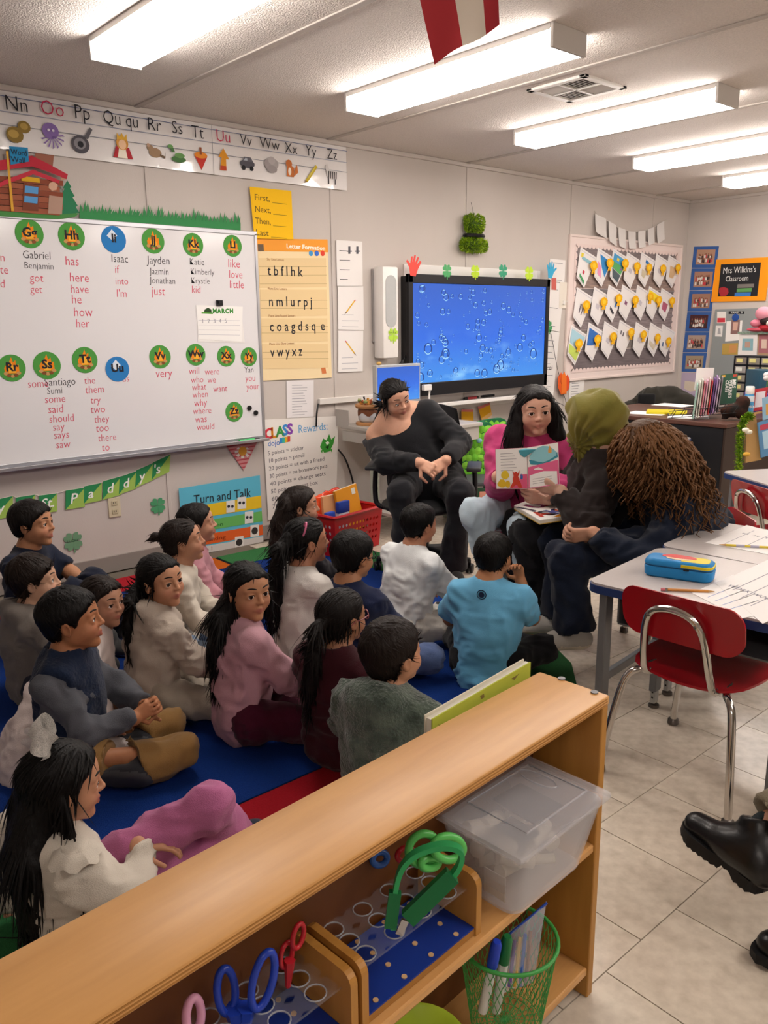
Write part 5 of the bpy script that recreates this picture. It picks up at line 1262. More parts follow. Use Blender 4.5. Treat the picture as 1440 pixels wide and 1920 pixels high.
 F.cone(P+up*G['pel']*(.05-hem),WA,G['pel']*1.10*fat+tt*.8,G['waist']*fat+tt,.05*k,fl);F.cone(WA,CH,G['waist']*fat+tt,G['chest']*(.5+.5*fat)+tt*.7,.05*k,fl);F.cone(CH,SC-up*.03*k,G['chest']*(.5+.5*fat)+tt*.7,G['chest']*.62+tt*.5,.05*k,fl)
 F.cone(shl[1]+sx*.0,shl[-1],G['arm']+tt,G['arm']+tt,.05*k)
 if not bare:F.cone(SC+up*G['neck']*.55,SC-up*.03,G['neck']*1.2,G['neck']*1.6,.04*k)
 if extra and 'bust' in extra:
  for s in(-1,1):F.ell(CH+sx*s*.065*k+fy*.085*k-up*.0,.07*k,None,.06*k)
 for s in(-1,1):
  el,wr=AR[s][:2];e2=el+(wr-el)*.93
  if sleeve>.6:
   F.cone(shl[s],el,G['arm']*1.12+tt,G['arm']*.98+tt,.03*k);F.cone(el,e2,G['arm']*.98+tt,G['wr']*1.25+tt*.8,.03*k)
   F.cone(e2-unit(wr-el)*.03*k,e2,G['wr']*1.2+tt*.45,G['wr']*1.15+tt*.4,.008*k);F.halfcut(e2+unit(wr-el)*.004,unit(wr-el),e2-.06*k,e2+.06*k)
  else:
   m_=shl[s]+(el-shl[s])*(sleeve*1.6);F.cone(shl[s],m_,G['arm']*1.15+tt,G['arm']*1.1+tt,.03*k);F.halfcut(m_,unit(el-shl[s]),m_-.07*k,m_+.07*k)
 if hood:
  hb=SC-fy*.06*k+up*.0;F.cone(hb-sx*.055*k+up*.015,hb+sx*.055*k+up*.015,(.035+.02*(hood-1))*k,(.035+.02*(hood-1))*k,.025*k);F.cone(hb-up*.02*k,hb-fy*.035*k*hood-up*.10*k*hood,.06*k*hood,.03*k,.03*k,(fy,.6))
  for s in(-1,1):F.cone(hb+sx*s*.06*k+up*.02,SC+fy*.06*k+sx*s*.045*k-up*.01,.03*k,.02*k,.03*k)
  # neck opening
 nk=NB+(H-NB)*.15
 if bare:F.ell(SC+up*.03+fy*.03+sx*bare[0],bare[1:4],np.stack([sx,fy,up],1),.01,'sub')
 else:F.cone(SC+up*G['neck']*.35,SC+up*G['neck']*3.2,G['neck']*1.12*neckcut,G['neck']*1.5*neckcut,.012*k,mode='sub')
 V,Q=F.mesh();V=relax(V,Q,2);mk_=np.clip((np.linalg.norm(V-(SC+up*.03),axis=1)-(.22 if bare else .09*k))/(.08*k),0,1)
 V=folds(V,Q,fold*k,13/k,int(abs(head[0]*100))%17,mk_)
 tm=topmat or cloth(top,topfz);npmesh('sweater' if sleeve>.6 else 'shirt',V,Q,tm,root)
 if vest:
  F=Field(lo,hi,.009);t2=.026*k
  F.cone(P+up*G['pel']*.2,WA,G['pel']*1.05+t2,G['waist']+t2,.05*k,fl);F.cone(WA,CH,G['waist']+t2,G['chest']+t2*.8,.05*k,fl);F.cone(CH,SC-up*.03*k,G['chest']+t2*.8,G['chest']*.62+t2,.05*k,fl)
  F.cone(shl[1]*.8+SC*.2,shl[-1]*.8+SC*.2,G['arm']+t2,G['arm']+t2,.05*k);F.cone(SC+up*G['neck']*.9,SC-up*.03,G['neck']*1.5,G['neck']*1.9,.03*k)
  for s in(-1,1):F.ell(shl[s]+sx*s*.045*k-up*.03,(.05*k,.09*k,.10*k),None,.02,'sub')
  F.cone(SC+up*G['neck']*.35,SC+up*G['neck']*3.2,G['neck']*1.2,G['neck']*1.6,.01,mode='sub')
  V,Q=F.mesh();V=relax(V,Q,2);V=folds(V,Q,.005,16,seed=3);V[:,2]+=0.0
  npmesh('vest',V,Q,cloth(vest,.5,90),root)
 if collar:
  F=Field(SC-.14*k,SC+.16*k,.005);F.cone(SC+up*G['neck']*.2,SC+up*G['neck']*1.0,G['neck']*1.75,G['neck']*1.45,.0);F.cone(SC-up*.1,SC+up*.2,G['neck']*1.35,G['neck']*1.2,.0,mode='sub');F.halfcut(SC+up*G['neck']*1.0,up);F.halfcut(SC+up*G['neck']*.1,-up)
  V,Q=F.mesh()
  if len(V):npmesh('collar',V,Q,cloth(collar),root)
  # ---- trousers
 F=Field(lo,hi,.0105 if D is KID else .013);t3=.010*k
 F.cone(hipj[1],hipj[-1],G['pel']*.80*fat,G['pel']*.80*fat,.05*k,fl);F.cone(P,P+up*G['pel']*.2,G['pel']*.76*fat,G['waist']*.7*fat,.04*k,fl)
 for s in(-1,1):
  kn,an,fd=LG[s];fat2=.5+.5*fat;F.cone(hipj[s],kn,G['thr']*fat2+t3,G['kn']*fat2+t3,.04*k)
  e2=an+(kn-an)*.06;mid=kn+(an-kn)*.45
  F.cone(kn,mid,G['kn']*fat2+t3,(G['kn']*.86+t3),.03*k);F.cone(mid,e2,G['kn']*.86+t3,(G['an']*1.1+t3)*flare,.03*k);F.halfcut(e2,unit(an-kn),e2-.085*k*flare,e2+.085*k*flare)
 F.halfcut((0,0,0.004),(0,0,-1))
 V,Q=F.mesh();V=folds(V,Q,fold*k*.9,12/k,seed=5+int(abs(head[1]*100))%13);V[:,2]=np.maximum(V[:,2],.003)
 npmesh('trousers',V,Q,botmat or cloth(bottom,.35),root)
 # ---- shoes
 if 'shoes' in show:
  for s in(-1,1):
   kn,an,fd=LG[s];fd=unit(fd);dn=unit(an-kn);dn=unit(dn-fd*(dn@fd));lf=G['ft'];sd=np.cross(fd,dn)
   c0=an+dn*G['an']*.3;lo3=np.minimum(c0,c0+fd*lf)-.09*k;hi3=np.maximum(c0,c0+fd*lf)+.09*k
   F=Field(lo3,hi3,.0085*max(1,k));F.cone(c0-fd*lf*.12,c0+fd*lf*.36,lf*.19,lf*.17,.02,(dn,.95));F.cone(c0+fd*lf*.30+dn*lf*.06,c0+fd*lf*.62+dn*lf*.10,lf*.17,lf*.15,.03,(dn,.7));F.cone(c0,an-dn*.03*k,lf*.19,G['an']*1.15,.02)
   F.halfcut(c0+dn*lf*.17,dn);V,Q=F.mesh()
   if V[:,2].min()<.002:V[:,2]+=.002-V[:,2].min()
   ln=(V-c0)@dn;mi=None
   fm=ln[Q].mean(1)>lf*.09
   npmesh('shoe',V,Q,[cloth(shoe,.2),mat('sole_'+sole.strip('#'),sole,.6)],root,mi=fm.astype(int))
   # ---- hair
 hm=hairmat(haircol);ctx=dict(H=H,R=RH,h=h,SC=SC,up=up,fy=fy,sx=sx,P=P,CH=CH,WA=WA,G=G,k=k,shl=shl,AR=AR,root=root,B=B,base=base,LG=LG,NB=NB)
 if capon:
  lo4=H-h*.85;hi4=H+h*.85
  if hairf and 'box' in hairf:lo4=np.minimum(lo4,hairf['box'](ctx)[0]);hi4=np.maximum(hi4,hairf['box'](ctx)[1])
  F=Field(lo4,hi4,.0052 if D is KID else .006);hair_cap(F,H,RH,h,style,thick,vol,wide)
  if hairf and 'add' in hairf:hairf['add'](F,ctx)
  V,Q=F.mesh();N=normals(V,Q)
  V=V+N*(vnoise(((V-H)@RH)*np.array([150,150,14])/(h/.19),2)*.0018+vnoise(V*38,4)*.0022)[:,None]
  T=lambda x,y,z:H+RH@(np.array([x,y,z])*h)
  parts=[(V,Q)]
  n_,ln_,wd_=tuft
  if n_:
   Lc=(V-H)@RH/h;mk=(Lc[:,2]>-.45)if tuftmask is None else tuftmask(Lc,V)
   inner=(np.abs(Lc[:,0])<.30)&(Lc[:,1]>.05)&(Lc[:,2]<.12);mk=mk&~inner
   if style=='boy' or style=='fringe':parts.append(tufts('',V,N,None,None,n_,RH@np.array([.1,.45,-.5]),ln_,wd_,.10,3,1,mk,crown=T(0,-.25,.45),jit=.16,droop=.6,face=(H,RH,h),bend=.75/h))
   else:parts.append(tufts('',V,N,None,None,n_,(RH@np.array([0,-1.0,-.35])if pulled else RH@np.array([0,-.55,0])+np.array([0,0,-1.0])),ln_,wd_,.03,4,1,mk,jit=.10,face=(H,RH,h),bend=.72/h))
  if hairf and 'tufts' in hairf:parts.append(hairf['tufts'](V,N,ctx))
  V,Q=join(parts);npmesh('hair',V,Q,hm,root)
 ctx['obj']=root
 return ctx
def vang(a):return a-math.degrees(YAW)  # angle seen from the camera: 0 faces picture right, 90 away, -90 towards the lens
# ================================================================== the children on the carpet
BLK,DBR,MBR='#0d0b0b','#1c1411','#2e211a'
def hp(c,p):
 """hair point: in the body's frame, or (fourth entry) turned with the head"""
 v=np.array(p[:3])*c['h']
 return c['H']+(rotm(math.degrees(math.atan2(-c['R'][0,1],c['R'][1,1])))@v if len(p)>3 else v)
def longback(pts,rad,flat=.5,k=.05,both=None):
 """hair falling from the head: points in head heights from the head centre, in the body's frame"""
 def add(F,c):
  for P_,R_ in([(pts,rad)]+(both or[])):
   F.chain([hp(c,p)for p in P_],[r*c['h']for r in R_],k*c['h'],(np.array([0,1.0,.25]),flat)if flat else None)
 def box(c):
  A=[hp(c,p)for P_,_ in([(pts,rad)]+(both or[]))for p in P_];m=max(rad)*c['h']+.03
  return np.min(A,0)-m,np.max(A,0)+m
 return dict(add=add,box=box)
def strands(n,ln,wd,seed=3,lift=.03,curl=.03,jit=.10,zmax=.2):
 def f(V,N,c):
  L=(V-c['H'])/c['h'];mk=L[:,2]<zmax
  return tufts('',V,N,None,None,n,np.array([0,-.1,-1.0]),ln,wd,lift,5,seed,mk,curl=curl,jit=jit,face=(c['H'],c['R'],c['h']),bend=.8)if mk.sum()>50 else None
 return f
A3=lambda x,y,z:np.array([x,y,z])
wv=lambda a,z=0:A3(math.cos(math.radians(vang(a))),math.sin(math.radians(vang(a))),z)  # direction seen from the camera
person('boy in navy polo by the wall, bare forearm resting on his knee',Fp(63,985,.58),vang(-8),hs=.205,hyaw=3,hpitch=2,top='#141c30',bottom='#131a2e',skincol='#b4805f',sleeve=.5,collar='#141c30',legs='up',fat=1.1,
arms={1:(A3(.07,.30,.25),(1,-.2,-.5),(-.8,.5,-.1),(0,-.3,-1)),-1:(A3(-.05,.31,.24),(-1,-.2,-.5),(.8,.5,-.1),(0,-.3,-1))},lean=.05)
person('brown-haired child in grey hooded jacket at the carpet edge',Fp(68,1092,.49),vang(35),hs=.19,hyaw=-22,hpitch=3,top='#77706a',bottom='#2a2c3a',skincol='#c49a80',haircol='#1f1612',vol=(0,-.02,.02),hood=True,lean=.05,fold=.008,fat=1.1,tuft=(900,.06,.006),collar='#c8c6c4')
person('boy in navy vest over grey sleeves with khaki trousers and clasped hands',Fp(137,1166,.55),vang(2),hs=.2,hyaw=8,hpitch=4,top='#4c4e55',vest='#132038',bottom='#8f6c3e',skincol='#ad7552',haircol=BLK,shoe='#2b2b30',sole='#3a3a3e',lean=.03,fine=.0036,
arms={1:(A3(.055,.21,.235),(1,-.5,-.6),(-.55,.75,.35),(-1,-.2,0),(.9,.95,1.0,1.0)),-1:(A3(-.025,.225,.235),(-1,-.3,-.6),(.35,.85,.4),(1,-.2,0),(.9,.95,1.0,1.0))},
wlegs={1:(Fp(338,1412,.085),Fp(262,1452,.055),wv(175)),-1:(Fp(318,1362,.09),Fp(268,1392,.08),wv(190))})
person('girl in pale pink top whose face shows behind the vest boy',Fp(194,1132,.485),vang(5),hs=.175,hyaw=-30,pelvis=(.80,-1.98,0),style='girl',legs='kneel',top='#d2c4c0',bottom='#cfc6c4',skincol='#b98a70',haircol=DBR,fat=1.25,hem=.6,loose=1.6,tuft=(500,.05,.005))
bun=longback([(0,-.5,.12),(0,-.62,.14)],[.10,.12],None,.03)
person('girl in cream hooded top with a round hair bun',Fp(345,1017,.56),vang(12),hs=.185,hyaw=-2,hpitch=8,pulled=True,style='girl',top='#c9c0b2',bottom='#8fa6c2',skincol='#b58468',haircol=DBR,hood=True,hairf=bun,tuft=(500,.05,.004),fine=.004,thick=.025)
person('girl in dusty pink jumper beyond the bun girl',Fp(372,984,.545),vang(12),hs=.18,hyaw=0,hpitch=5,style='girl',top='#bd8590',bottom='#9fb0c4',skincol='#b98a70',haircol=BLK,tuft=(400,.05,.005),hairf=longback([(0,-.42,.0),(0,-.60,-.5),(0,-.66,-.9)],[.22,.17,.08]))
hb=longback([(0,-.42,.04,1),(-.02,-.66,-.35),(-.02,-.74,-.8),(-.04,-.74,-1.3)],[.17,.14,.13,.06],.6);hb['tufts']=strands(260,.11,.004)
person('girl in beige hooded sweatshirt looking back over her shoulder',Fp(304,1092,.525),vang(33),hs=.19,hyaw=-66,hpitch=2,hroll=4,pulled=True,style='girl',top='#bdb1a4',bottom='#b0a698',skincol='#c08c6c',haircol=BLK,hood=True,hairf=hb,tuft=(500,.06,.004),fine=.0033,thick=.03,gaze=(-8,0),lean=.07,fat=1.1,
arms={1:(A3(.06,.22,.16),(1,.1,-.5),(-.6,.7,-.3),(0,-.3,-1)),-1:(A3(-.08,.22,.16),(-1,-.2,-.5),(.6,.7,-.3),(0,-.3,-1))})
pg=longback([(0,-.24,.0,1),(-.10,-.56,-.55),(-.12,-.66,-1.1),(-.14,-.64,-1.65)],[.30,.25,.20,.07],.45,.05,[([(-.36,.02,.0,1),(-.42,.02,-.5,1),(-.42,.0,-1.0,1)],[.12,.11,.04]),([(.33,-.12,.0,1),(.40,-.16,-.5,1),(.44,-.12,-1.05,1),(.50,-.06,-1.6,1)],[.14,.13,.12,.04])]);pg['tufts']=strands(620,.14,.0045)
person('girl in rose pink sweatshirt with very long black hair, facing the camera',Fp(466,1112,.54),vang(28),hs=.195,hyaw=-78,hpitch=0,style='girl',top='#c89aa6',bottom='#4a0f28',skincol='#bd8866',haircol=BLK,hairf=pg,tuft=(400,.07,.004),fine=.0033,thick=.03,lean=.05,fat=1.08,gaze=(-6,0),
arms={1:(A3(.10,.24,.15),(1,-.2,-.5),(-.2,.9,-.2),(0,-.2,-1)),-1:(A3(-.06,.25,.15),(-1,-.2,-.5),(.4,.8,-.2),(0,-.2,-1))})
cg=longback([(0,-.40,.05),(0,-.58,-.5),(0,-.66,-1.0),(0,-.66,-1.45)],[.34,.36,.36,.20],.6);cg['tufts']=strands(420,.09,.007,curl=.12,jit=.3)
person('girl with long wavy dark hair beside the red crate',Fp(566,952,.58),vang(20),hs=.185,hyaw=-18,hpitch=2,style='girl',top='#221f24',bottom='#1a1a22',skincol='#b98a70',haircol=DBR,hairf=cg,tuft=(400,.06,.005),lean=.03)
cl=longback([(-.02,-.48,.14),(-.03,-.72,-.1),(-.06,-.80,-.6),(-.10,-.80,-1.2),(-.14,-.76,-1.75)],[.15,.17,.19,.17,.06],.65);cl['tufts']=strands(420,.12,.004)
c_=person('girl in white shirt with a long black ponytail and pink hair clip',Fp(578,1017,.6),vang(38),hs=.185,hyaw=-16,hpitch=2,pulled=True,style='girl',top='#dcd7d2',bottom='#cdc7c1',skincol='#b98266',haircol=BLK,hairf=cl,tuft=(500,.06,.004),thick=.03,fat=1.05,fold=.008)
b=MB();q=c_['H']+c_['R']@(np.array([.26,-.16,.36])*c_['h']);ax=c_['R']
b.tube([tuple(q+ax@np.array([.012*math.cos(t)+.012,.0+.03*math.sin(t)*.3,.026*math.sin(t)]))for t in np.linspace(0,2*PI,15)[:-1]],.004,6,closed=True);b.build('hair_clip',mat('clip_pink','#e07aa0',.3),c_['root'],smooth=60)
def glasses(c,col):
 H_,R_,h_=c['H'],c['R'],c['h'];T=lambda x,y,z:H_+R_@(np.array([x,y,z])*h_);b=MB()
 for s in(-1,1):
  b.tube([T(s*.155+.105*math.cos(t),.415-.03*abs(math.cos(t)),.0+.085*math.sin(t))for t in np.linspace(0,2*PI,17)[:-1]],.012*h_,5,closed=True);b.tube([T(s*.255,.385,.01),T(s*.37,.15,.015),T(s*.385,-.02,.02),T(s*.37,-.1,-.04)],.011*h_,5)
 b.tube([T(-.05,.44,.02),T(.05,.44,.02)],.01*h_,5);b.build('glasses',mat('frame_'+col.strip('#'),col,.3),c['root'],smooth=60)
c_=person('boy in navy shirt and glasses seen from behind, dusty blue trousers',Fp(663,1046,.54),vang(58),hs=.195,hyaw=-14,hpitch=-2,top='#1b2444',bottom='#53658f',skincol='#b4805f',haircol=BLK,style='fringe',vol=(0,0,.01),lean=.03,fat=1.15,hem=.2,legs={1:(A3(.25,.20,.09),A3(-.05,.25,.05),A3(-.7,.5,0)),-1:(A3(-.22,.2,.09),A3(.05,.28,.05),A3(.7,.5,0))});glasses(c_,'#1a1a1e')
person('boy in white long-sleeved shirt and pale grey trousers near the chairs',Fp(787,986,.55),vang(42),hs=.185,hyaw=-6,hpitch=0,top='#e4e8ea',bottom='#d4d1ca',skincol='#b98266',haircol=BLK,lean=.10,fat=1.12,fine=.004,cuffc='#333',
arms={1:(A3(.10,.30,.14),(1,-.2,-.6),(-.2,.9,-.2),(0,-.2,-1)),-1:(A3(-.10,.28,.16),(-1,-.2,-.5),(.3,.8,-.2),(0,-.2,-1))},legs={1:(A3(.24,.22,.10),A3(-.04,.30,.06),A3(-.6,.6,0)),-1:(A3(-.2,.24,.09),A3(.06,.27,.06),A3(.7,.5,0))})
c_=person('boy in light blue football shirt and black trousers, chin on his hand',Fp(926,1046,.52),vang(68),hs=.185,hyaw=-14,hpitch=-4,top='#68aed6',bottom='#15151a',skincol='#b27c58',haircol=BLK,sleeve=.5,shoe='#4a4844',topfz=.15,loose=1.5,hem=.5,fat=1.05,lean=.08,
arms={1:(A3(.09,.19,.39),(.35,.25,-1),(-.3,.2,.9),(-.3,-1,.2),(.8,.8,.8,.8)),-1:(A3(-.09,.22,.17),(-1,-.2,-.5),(.3,.8,-.2),(0,-.2,-1))},legs={1:(A3(.20,.17,.12),A3(.0,.25,.05),A3(-.6,.5,0)),-1:(A3(-.2,.24,.09),A3(.06,.27,.06),A3(.7,.5,0))})
BLUEBOY=c_
pt_=longback([(-.02,-.46,.10),(-.05,-.66,-.05),(-.08,-.74,-.55),(-.12,-.80,-1.05),(-.16,-.80,-1.5)],[.12,.12,.16,.15,.05],.7);pt_['tufts']=strands(420,.12,.004)
c_=person('girl in maroon jumper with a low ponytail and glasses',Fp(643,1160,.5),vang(52),hs=.185,hyaw=-12,hpitch=0,pulled=True,style='girl',top='#3f111c',bottom='#3a0f1c',skincol='#a8775a',haircol='#151110',hairf=pt_,tuft=(500,.06,.004),thick=.03,lean=.04,fat=1.08,hem=.2);glasses(c_,'#8a4a50')
camo=mat('fleece_camo','#5f6d62',.95,spec=.1,sheen=.4,bump=(110,1.0),mottle=(22,.85,'#2f3c36'))
person('boy in mottled green fleece hood behind the bookcase',Fp(738,1230,.49),vang(55),hs=.2,hyaw=-18,hpitch=6,top='#4b5850',topmat=camo,bottom='#23262c',skincol='#bd8a6c',haircol='#1c1411',hood=1.7,lean=.03,loose=2.0,fat=1.2,hem=.4,tuft=(1300,.036,.004),thick=.05,vol=(0,0,.02),
arms={1:(A3(.12,.22,.16),(1,-.2,-.5),(-.3,.9,-.2),(0,-.2,-1)),-1:(A3(-.12,.20,.16),(-1,-.2,-.5),(.3,.8,-.2),(0,-.2,-1))})
bw=longback([(0,-.20,.02,1),(0,-.34,-.30,1),(-.02,-.56,-.85),(-.04,-.60,-1.55)],[.36,.38,.38,.22],.5,.06,[([(.33,-.08,-.05,1),(.38,-.02,-.55,1),(.46,.06,-.95,1),(.60,.12,-1.2,1)],[.12,.13,.12,.04])]);bw['tufts']=strands(1300,.15,.0034,curl=.01,jit=.05)
c_=person('girl in white ruffled blouse and orchid pink trousers with a lace hair bow',Fp(122,1474,.43),vang(50),hs=.19,hyaw=-24,hpitch=-6,style='girl',top='#cfc7ba',bottom='#b86a96',skincol='#bd8a6c',haircol=BLK,hairf=bw,tuft=(900,.07,.0036),thick=.035,lean=.02,hem=.3,loose=1.3,flare=1.25,shoe='#2a3140',sole='#d8d4ce',fine=.0036,
warms={-1:(Fp(96,1690,.045),wv(-160,.2),wv(192,-.08),(0,0,-1),(.06,.06,.06,.08)),1:(Fp(262,1590,.24),wv(-60,-.6),wv(10),(0,0,-1))},
wlegs={-1:(Fp(392,1512,.30),Fp(436,1572,.06),wv(25)),1:(Fp(418,1592,.12),Fp(300,1640,.06),wv(200))})
BOW=c_
for o in[o for o in COL.objects if o.parent is None and o.name.startswith('person')]:o.location.z+=.006  # they sit on the carpet pile
# ================================================================== the four adults on chairs
GA='seated adults reading to the class'
dn=A3(0,0,-1)
chairz=.46
ha=longback([(.06,-.46,.12),(.30,-.48,-.05),(.46,-.40,-.5),(.50,-.34,-1.15)],[.15,.15,.13,.06],.75);ha['tufts']=strands(260,.14,.005)
AD=person('woman in black off-shoulder sweatshirt and black trousers with sleek ponytail, looking down',Dp(742,748,4.72),vang(-98),D=WOM,hs=.215,hyaw=38,hpitch=-16,hroll=17,pelvis=Dp(800,900,4.85),ph=.55,pulled=True,style='girl',top='#1b1c20',bottom='#1d1e23',skincol='#d3a288',haircol='#0f0c0c',hairf=ha,tuft=(600,.08,.005),thick=.02,group=GA,
bare=(.085,.19,.16,.08),shoe='#2a2826',fine=.0042,flare=1.45,loose=1.5,fold=.008,smile=.7,curl=(.7,.8,.85,.9),gaze=(10,-22),fat=1.05,
warms={1:(Dp(787,868,4.50),wv(-170,-.6),wv(-25,-.45),wv(95,-.5),(.65,.75,.8,.85)),-1:(Dp(836,864,4.52),wv(-10,-.6),wv(-155,-.5),wv(95,-.5),(.65,.75,.8,.85))},
wlegs={1:(Dp(752,925,4.52),Dp(766,1090,4.62),wv(-98)),-1:(Dp(862,925,4.55),Dp(848,1075,4.72),wv(-80))})
hb_=longback([(0,-.38,.0),(0,-.50,-.6),(0,-.50,-1.2),(0,-.46,-1.7)],[.36,.36,.34,.16],.5,.06,[([(-.36,.02,.05,1),(-.46,.06,-.55,1),(-.52,.12,-1.1,1),(-.60,.14,-1.7,1)],[.16,.20,.20,.07]),([(.36,.02,.05,1),(.46,.08,-.5,1),(.50,.18,-1.0,1),(.44,.24,-1.4,1)],[.16,.20,.18,.06])]);hb_['tufts']=strands(700,.15,.005)
BD=person('young woman in pink hooded sweatshirt and light jeans with long dark hair, smiling',Dp(1003,770,3.9),vang(-118),D=WOM,hs=.22,hyaw=30,hpitch=-6,hroll=4,pelvis=Dp(985,940,4.12),ph=.52,style='girl',top='#bc3f74',bottom='#bccfdc',skincol='#dcab94',haircol='#120e0f',hairf=hb_,tuft=(600,.09,.005),thick=.035,group=GA,hood=True,fine=.004,loose=1.4,fold=.010,smile=1.0,
warms={1:(Dp(934,894,3.70),wv(-95,-1.6),wv(15,.25),wv(60,.3),(.5,.5,.5,.55)),-1:(Dp(1030,905,3.75),wv(-60,-.9),wv(170,.2),wv(80,.3))},
wlegs={1:(Dp(893,962,3.85),Dp(936,1110,4.02),wv(-120)),-1:(Dp(985,990,3.78),Dp(1000,1130,3.95),wv(-120))})
veil=mat('veil_olive','#6b6a2a',.8,spec=.2,sheen=.2,bump=(35,.25),mottle=(3.2,.55,'#8a7434'))
CD=person('woman in olive headscarf and dark brown sweatshirt turned away, black trousers',Dp(1108,790,3.62),vang(172),D=WOM,hs=.22,hyaw=-14,hpitch=-8,ear=False,pelvis=Dp(1128,968,3.85),ph=.53,style='girl',top='#231b1a',bottom='#15151a',skincol='#c9a08c',capon=False,group=GA,shoe='#6b4a30',sole='#5a3a26',loose=2.0,fold=.013,fat=1.26,flare=1.3,fine=.0044,
warms={-1:(Dp(1052,922,3.58),wv(-60,-.9),wv(165,.35),wv(120,.4),(.45,.5,.5,.55)),1:(Dp(1030,935,3.72),wv(90,-.9),wv(170,.1),wv(80,.2))},
wlegs={-1:(Dp(992,1005,3.72),Dp(1010,1160,3.80),wv(-170)),1:(Dp(972,985,3.95),Dp(980,1100,4.12),wv(175))})
c_=CD;F=Field(c_['H']-.26,c_['H']+.24,.006);h_=c_['h'];R_=c_['R'];T_=lambda x,y,z:c_['H']+R_@(np.array([x,y,z])*h_)
F.ell(T_(0,-.10,.14),np.array([.46,.58,.45])*h_,R_,0);F.ell(T_(0,-.30,-.12),np.array([.40,.36,.36])*h_,R_,.1*h_);F.ell(T_(0,.10,-.05),np.array([.36,.34,.48])*h_,R_,.1*h_);F.cone(T_(0,-.16,-.2),c_['SC']+c_['up']*.03,.30*h_,.32*h_,.1*h_);F.cone(T_(0,.16,-.30),T_(0,.05,-.60),.27*h_,.27*h_,.1*h_)
F.ell(T_(0,.60,-.04),np.array([.20,.28,.33])*h_,R_,.04*h_,'sub');V,Q=F.mesh();V=relax(V,Q,1);V=V+normals(V,Q)*(.016*(1-2.4*np.abs(vnoise(((V-c_['H'])@R_)*np.array([9,13,5])+.8*vnoise(V*9,6)[:,None],3))))[:,None]
L_=(V-c_['H'])@R_/h_;th_=np.arctan2(L_[:,2]+.45,-(L_[:,1]-.28));V=V+normals(V,Q)*(.0055*np.sin(15*th_+2.2*vnoise(L_*3,8))*np.clip((.62-L_[:,2])/.5,0,1))[:,None]
npmesh('headscarf',V,Q,veil,c_['root'])
def curls(c,n,col,seed=4):
 """loose ringlets rooted over the head and falling with gravity over the back"""
 r=np.random.RandomState(seed);H_,R_,h_=c['H'],c['R'],c['h'];parts=[]
 for i in range(n):
  az,el=r.uniform(-PI,PI),r.uniform(-.15,1.2)if i%5 else r.uniform(1.1,1.57)
  if abs(az)<.35 and el<.5:continue
  d=np.array([math.sin(az)*math.cos(el),math.cos(az)*math.cos(el),math.sin(el)]);p=H_+R_@(np.array([0,-.07,.14])+d*np.array([.40,.47,.42]))*h_
  o=R_@d;L_=r.uniform(.26,.44)*(1.05 if d[1]<.1 else .55);m=16;P_=[];v=np.array([o[0],o[1],.15*o[2]])*.8+np.array([0,-.25,.1]);q=p.copy();ph=r.uniform(0,6.28);fr=r.uniform(26,40)
  for k in range(m):
   u=k/(m-1);v=v*.80+np.array([o[0]*.12,o[1]*.12-.30,-1.0])*.20;q=q+unit(v)*L_/m
   # keep clear of the head and the back
   e=(R_.T@(q-H_))/h_-np.array([0,-.07,.05]);s_=np.linalg.norm(e/np.array([.41,.48,.50]))
   if s_<1:q=H_+R_@(np.array([0,-.07,.05])+e/s_)*h_
   w_=(.3+.7*u)*.016;t=unit(v);a=unit(np.cross(t,[.3,.9,.1]));b_=np.cross(t,a)
   P_.append(q+(a*math.cos(ph+u*fr*L_*2.6)+b_*math.sin(ph+u*fr*L_*2.6))*w_)
  P_=np.array(P_);rad=np.array([.0055*(1-.65*(k/(m-1))**2)for k in range(m)])*r.uniform(.7,1.25)
  T=np.gradient(P_,axis=0);T/=np.linalg.norm(T,axis=1,keepdims=True)+1e-9;A=np.cross(T,[.3,.2,.93]);A/=np.linalg.norm(A,axis=1,keepdims=True)+1e-9;B_=np.cross(T,A)
  ring=np.stack([P_+rad[:,None]*(A*math.cos(g)+B_*math.sin(g))for g in(0,PI/2,PI,1.5*PI)],1).reshape(-1,3)
  Q=np.array([(k*4+j,k*4+(j+1)%4,k*4+4+(j+1)%4,k*4+4+j)for k in range(m-1)for j in range(4)]);parts.append((ring,Q))
 V,Q=join(parts);return V,Q
hd=longback([(0,-.35,.05),(.0,-.72,-.30),(.0,-.95,-.70),(0,-1.0,-1.05)],[.40,.44,.42,.26],.75,.08,[([(.30,.05,.0,1),(.36,.15,-.5,1)],[.18,.10]),([(-.30,.05,.0,1),(-.38,.15,-.5,1)],[.2,.14])])
DD=person('woman in navy tracksuit leaning forward, long curly brown hair hiding her face',Dp(1205,848,3.38),vang(176),D=WOM,hs=.22,hyaw=4,hpitch=-28,pelvis=Dp(1296,1005,3.60),ph=.52,style='girl',top='#111a2c',bottom='#10192c',skincol='#c4937a',haircol='#4f3622',hairf=hd,tuft=(300,.1,.006),thick=.08,group=GA,shoe='#b4b0aa',sole='#cfc4b4',hood=True,loose=2.0,fold=.013,fat=1.32,flare=1.45,fine=.0046,
warms={-1:(Dp(1112,1000,3.34),wv(-40,-.9),wv(175,-.15),wv(60,.5),(.5,.6,.65,.7)),1:(Dp(1125,1028,3.62),wv(100,-.9),wv(175,-.1),wv(-80,.3))},
wlegs={-1:(Dp(1062,1048,3.42),Dp(1078,1192,3.44),wv(-176)),1:(Dp(1045,1020,3.66),Dp(1050,1165,3.72),wv(178))})
V,Q=curls(DD,760,'#5a3c26');npmesh('hair_curls',V,Q,hairmat('#6a482c'),DD['root'])
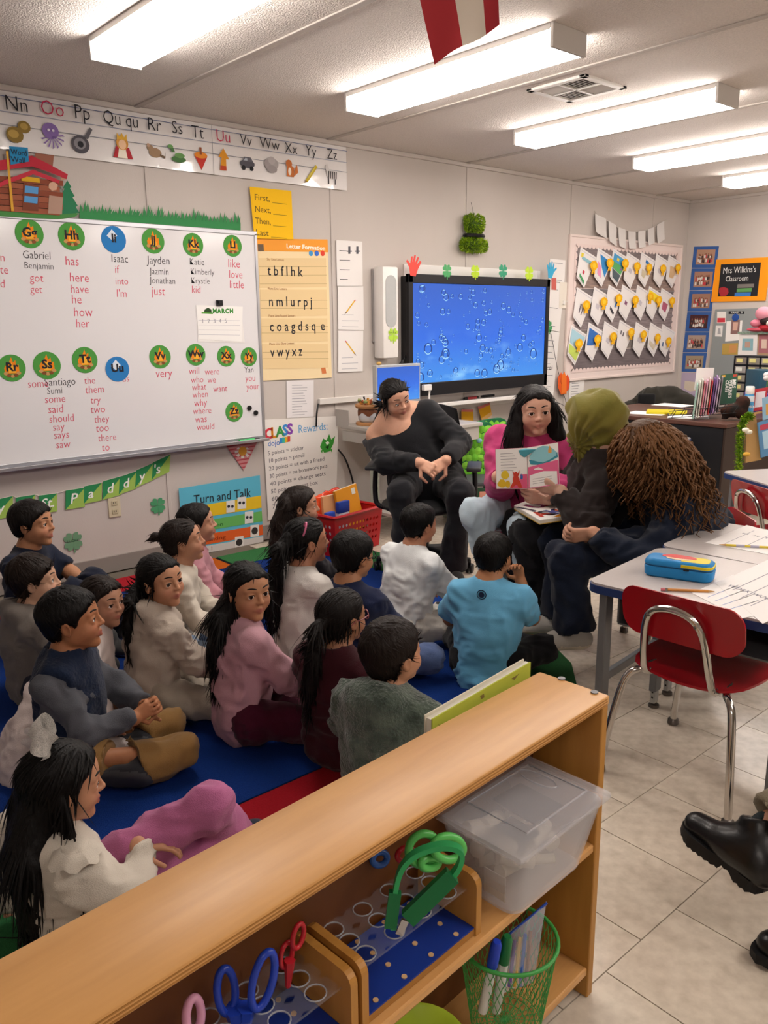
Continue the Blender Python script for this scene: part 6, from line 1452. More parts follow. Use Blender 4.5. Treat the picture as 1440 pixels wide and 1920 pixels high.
# ================================================================== carpet
def offset_poly(P,d):
 n=len(P);out=[]
 for i in range(n):
  a,b,c=np.array(P[i-1]),np.array(P[i]),np.array(P[(i+1)%n]);u,v=unit(b-a),unit(c-b);n1=np.array([-u[1],u[0]]);n2=np.array([-v[1],v[0]]);m=unit(n1+n2);out.append(b+m*d/max(.35,m@n1))
 return out
arc=lambda cx,cy,r,a0,a1,n:[(cx+r*math.cos(a),cy+r*math.sin(a))for a in np.linspace(math.radians(a0),math.radians(a1),n)]
RUG=[(-.75,-2.93),(-.2,-2.93),(.30,-2.93),(.56,-2.93),(.95,-2.93),(1.45,-2.93),(1.95,-2.93),(2.35,-2.93)]+[(2.60,-2.90),(2.80,-2.72),(2.95,-2.47),(3.08,-2.25),(3.25,-1.95)]+[(3.34,-1.5),(3.34,-1.0),(3.34,-.6),(3.25,-.30),(3.05,-.16),(2.62,-.16),(2.48,-.16),(2.30,-.16),(2.15,-.16),(1.5,-.16),(1.0,-.16),(.4,-.16),(-.2,-.16),(-.75,-.16)]
IN=offset_poly(RUG,.27)
rug=empty('carpet',(1.2,-1.5,0),label='large blue classroom carpet with a border of red green and orange blocks',cat='rug')
MR=lambda c:mat('rug_'+c.strip('#'),c,.95,spec=.1,bump=(330,.6),mottle=(120,.12))
b=MB();b.prism([tuple(p)for p in offset_poly(RUG,.02)],.0,.0035);att(b.build('backing',MR('#20242c')),rug)
b=MB();b.prism([tuple(p)for p in IN],.0034,.007);att(b.build('blue_field',MR('#15357c')),rug)
RC=['#2f6a3e','#2f6a3e','#2f6a3e','#b85a22','#a61c28','#a61c28','#2f6a3e','#2f6a3e','#35663e','#35663e','#c06a28','#b02430','#b02430','#2f6a3e','#2f6a3e','#c06a28','#c06a28','#3c7a48','#3c7a48','#c4601f','#c4601f','#b02430','#b02430','#2f6a3e','#c06a28','#b02430','#2f6a3e']
Oo=offset_poly(RUG,.018);Ii=offset_poly(RUG,.262)
for i in range(len(RUG)):
 j=(i+1)%len(RUG)
 if i==len(RUG)-1:continue
 same=RC[i]==RC[(i+1)%len(RC)]
 g=.012;u=lambda A,B,t:tuple(np.array(A)*(1-t)+np.array(B)*t);L_=np.linalg.norm(np.array(Oo[j])-np.array(Oo[i]))+1e-6;s0=0 if RC[i-1]==RC[i]and i else g/L_;s1=1 if same else 1-g/L_
 b=MB();b.prism([u(Oo[i],Oo[j],s0),u(Oo[i],Oo[j],s1),u(Ii[i],Ii[j],s1),u(Ii[i],Ii[j],s0)],.0034,.0068);att(b.build('border_block',MR(RC[i])),rug)
 # ================================================================== bookcase in front
M_birch=mat('birch_ply','#cf9c60',.36,spec=.5,mottle=(5,.30,'#aa7840'),stretch=(1,9,9),bump=(40,.02))
M_birch2=mat('birch_side','#b27f3c',.4,spec=.4,mottle=(5,.4,'#96642c'),stretch=(9,9,1))
M_edge=mat('ply_edge','#a8763a',.5,mottle=(60,.5,'#7c5222'),stretch=(.2,1,14))
SX1_,SY0,SY1,SZT=1.348,-3.822,-3.652,.72;SX0_=-.62
bk=empty('bookcase',((SX0_+SX1_)/2,-3.74,0),label='low open birch bookcase with rounded top edges in front of the carpet',cat='bookcase')
b=MB();b.box(((SX0_+SX1_)/2,(SY0+SY1)/2,SZT-.011),(SX1_-SX0_,SY1-SY0,.022),ch=.005);att(b.build('top',M_birch,smooth=30),bk)
b=MB()
for z in(-.0055,-.011,-.0165):b.box(((SX0_+SX1_)/2,SY0-.0002,SZT+z),(SX1_-SX0_-.02,.001,.0022))
att(tag(b.build('ply_lines',M_edge),kind='stuff'),bk)
for x in(SX1_-.012,.36-.9,):
 b=MB();b.box((x,(SY0+SY1)/2,(SZT-.022)/2),(.022,SY1-SY0-.004,SZT-.022),ch=.003);att(b.build('side_panel',M_birch2),bk)
for z,nm in((.374,'shelf'),(.066,'shelf')):
 b=MB();b.box(((SX0_+SX1_)/2+.03,(SY0+SY1)/2+.002,z),(SX1_-SX0_-.1,SY1-SY0-.008,.02),ch=.004);att(b.build(nm,M_birch),bk)
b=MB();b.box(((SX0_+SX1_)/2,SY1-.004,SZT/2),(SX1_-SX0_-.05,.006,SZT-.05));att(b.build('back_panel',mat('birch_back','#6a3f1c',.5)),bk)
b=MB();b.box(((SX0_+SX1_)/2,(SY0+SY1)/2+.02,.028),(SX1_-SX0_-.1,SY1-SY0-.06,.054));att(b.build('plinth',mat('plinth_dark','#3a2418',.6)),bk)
for px,py in((1057,1271),(1115,1298)):
 c=Fp(px,py,SZT);b=MB();b.lathe([(.0,SZT-.004),(.007,SZT-.004),(.008,SZT+.0025),(0,SZT+.003)],12,Matrix.Translation((c[0],c[1],0)),cap=False);att(b.build('bolt_cap',mat('bolt_grey','#6a6a6c',.4,metal=.5)),bk)
 # picture book standing behind the top
pb=empty('picture_book',(1.14,-3.63,.60),label='lime green picture book standing behind the bookcase top',cat='book')
def bz(px,py,y):return hit(px,py,1,y)
q=[bz(800,1335,-3.632),bz(999,1237,-3.632)];zt0,zt1=q[0][2],q[1][2];xl,xr=q[0][0],q[1][0]
def bslab(nm,y,dy,z0,dz,m,dx=0):b=MB();b.slab(ccw([(xl+dx,y,z0),(xr+dx,y,z0),(xr+dx,y,zt1+dz),(xl+dx,y,zt0+dz)]),(0,1,0),dy);return att(b.build(nm,m),pb)
bslab('cover',-3.636,.003,.40,0,paper('#a9b340'));bslab('pages',-3.633,.012,.405,-.002,paper('#d8d4c8'));bslab('back_cover',-3.621,.003,.40,.004,paper('#cfc9b8'),-.004)
b=MB();b.box(((xl+xr)/2,-3.628,.392),(xr-xl+.06,.040,.015));b.box(((xl+xr)/2,-3.606,.41),(xr-xl+.06,.006,.05));att(b.build('display_ledge',M_birch2),bk)
m_=MB()
for pts in([(812,1345),(822,1350),(832,1347),(824,1354)],[(899,1297),(906,1293),(907,1300),(901,1303)],[(962,1267),(972,1262),(978,1258),(968,1270)]):m_.use(INK('#7a6a3a')).slab(ccw([tuple(bz(x,y,-3.6364))for x,y in pts]),NW,.0004)
att(tag(m_.build('twig_picture'),kind='stuff'),pb)
PIV=(1.348,-3.822);swing(bk,PIV,4.2);swing(pb,PIV,4.2)
# ---------------- scissor racks
M_acr=mat('acrylic_clear','#d8dce6',.06,spec=.6,alpha=.06)
M_dow=mat('dowel_end','#c8a57a',.6)
def rack(x0,x1,y0,y1,label):
 z0=.385;t=empty('scissor_rack',((x0+x1)/2,(y0+y1)/2,z0),label=label,cat='rack');T=Matrix(((0,0,1,0),(1,0,0,0),(0,1,0,0),(0,0,0,1)))
 for x in(x0,x1-.014):
  pr=[(y0,z0),(y1,z0)]+[(y1-.0,z0+.09),(y1-.01,z0+.115),(y1-.02,z0+.12)]+[(y0+.022+.022*math.cos(a),z0+.098+.022*math.sin(a))for a in np.linspace(PI/2,PI,6)]
  b=MB();b.prism(pr,x,x+.014,T);att(b.build('end_panel',M_birch2),t)
 b=MB();b.box(((x0+x1)/2,(y0+y1)/2,z0+.008),(x1-x0-.03,y1-y0-.006,.012));att(b.build('base_board',M_edge),t)
 b=MB();b.box(((x0+x1)/2,(y0+y1)/2,z0+.0155),(x1-x0-.03,y1-y0-.008,.003));att(b.build('blue_base',mat('rack_blue','#16348a',.45)),t)
 nx,ny=4,3;X0,X1,Y0_,Y1_=x0+.014,x1-.014,y0+.022,y1-.004;b=MB();cw,chh=(X1-X0)/nx,(Y1_-Y0_)/ny;zc=z0+.088
 rim=MB()
 for i in range(nx):
  for j in range(ny):
   cx_,cy_=X0+cw*(i+.5),Y0_+chh*(j+.5);N_=16;vs=[]
   for k in range(N_):
    a=2*PI*(k+.5)/N_;ca,sa=math.cos(a),math.sin(a);m=max(abs(ca),abs(sa));vs.append((cx_+cw/2*ca/m,cy_+chh/2*sa/m,zc));vs.append((cx_+.0165*ca,cy_+.0165*sa,zc))
   n0=len(vs);vs+=[(x,y,zc-.003)for x,y,z in vs];fs=[]
   for k in range(N_):
    a_,b_=2*k,2*((k+1)%N_);fs+=[(a_,b_,b_+1,a_+1),(n0+a_,n0+a_+1,n0+b_+1,n0+b_),(a_+1,b_+1,n0+b_+1,n0+a_+1)]
   b.add(vs,fs);rim.tube([(cx_+.0168*math.cos(a),cy_+.0168*math.sin(a),zc)for a in np.linspace(0,2*PI,17)[:-1]],.0013,5,closed=True)
 b.box(((X0+X1)/2,Y0_,zc-.0015),(X1-X0,.0016,.003));att(b.build('acrylic_plate',M_acr),t);att(tag(rim.build('hole_rims',mat('acrylic_rim','#b8bcc4',.1,spec=.7,alpha=.55),smooth=60),kind='stuff'),t)
 dw=MB()
 for i in range(nx):
  for j in range(ny+1):dw.lathe([(0,z0+.0165),(.005,z0+.0165),(.0048,z0+.0185),(0,z0+.0187)],10,Matrix.Translation((X0+cw*(i+.45),y0+.016+chh*j*.98,0)),cap=False)
 att(tag(dw.build('dowel_ends',M_dow),kind='stuff'),t);swing(t,PIV,4.2);return t,zc
rack(.662,.958,-3.803,-3.662,'wooden rack with clear holed plate and blue base holding green scissors');rack(.345,.650,-3.806,-3.662,'wooden rack with clear holed plate holding red and blue scissors')
dep=lambda p:(np.array(p)-CAM_LOC)@_fw
def scissors(name,label,col,loops,at,r=.0055,m=None):
 """handle loops given as photograph outlines at the depth where they stand"""
 t=empty(name,tuple(at),label=label,cat='scissors');mm=m or mat('scissor_'+col.strip('#'),col,.3,spec=.5)
 d=dep(at)
 for L_ in loops:
  P_=smoothpath([Dp(x,y,d+dd)for x,y,dd in L_],5,True);b=MB();b.tube(P_,r,8,closed=True);att(b.build('handle_loop',mm,smooth=60),t)
 return t,mm,d
def ring(cx,cy,rx,ry,tilt=0,dd=0,n=8):return[(cx+rx*math.cos(a)*math.cos(tilt)-ry*math.sin(a)*math.sin(tilt),cy+rx*math.cos(a)*math.sin(tilt)+ry*math.sin(a)*math.cos(tilt),dd+.01*math.cos(a))for a in np.linspace(0,2*PI,n+1)[:-1]]
M_blade=mat('steel_blade','#b8b8bc',.25,metal=1.0)
def blade(t,a,c,w_,m=M_blade,nm='blade'):b=MB();b.tube([tuple(a),tuple(c)],[w_,w_*.45],6);att(b.build(nm,m),t)
t,mm,d=scissors('scissors','blue scissors with two long loops standing in the near rack','#1f3fae',[ring(424,1858,17,42,-.05),ring(493,1838,18,55,.25)],Dp(455,1890,1.19),.006);blade(t,Dp(440,1890,d),Dp(452,1960,d+.02),.016,mm,'handle_body');blade(t,Dp(462,1888,d),Dp(455,1960,d+.02),.014,mm,'handle_body')
t,mm,d=scissors('scissors','small red scissors standing in the near rack','#b0202c',[ring(537,1790,10,24,.25),ring(559,1755,9,24,.25)],Dp(548,1810,1.235),.004);blade(t,Dp(543,1800,d),Dp(540,1850,d+.01),.009,mm,'handle_body')
t,mm,d=scissors('scissors','pale pink scissors handle at the bottom edge of the near rack','#d39ab8',[ring(363,1905,14,34,.05)],Dp(363,1920,1.15),.0065)
t,mm,d=scissors('scissors','light green scissors with round loops in the far rack under the dark green band','#58bb5c',[ring(793,1592,26,30,.5),ring(840,1590,28,22,.1),ring(806,1618,16,10,-.2)],Dp(800,1630,1.42),.0075)
t,mm,d=scissors('scissors','red scissors mostly hidden under the bookcase top in the far rack','#a01c28',[ring(760,1602,16,12,-.5)],Dp(760,1610,1.44),.005)
t,mm,d=scissors('scissors','blue scissors low under the bookcase top in the far rack','#2a5aa8',[ring(712,1610,14,12,-.5)],Dp(712,1615,1.45),.006)
# dark green spring-loop scissors: band, two grips, blades into the hole
at=Dp(790,1735,1.34);gs=empty('loop_scissors',tuple(at),label='dark green spring loop scissors standing in the far rack',cat='scissors');mg=mat('loop_green','#12683a',.35,spec=.45)
path=smoothpath([Dp(x,y,1.34)for x,y in((737,1738),(738,1700),(742,1665),(752,1630),(772,1606),(800,1592),(832,1586),(856,1590),(866,1602),(860,1625),(845,1645))],5)
b=MB();wv_=np.array(_fw)*.008+np.array([0,0,.002]);n_=len(path);vs=[];sidev=[]
for i,p in enumerate(path):
 tt_=(path[min(i+1,n_-1)]-path[max(i-1,0)]).normalized();nn=tt_.cross(Vector(_fw)).normalized()*.004
 vs+=[p-nn-Vector(wv_),p+nn-Vector(wv_),p+nn+Vector(wv_),p-nn+Vector(wv_)]
b.add(vs,[(i*4+j,i*4+(j+1)%4,i*4+4+(j+1)%4,i*4+4+j)for i in range(n_-1)for j in range(4)]+[(0,1,2,3)]);att(b.build('spring_band',mat('loop_green_light','#2f9a5a',.35),smooth=50),gs)
def bar(nm,a,c,w_,th,m):
 a,c=Vector(Dp(*a)),Vector(Dp(*c));t_=(c-a).normalized();n1=t_.cross(Vector(_fw)).normalized()*w_;n2=Vector(_fw)*th;b=MB();vs=[p+s1*n1+s2*n2 for p in(a,c)for s1,s2 in((-1,-1),(1,-1),(1,1),(-1,1))]
 b.add(vs,[(0,1,2,3),(7,6,5,4)]+[(j,4+j,4+(j+1)%4,(j+1)%4)for j in range(4)]);return att(b.build(nm,m),gs)
bar('grip',(848,1640,1.335),(764,1722,1.335),.0135,.009,mg);bar('grip',(741,1672,1.34),(732,1738,1.34),.010,.008,mg);bar('blade',(760,1725,1.34),(748,1752,1.35),.006,.003,M_blade)
# ---------------- clear lidded bin
M_clr=mat('frosted_plastic','#dcdce2',.25,spec=.5,alpha=.33)
bn=empty('storage_bin',(1.14,-3.76,.385),label='frosted clear lidded plastic bin of white cardboard tubes on the bookcase shelf',cat='storage bin')
bx0,bx1,by0,by1,bz0,bz1=1.000,1.288,-3.862,-3.662,.3855,.545
def tapered(nm,x0,x1,y0,y1,z0,z1,inset,m,th=.003,open_top=True,r=.03):
 def ringp(ins,z,n=5):
  P_=[]
  for cx_,cy_,a0 in((x1-ins-r,y1-ins-r,0),(x0+ins+r,y1-ins-r,PI/2),(x0+ins+r,y0+ins+r,PI),(x1-ins-r,y0+ins+r,1.5*PI)):
   P_+=[(cx_+r*math.cos(a0+PI/2*k/n),cy_+r*math.sin(a0+PI/2*k/n),z)for k in range(n+1)]
  return P_
 R=[ringp(inset,z0),ringp(0,z1),ringp(th,z1),ringp(inset+th,z0+th)];n=len(R[0]);vs=[p for q_ in R for p in q_]
 fs=[(k*n+j,k*n+(j+1)%n,(k+1)*n+(j+1)%n,(k+1)*n+j)for k in range(3)for j in range(n)]+[tuple(range(n-1,-1,-1)),tuple(3*n+j for j in range(n))]
 return att(MB().add(vs,fs).build(nm,m,smooth=35),bn)
tapered('tub',bx0,bx1,by0,by1,bz0,bz1-.016,.028,M_clr)
b=MB();b.box(((bx0+bx1)/2,(by0+by1)/2,bz1-.008),(bx1-bx0+.016,by1-by0+.016,.018),ch=.008);att(b.build('lid',M_clr,smooth=35),bn)
b=MB();pr=[(bx0+.06,by0+.03),(bx1-.03,by0+.03),(bx1-.03,by1-.03),(bx0+.06,by1-.03)]
b.tube([(x,y,bz1+.002)for x,y in pr],.0025,6,closed=True);att(b.build('lid_ridge',M_clr,smooth=60),bn)
b=MB();b.tube(smoothpath([(bx1-.06+.018*math.cos(a),by1-.075+.045*math.sin(a),bz1+.002)for a in np.linspace(0,2*PI,9)[:-1]],3,True),.002,6,closed=True);att(b.build('lid_clip',M_clr,smooth=60),bn)
r8=random.Random(3);M_card=paper('#d8cfc0');M_dk=paper('#3a4048');k=0
for i in range(26):
 L_=r8.uniform(.05,.1);c=Vector((r8.uniform(bx0+.055,bx1-.055),r8.uniform(by0+.05,by1-.05),r8.uniform(bz0+.02,bz1-.045)));a=Euler((r8.uniform(0,3),r8.uniform(0,3),r8.uniform(0,3))).to_matrix()@Vector((0,0,L_/2))
 a=Vector((a.x,a.y*.7,a.z*.35));b=MB();b.tube([c-a,c+a],r8.choice([.010,.014,.017]),10)
 tag(b.build('cardboard_tube',M_card,smooth=50),'short white cardboard tube heaped inside the frosted bin','tube',group='tubes in the frosted bin')
for i,(x,y,sx,sy)in enumerate(((1.17,-3.76,.09,.11),(1.09,-3.80,.05,.07))):
 b=MB();b.box((x,y,bz1-.024-.004*i),(sx,sy,.004));tag(b.build('card',M_dk),['large dark card','small dark card'][i]+' lying on top of the tubes in the frosted bin','card')
b=MB();b.box((bx0+.020,by0+.07,bz0+.055),(.002,.05,.05),Matrix.Translation((0,0,0)));att(b.build('barcode_label',paper('#b8b0a8')),bn)
swing(bn,PIV,3.0)
# ---------------- wire basket with markers
WX,WY,WZ0,WZ1,WR=1.085,-3.79,.078,.275,.098
wb=empty('wire_basket',(WX,WY,WZ0),label='round green wire mesh basket of markers on the lower bookcase shelf',cat='basket');mw=mat('wire_green','#3f9a48',.35,spec=.5)
b=MB();b.tube([(WX+WR*math.cos(a),WY+WR*math.sin(a),WZ1)for a in np.linspace(0,2*PI,33)[:-1]],.0042,8,closed=True);att(b.build('rim',mw,smooth=60),wb)
b=MB()
for s in(-1,1):
 for k in range(44):
  a0=2*PI*k/44;P_=[]
  for j in range(6):
   u_=j/5;rr_=WR*(.72+.28*u_);a=a0+s*u_*.75;P_.append((WX+rr_*math.cos(a),WY+rr_*math.sin(a),WZ0+.004+(WZ1-WZ0-.004)*u_))
  b.tube(P_,.0009,4,cap=False)
for rr_ in(.2,.4,.6,.72):b.tube([(WX+WR*rr_*math.cos(a),WY+WR*rr_*math.sin(a),WZ0+.003)for a in np.linspace(0,2*PI,25)[:-1]],.0011,4,closed=True)
for k in range(24):a=2*PI*k/24;b.tube([(WX,WY,WZ0+.003),(WX+WR*.72*math.cos(a),WY+WR*.72*math.sin(a),WZ0+.003)],.0009,4,cap=False)
att(tag(b.build('wire_mesh',mw,smooth=60),kind='stuff'),wb)
def marker(px0,px1,d0,d1,cap,body,label,r=.0095):
 a,c=Vector(Dp(*px0,d0)),Vector(Dp(*px1,d1));t=empty('marker',tuple(c),label=label,cat='marker');u_=(c-a)
 b=MB();b.tube([a+u_*.32,c],r,10);att(b.build('barrel',mat('marker_body_'+body.strip('#'),body,.4),smooth=50),t);b=MB();b.tube([a,a+u_*.04,a+u_*.34],[r*.75,r*1.1,r*1.15],10);att(b.build('cap',mat('marker_cap_'+cap.strip('#'),cap,.3),smooth=50),t)
marker((932,1765),(905,1895),1.52,1.58,'#2440b8','#d8d8d8','blue capped white marker standing in the green wire basket');marker((952,1755),(930,1895),1.54,1.6,'#1c6a3a','#d0d0cc','green capped white marker standing in the green wire basket')
M_zip=mat('zip_bag','#dfe6f2',.12,spec=.7,alpha=.25)
zb_=empty('zip_bag',tuple(Dp(980,1800,1.56)),label='clear zip bag of coloured pencils sticking out of the green wire basket',cat='bag')
P4=[Dp(925,1775,1.62),Dp(1026,1690,1.62),Dp(1000,1840,1.58),Dp(930,1870,1.58)]
vs=[];fs=[]
for s in(0,1):
 for j in range(7):
  for i in range(7):
   u_,v_=i/6,j/6;p=(P4[0]*(1-u_)+P4[1]*u_)*(1-v_)+(P4[3]*(1-u_)+P4[2]*u_)*v_;vs.append(tuple(p+_fw*(.010*math.sin(PI*u_)*math.sin(PI*min(1,v_+.15))*(1 if s else-1)+.004*math.sin(7*u_+5*v_))))
for s in(0,1):fs+=[(s*49+j*7+i,s*49+j*7+i+1,s*49+j*7+i+8,s*49+j*7+i+7)[::1 if s else-1]for j in range(6)for i in range(6)]
att(MB().add(vs,fs).build('film',M_zip,smooth=60),zb_);b=MB();b.tube([tuple(P4[0]*.98+P4[3]*.02),tuple(P4[1]*.98+P4[2]*.02)],.0025,6);att(b.build('zip_strip',mat('zip_blue','#2a4fb0',.4)),zb_)
for i,c_ in enumerate(('#b03030','#2f8a9a','#6a4a8a','#c8a03a','#2f5aa8','#8a5a30')):
 b=MB();b.tube([Dp(945+10*i,1775-6*i,1.61),Dp(935+10*i,1850,1.585)],.0035,6);tag(b.build('coloured_pencil',mat('pencil_'+c_.strip('#'),c_,.5)),'%s pencil inside the clear zip bag in the basket'%['red','teal','purple','yellow','blue','brown'][i],'pencil')
lb=empty('lime_basket',(.85,-3.78,.078),label='lime green plastic basket on the lower bookcase shelf, cut by the picture edge',cat='basket');b=MB();b.lathe([(.06,.078),(.088,.20),(.092,.205),(.084,.20),(.057,.083)],24,Matrix.Translation((.83,-3.80,0)),cap=False);b.lathe([(0,.080),(.058,.080)],24,Matrix.Translation((.83,-3.80,0)),cap=False);att(b.build('bowl',mat('lime_plastic','#b2cc3a',.4,spec=.4),smooth=50),lb)
for i,(x,y,c_)in enumerate(((.81,-3.81,'#8a1c22'),(.85,-3.80,'#a02a2a'),(.83,-3.78,'#3a2422'))):
 b=MB();b.ball((x,y,.135+.02*i),(.035,.03,.03),12,8);tag(b.build('toy_ball',mat('toy_'+c_.strip('#'),c_,.5),smooth=60),'%s toy lump inside the lime basket'%['dark red','brick red','brown'][i],'toy')
 # ================================================================== pupils' desks and chairs
M_lamtop=mat('desk_laminate','#b9b2b0',.3,spec=.45,mottle=(120,.04));M_band=mat('desk_band_blue','#22376a',.45);M_grey=mat('desk_metal_grey','#74767a',.45,metal=.25);M_chrome=mat('chrome_tube','#c8c4c0',.12,metal=1.0);M_red=mat('red_plastic','#a3131f',.25,spec=.5);M_glide=mat('glide_steel','#6a6460',.3,metal=.8)
def rrect(x0,x1,y0,y1,r,n=5):return[(cx+r*math.cos(a0+PI/2*k/n),cy+r*math.sin(a0+PI/2*k/n))for cx,cy,a0 in((x1-r,y1-r,0),(x0+r,y1-r,PI/2),(x0+r,y0+r,PI),(x1-r,y0+r,1.5*PI))for k in range(n+1)]
def desk(x,y,rz,label,W_=.66,D_=.555,H_=.62,grp='two-tone grey school desks'):
 """x,y: the corner nearest the carpet; local x runs away from the pupil, local y along -width"""
 t=empty('school_desk',(x,y,0),rz,label,'desk',grp)
 b=MB();b.prism(rrect(0,D_,-W_,0,.045),H_-.006,H_+.0015);b.build('top',M_lamtop,t);b=MB();b.prism(rrect(-.004,D_+.004,-W_-.004,.004,.048),H_-.032,H_-.006);b.build('edge_band',M_band,t)
 b=MB();b.box((D_/2+.02,-W_/2,H_-.036-.0),(D_-.12,W_-.16,.008));b.box((D_/2+.02,-W_/2,H_-.15),(D_-.12,W_-.16,.006));b.box((D_-.08,-W_/2,H_-.09),(.006,W_-.16,.115))
 for s in(-.08,-W_+.08):b.box((D_/2+.02,s,H_-.09),(D_-.12,.006,.115))
 b.build('book_box',M_grey,t)
 for yy in(-.045,-W_+.045):
  for xx in(.06,D_-.06):
   b=MB();b.box((xx,yy,H_/2+.02),(.05,.028,H_-.10),ch=.004);lg=b.build('leg',M_grey,t);b=MB();b.box((xx,yy,.07),(.036,.020,.10),ch=.003);b.build('leg_extension',mat('leg_light_grey','#a8a8a6',.4,metal=.3),lg)
   b=MB();b.lathe([(.006,.03),(.007,.016),(.02,.012),(.021,.002),(0,0)],14,Matrix.Translation((xx,yy,0)),cap=False);b.build('glide',M_glide,lg,smooth=50)
   hb2=MB()
   for k in range(4):hb2.box((xx-.0185,yy,.045+.022*k),(.001,.007,.007))
   tag(hb2.build('adjusting_holes',M_blk,lg),kind='stuff')
  b=MB();b.box((D_/2,yy,.27),(D_-.12,.02,.03),ch=.003);b.build('side_rail',M_grey,t)
 return t
def chair(x,y,rz,label,k=1.0):
 """school chair: shell seat and back of red plastic on bent chrome tube; faces +x"""
 t=empty('school_chair',(x,y,0),rz,label,'chair','red plastic school chairs');sh_=.365*k
 n=10;vs=[];fs=[]
 for i in range(n+1):
  for j in range(n+1):
   u_,v_=i/n*2-1,j/n*2-1;xx=u_*.175*k*(1-.06*v_*v_);yy=v_*.185*k*(1-.10*max(0,-u_)**2-.05*u_*u_);rr_=max(abs(u_),abs(v_))
   if abs(u_)>.8 and abs(v_)>.8:xx*=.97;yy*=.97
   vs.append((xx+.01,yy,sh_-.014*(1-v_*v_)*(1-.5*u_)-.018*max(0,u_)**3))
 m=len(vs);vs+=[(a_,b_,c_-.008)for a_,b_,c_ in vs];K=n+1
 for i in range(n):
  for j in range(n):a_=i*K+j;fs+=[(a_,a_+K,a_+K+1,a_+1),(m+a_,m+a_+1,m+a_+K+1,m+a_+K)]
 for i in range(n):fs+=[(i,i+1,m+i+1,m+i),(n*K+i+1,n*K+i,m+n*K+i,m+n*K+i+1),((i+1)*K,i*K,m+i*K,m+(i+1)*K),(i*K+n,(i+1)*K+n,m+(i+1)*K+n,m+i*K+n)]
 MB().add(vs,fs).build('seat',M_red,t,smooth=50)
 vs=[];fs=[];pr=rrect(-.185*k,.185*k,0,.15*k,.055*k,6);n2=len(pr)
 for off in(0,.007):vs+=[(-.185*k+.030*(1-(py_/(.185*k))**2)*-1+.018-off-(pz)*.18,py_,sh_+.105*k+pz)for py_,pz in pr]+[(-.197*k-off-.075*.18*k,0,sh_+.18*k)]
 for j in range(n2):fs+=[(j,(j+1)%n2,n2),(n2+1+(j+1)%n2,n2+1+j,2*n2+1),((j+1)%n2,j,n2+1+j,n2+1+(j+1)%n2)]
 MB().add(vs,fs).build('backrest',M_red,t,smooth=50)
 r_=.0115*k
 for s in(-1,1):
  b=MB();b.tube(smoothpath([(-.235*k,s*.205*k,.012),(-.215*k,s*.19*k,.15*k),(-.18*k,s*.165*k,sh_-.06),(-.14*k,s*.13*k,sh_-.022),(-.04*k,s*.12*k,sh_-.024)],6),r_,10);b.build('rear_leg',M_chrome,t,smooth=60)
  b=MB();b.tube(smoothpath([(.215*k,s*.195*k,.012),(.185*k,s*.17*k,.15*k),(.155*k,s*.14*k,sh_-.06),(.10*k,s*.125*k,sh_-.024),(-.04*k,s*.12*k,sh_-.024)],6),r_,10);b.build('front_leg',M_chrome,t,smooth=60)
  for xx in(-.235,.215):
   b=MB();b.lathe([(.007,.03),(.019,.022),(.021,.004),(0,0)],12,Matrix.Translation((xx*k,s*(.205 if xx<0 else .195)*k,0)),cap=False);b.build('glide',M_glide,t,smooth=50)
 b=MB();b.tube(smoothpath([(-.05*k,-.10*k,sh_-.03),(-.16*k,-.105*k,sh_-.02),(-.195*k,-.10*k,sh_+.04),(-.222*k,-.088*k,sh_+.15*k),(-.236*k,-.06*k,sh_+.205*k),(-.240*k,0,sh_+.222*k),(-.236*k,.06*k,sh_+.205*k),(-.222*k,.088*k,sh_+.15*k),(-.195*k,.10*k,sh_+.04),(-.16*k,.105*k,sh_-.02),(-.05*k,.10*k,sh_-.03)],5),r_,10);b.build('back_tube',M_chrome,t,smooth=60)
 rv=MB()
 for s in(-1,1):
  for z in(.13,.19):rv.ball((-.243*k+.02*(z<.15),s*(.092 if z<.15 else .07)*k,sh_+z*k),.0055,8,5)
 tag(rv.build('rivets',M_glide,t,smooth=60),kind='stuff');return t
desk(2.195,-3.17,math.radians(6),'grey topped desk with the blue pencil case and a pencil on it')
desk(2.765,-3.10,math.radians(4),'grey topped desk joined behind the pencil case desk, a white sheet on it',W_=.66,D_=.52)
chair(2.40,-3.50,math.radians(2),'red school chair with chrome back tube pushed under the nearest desk',1.06)
desk(4.43,-2.50,math.radians(-30),'grey desk beyond the curly-haired woman with a red chair at it',W_=.7,D_=.55)
chair(4.22,-2.97,math.radians(-30),'red school chair at the desk beyond, cut by the picture edge',1.05)
desk(5.02,-1.10,math.radians(-8),'blue edged desk covered with loose white papers before the teacher desk',W_=.62,D_=.5,H_=.64)
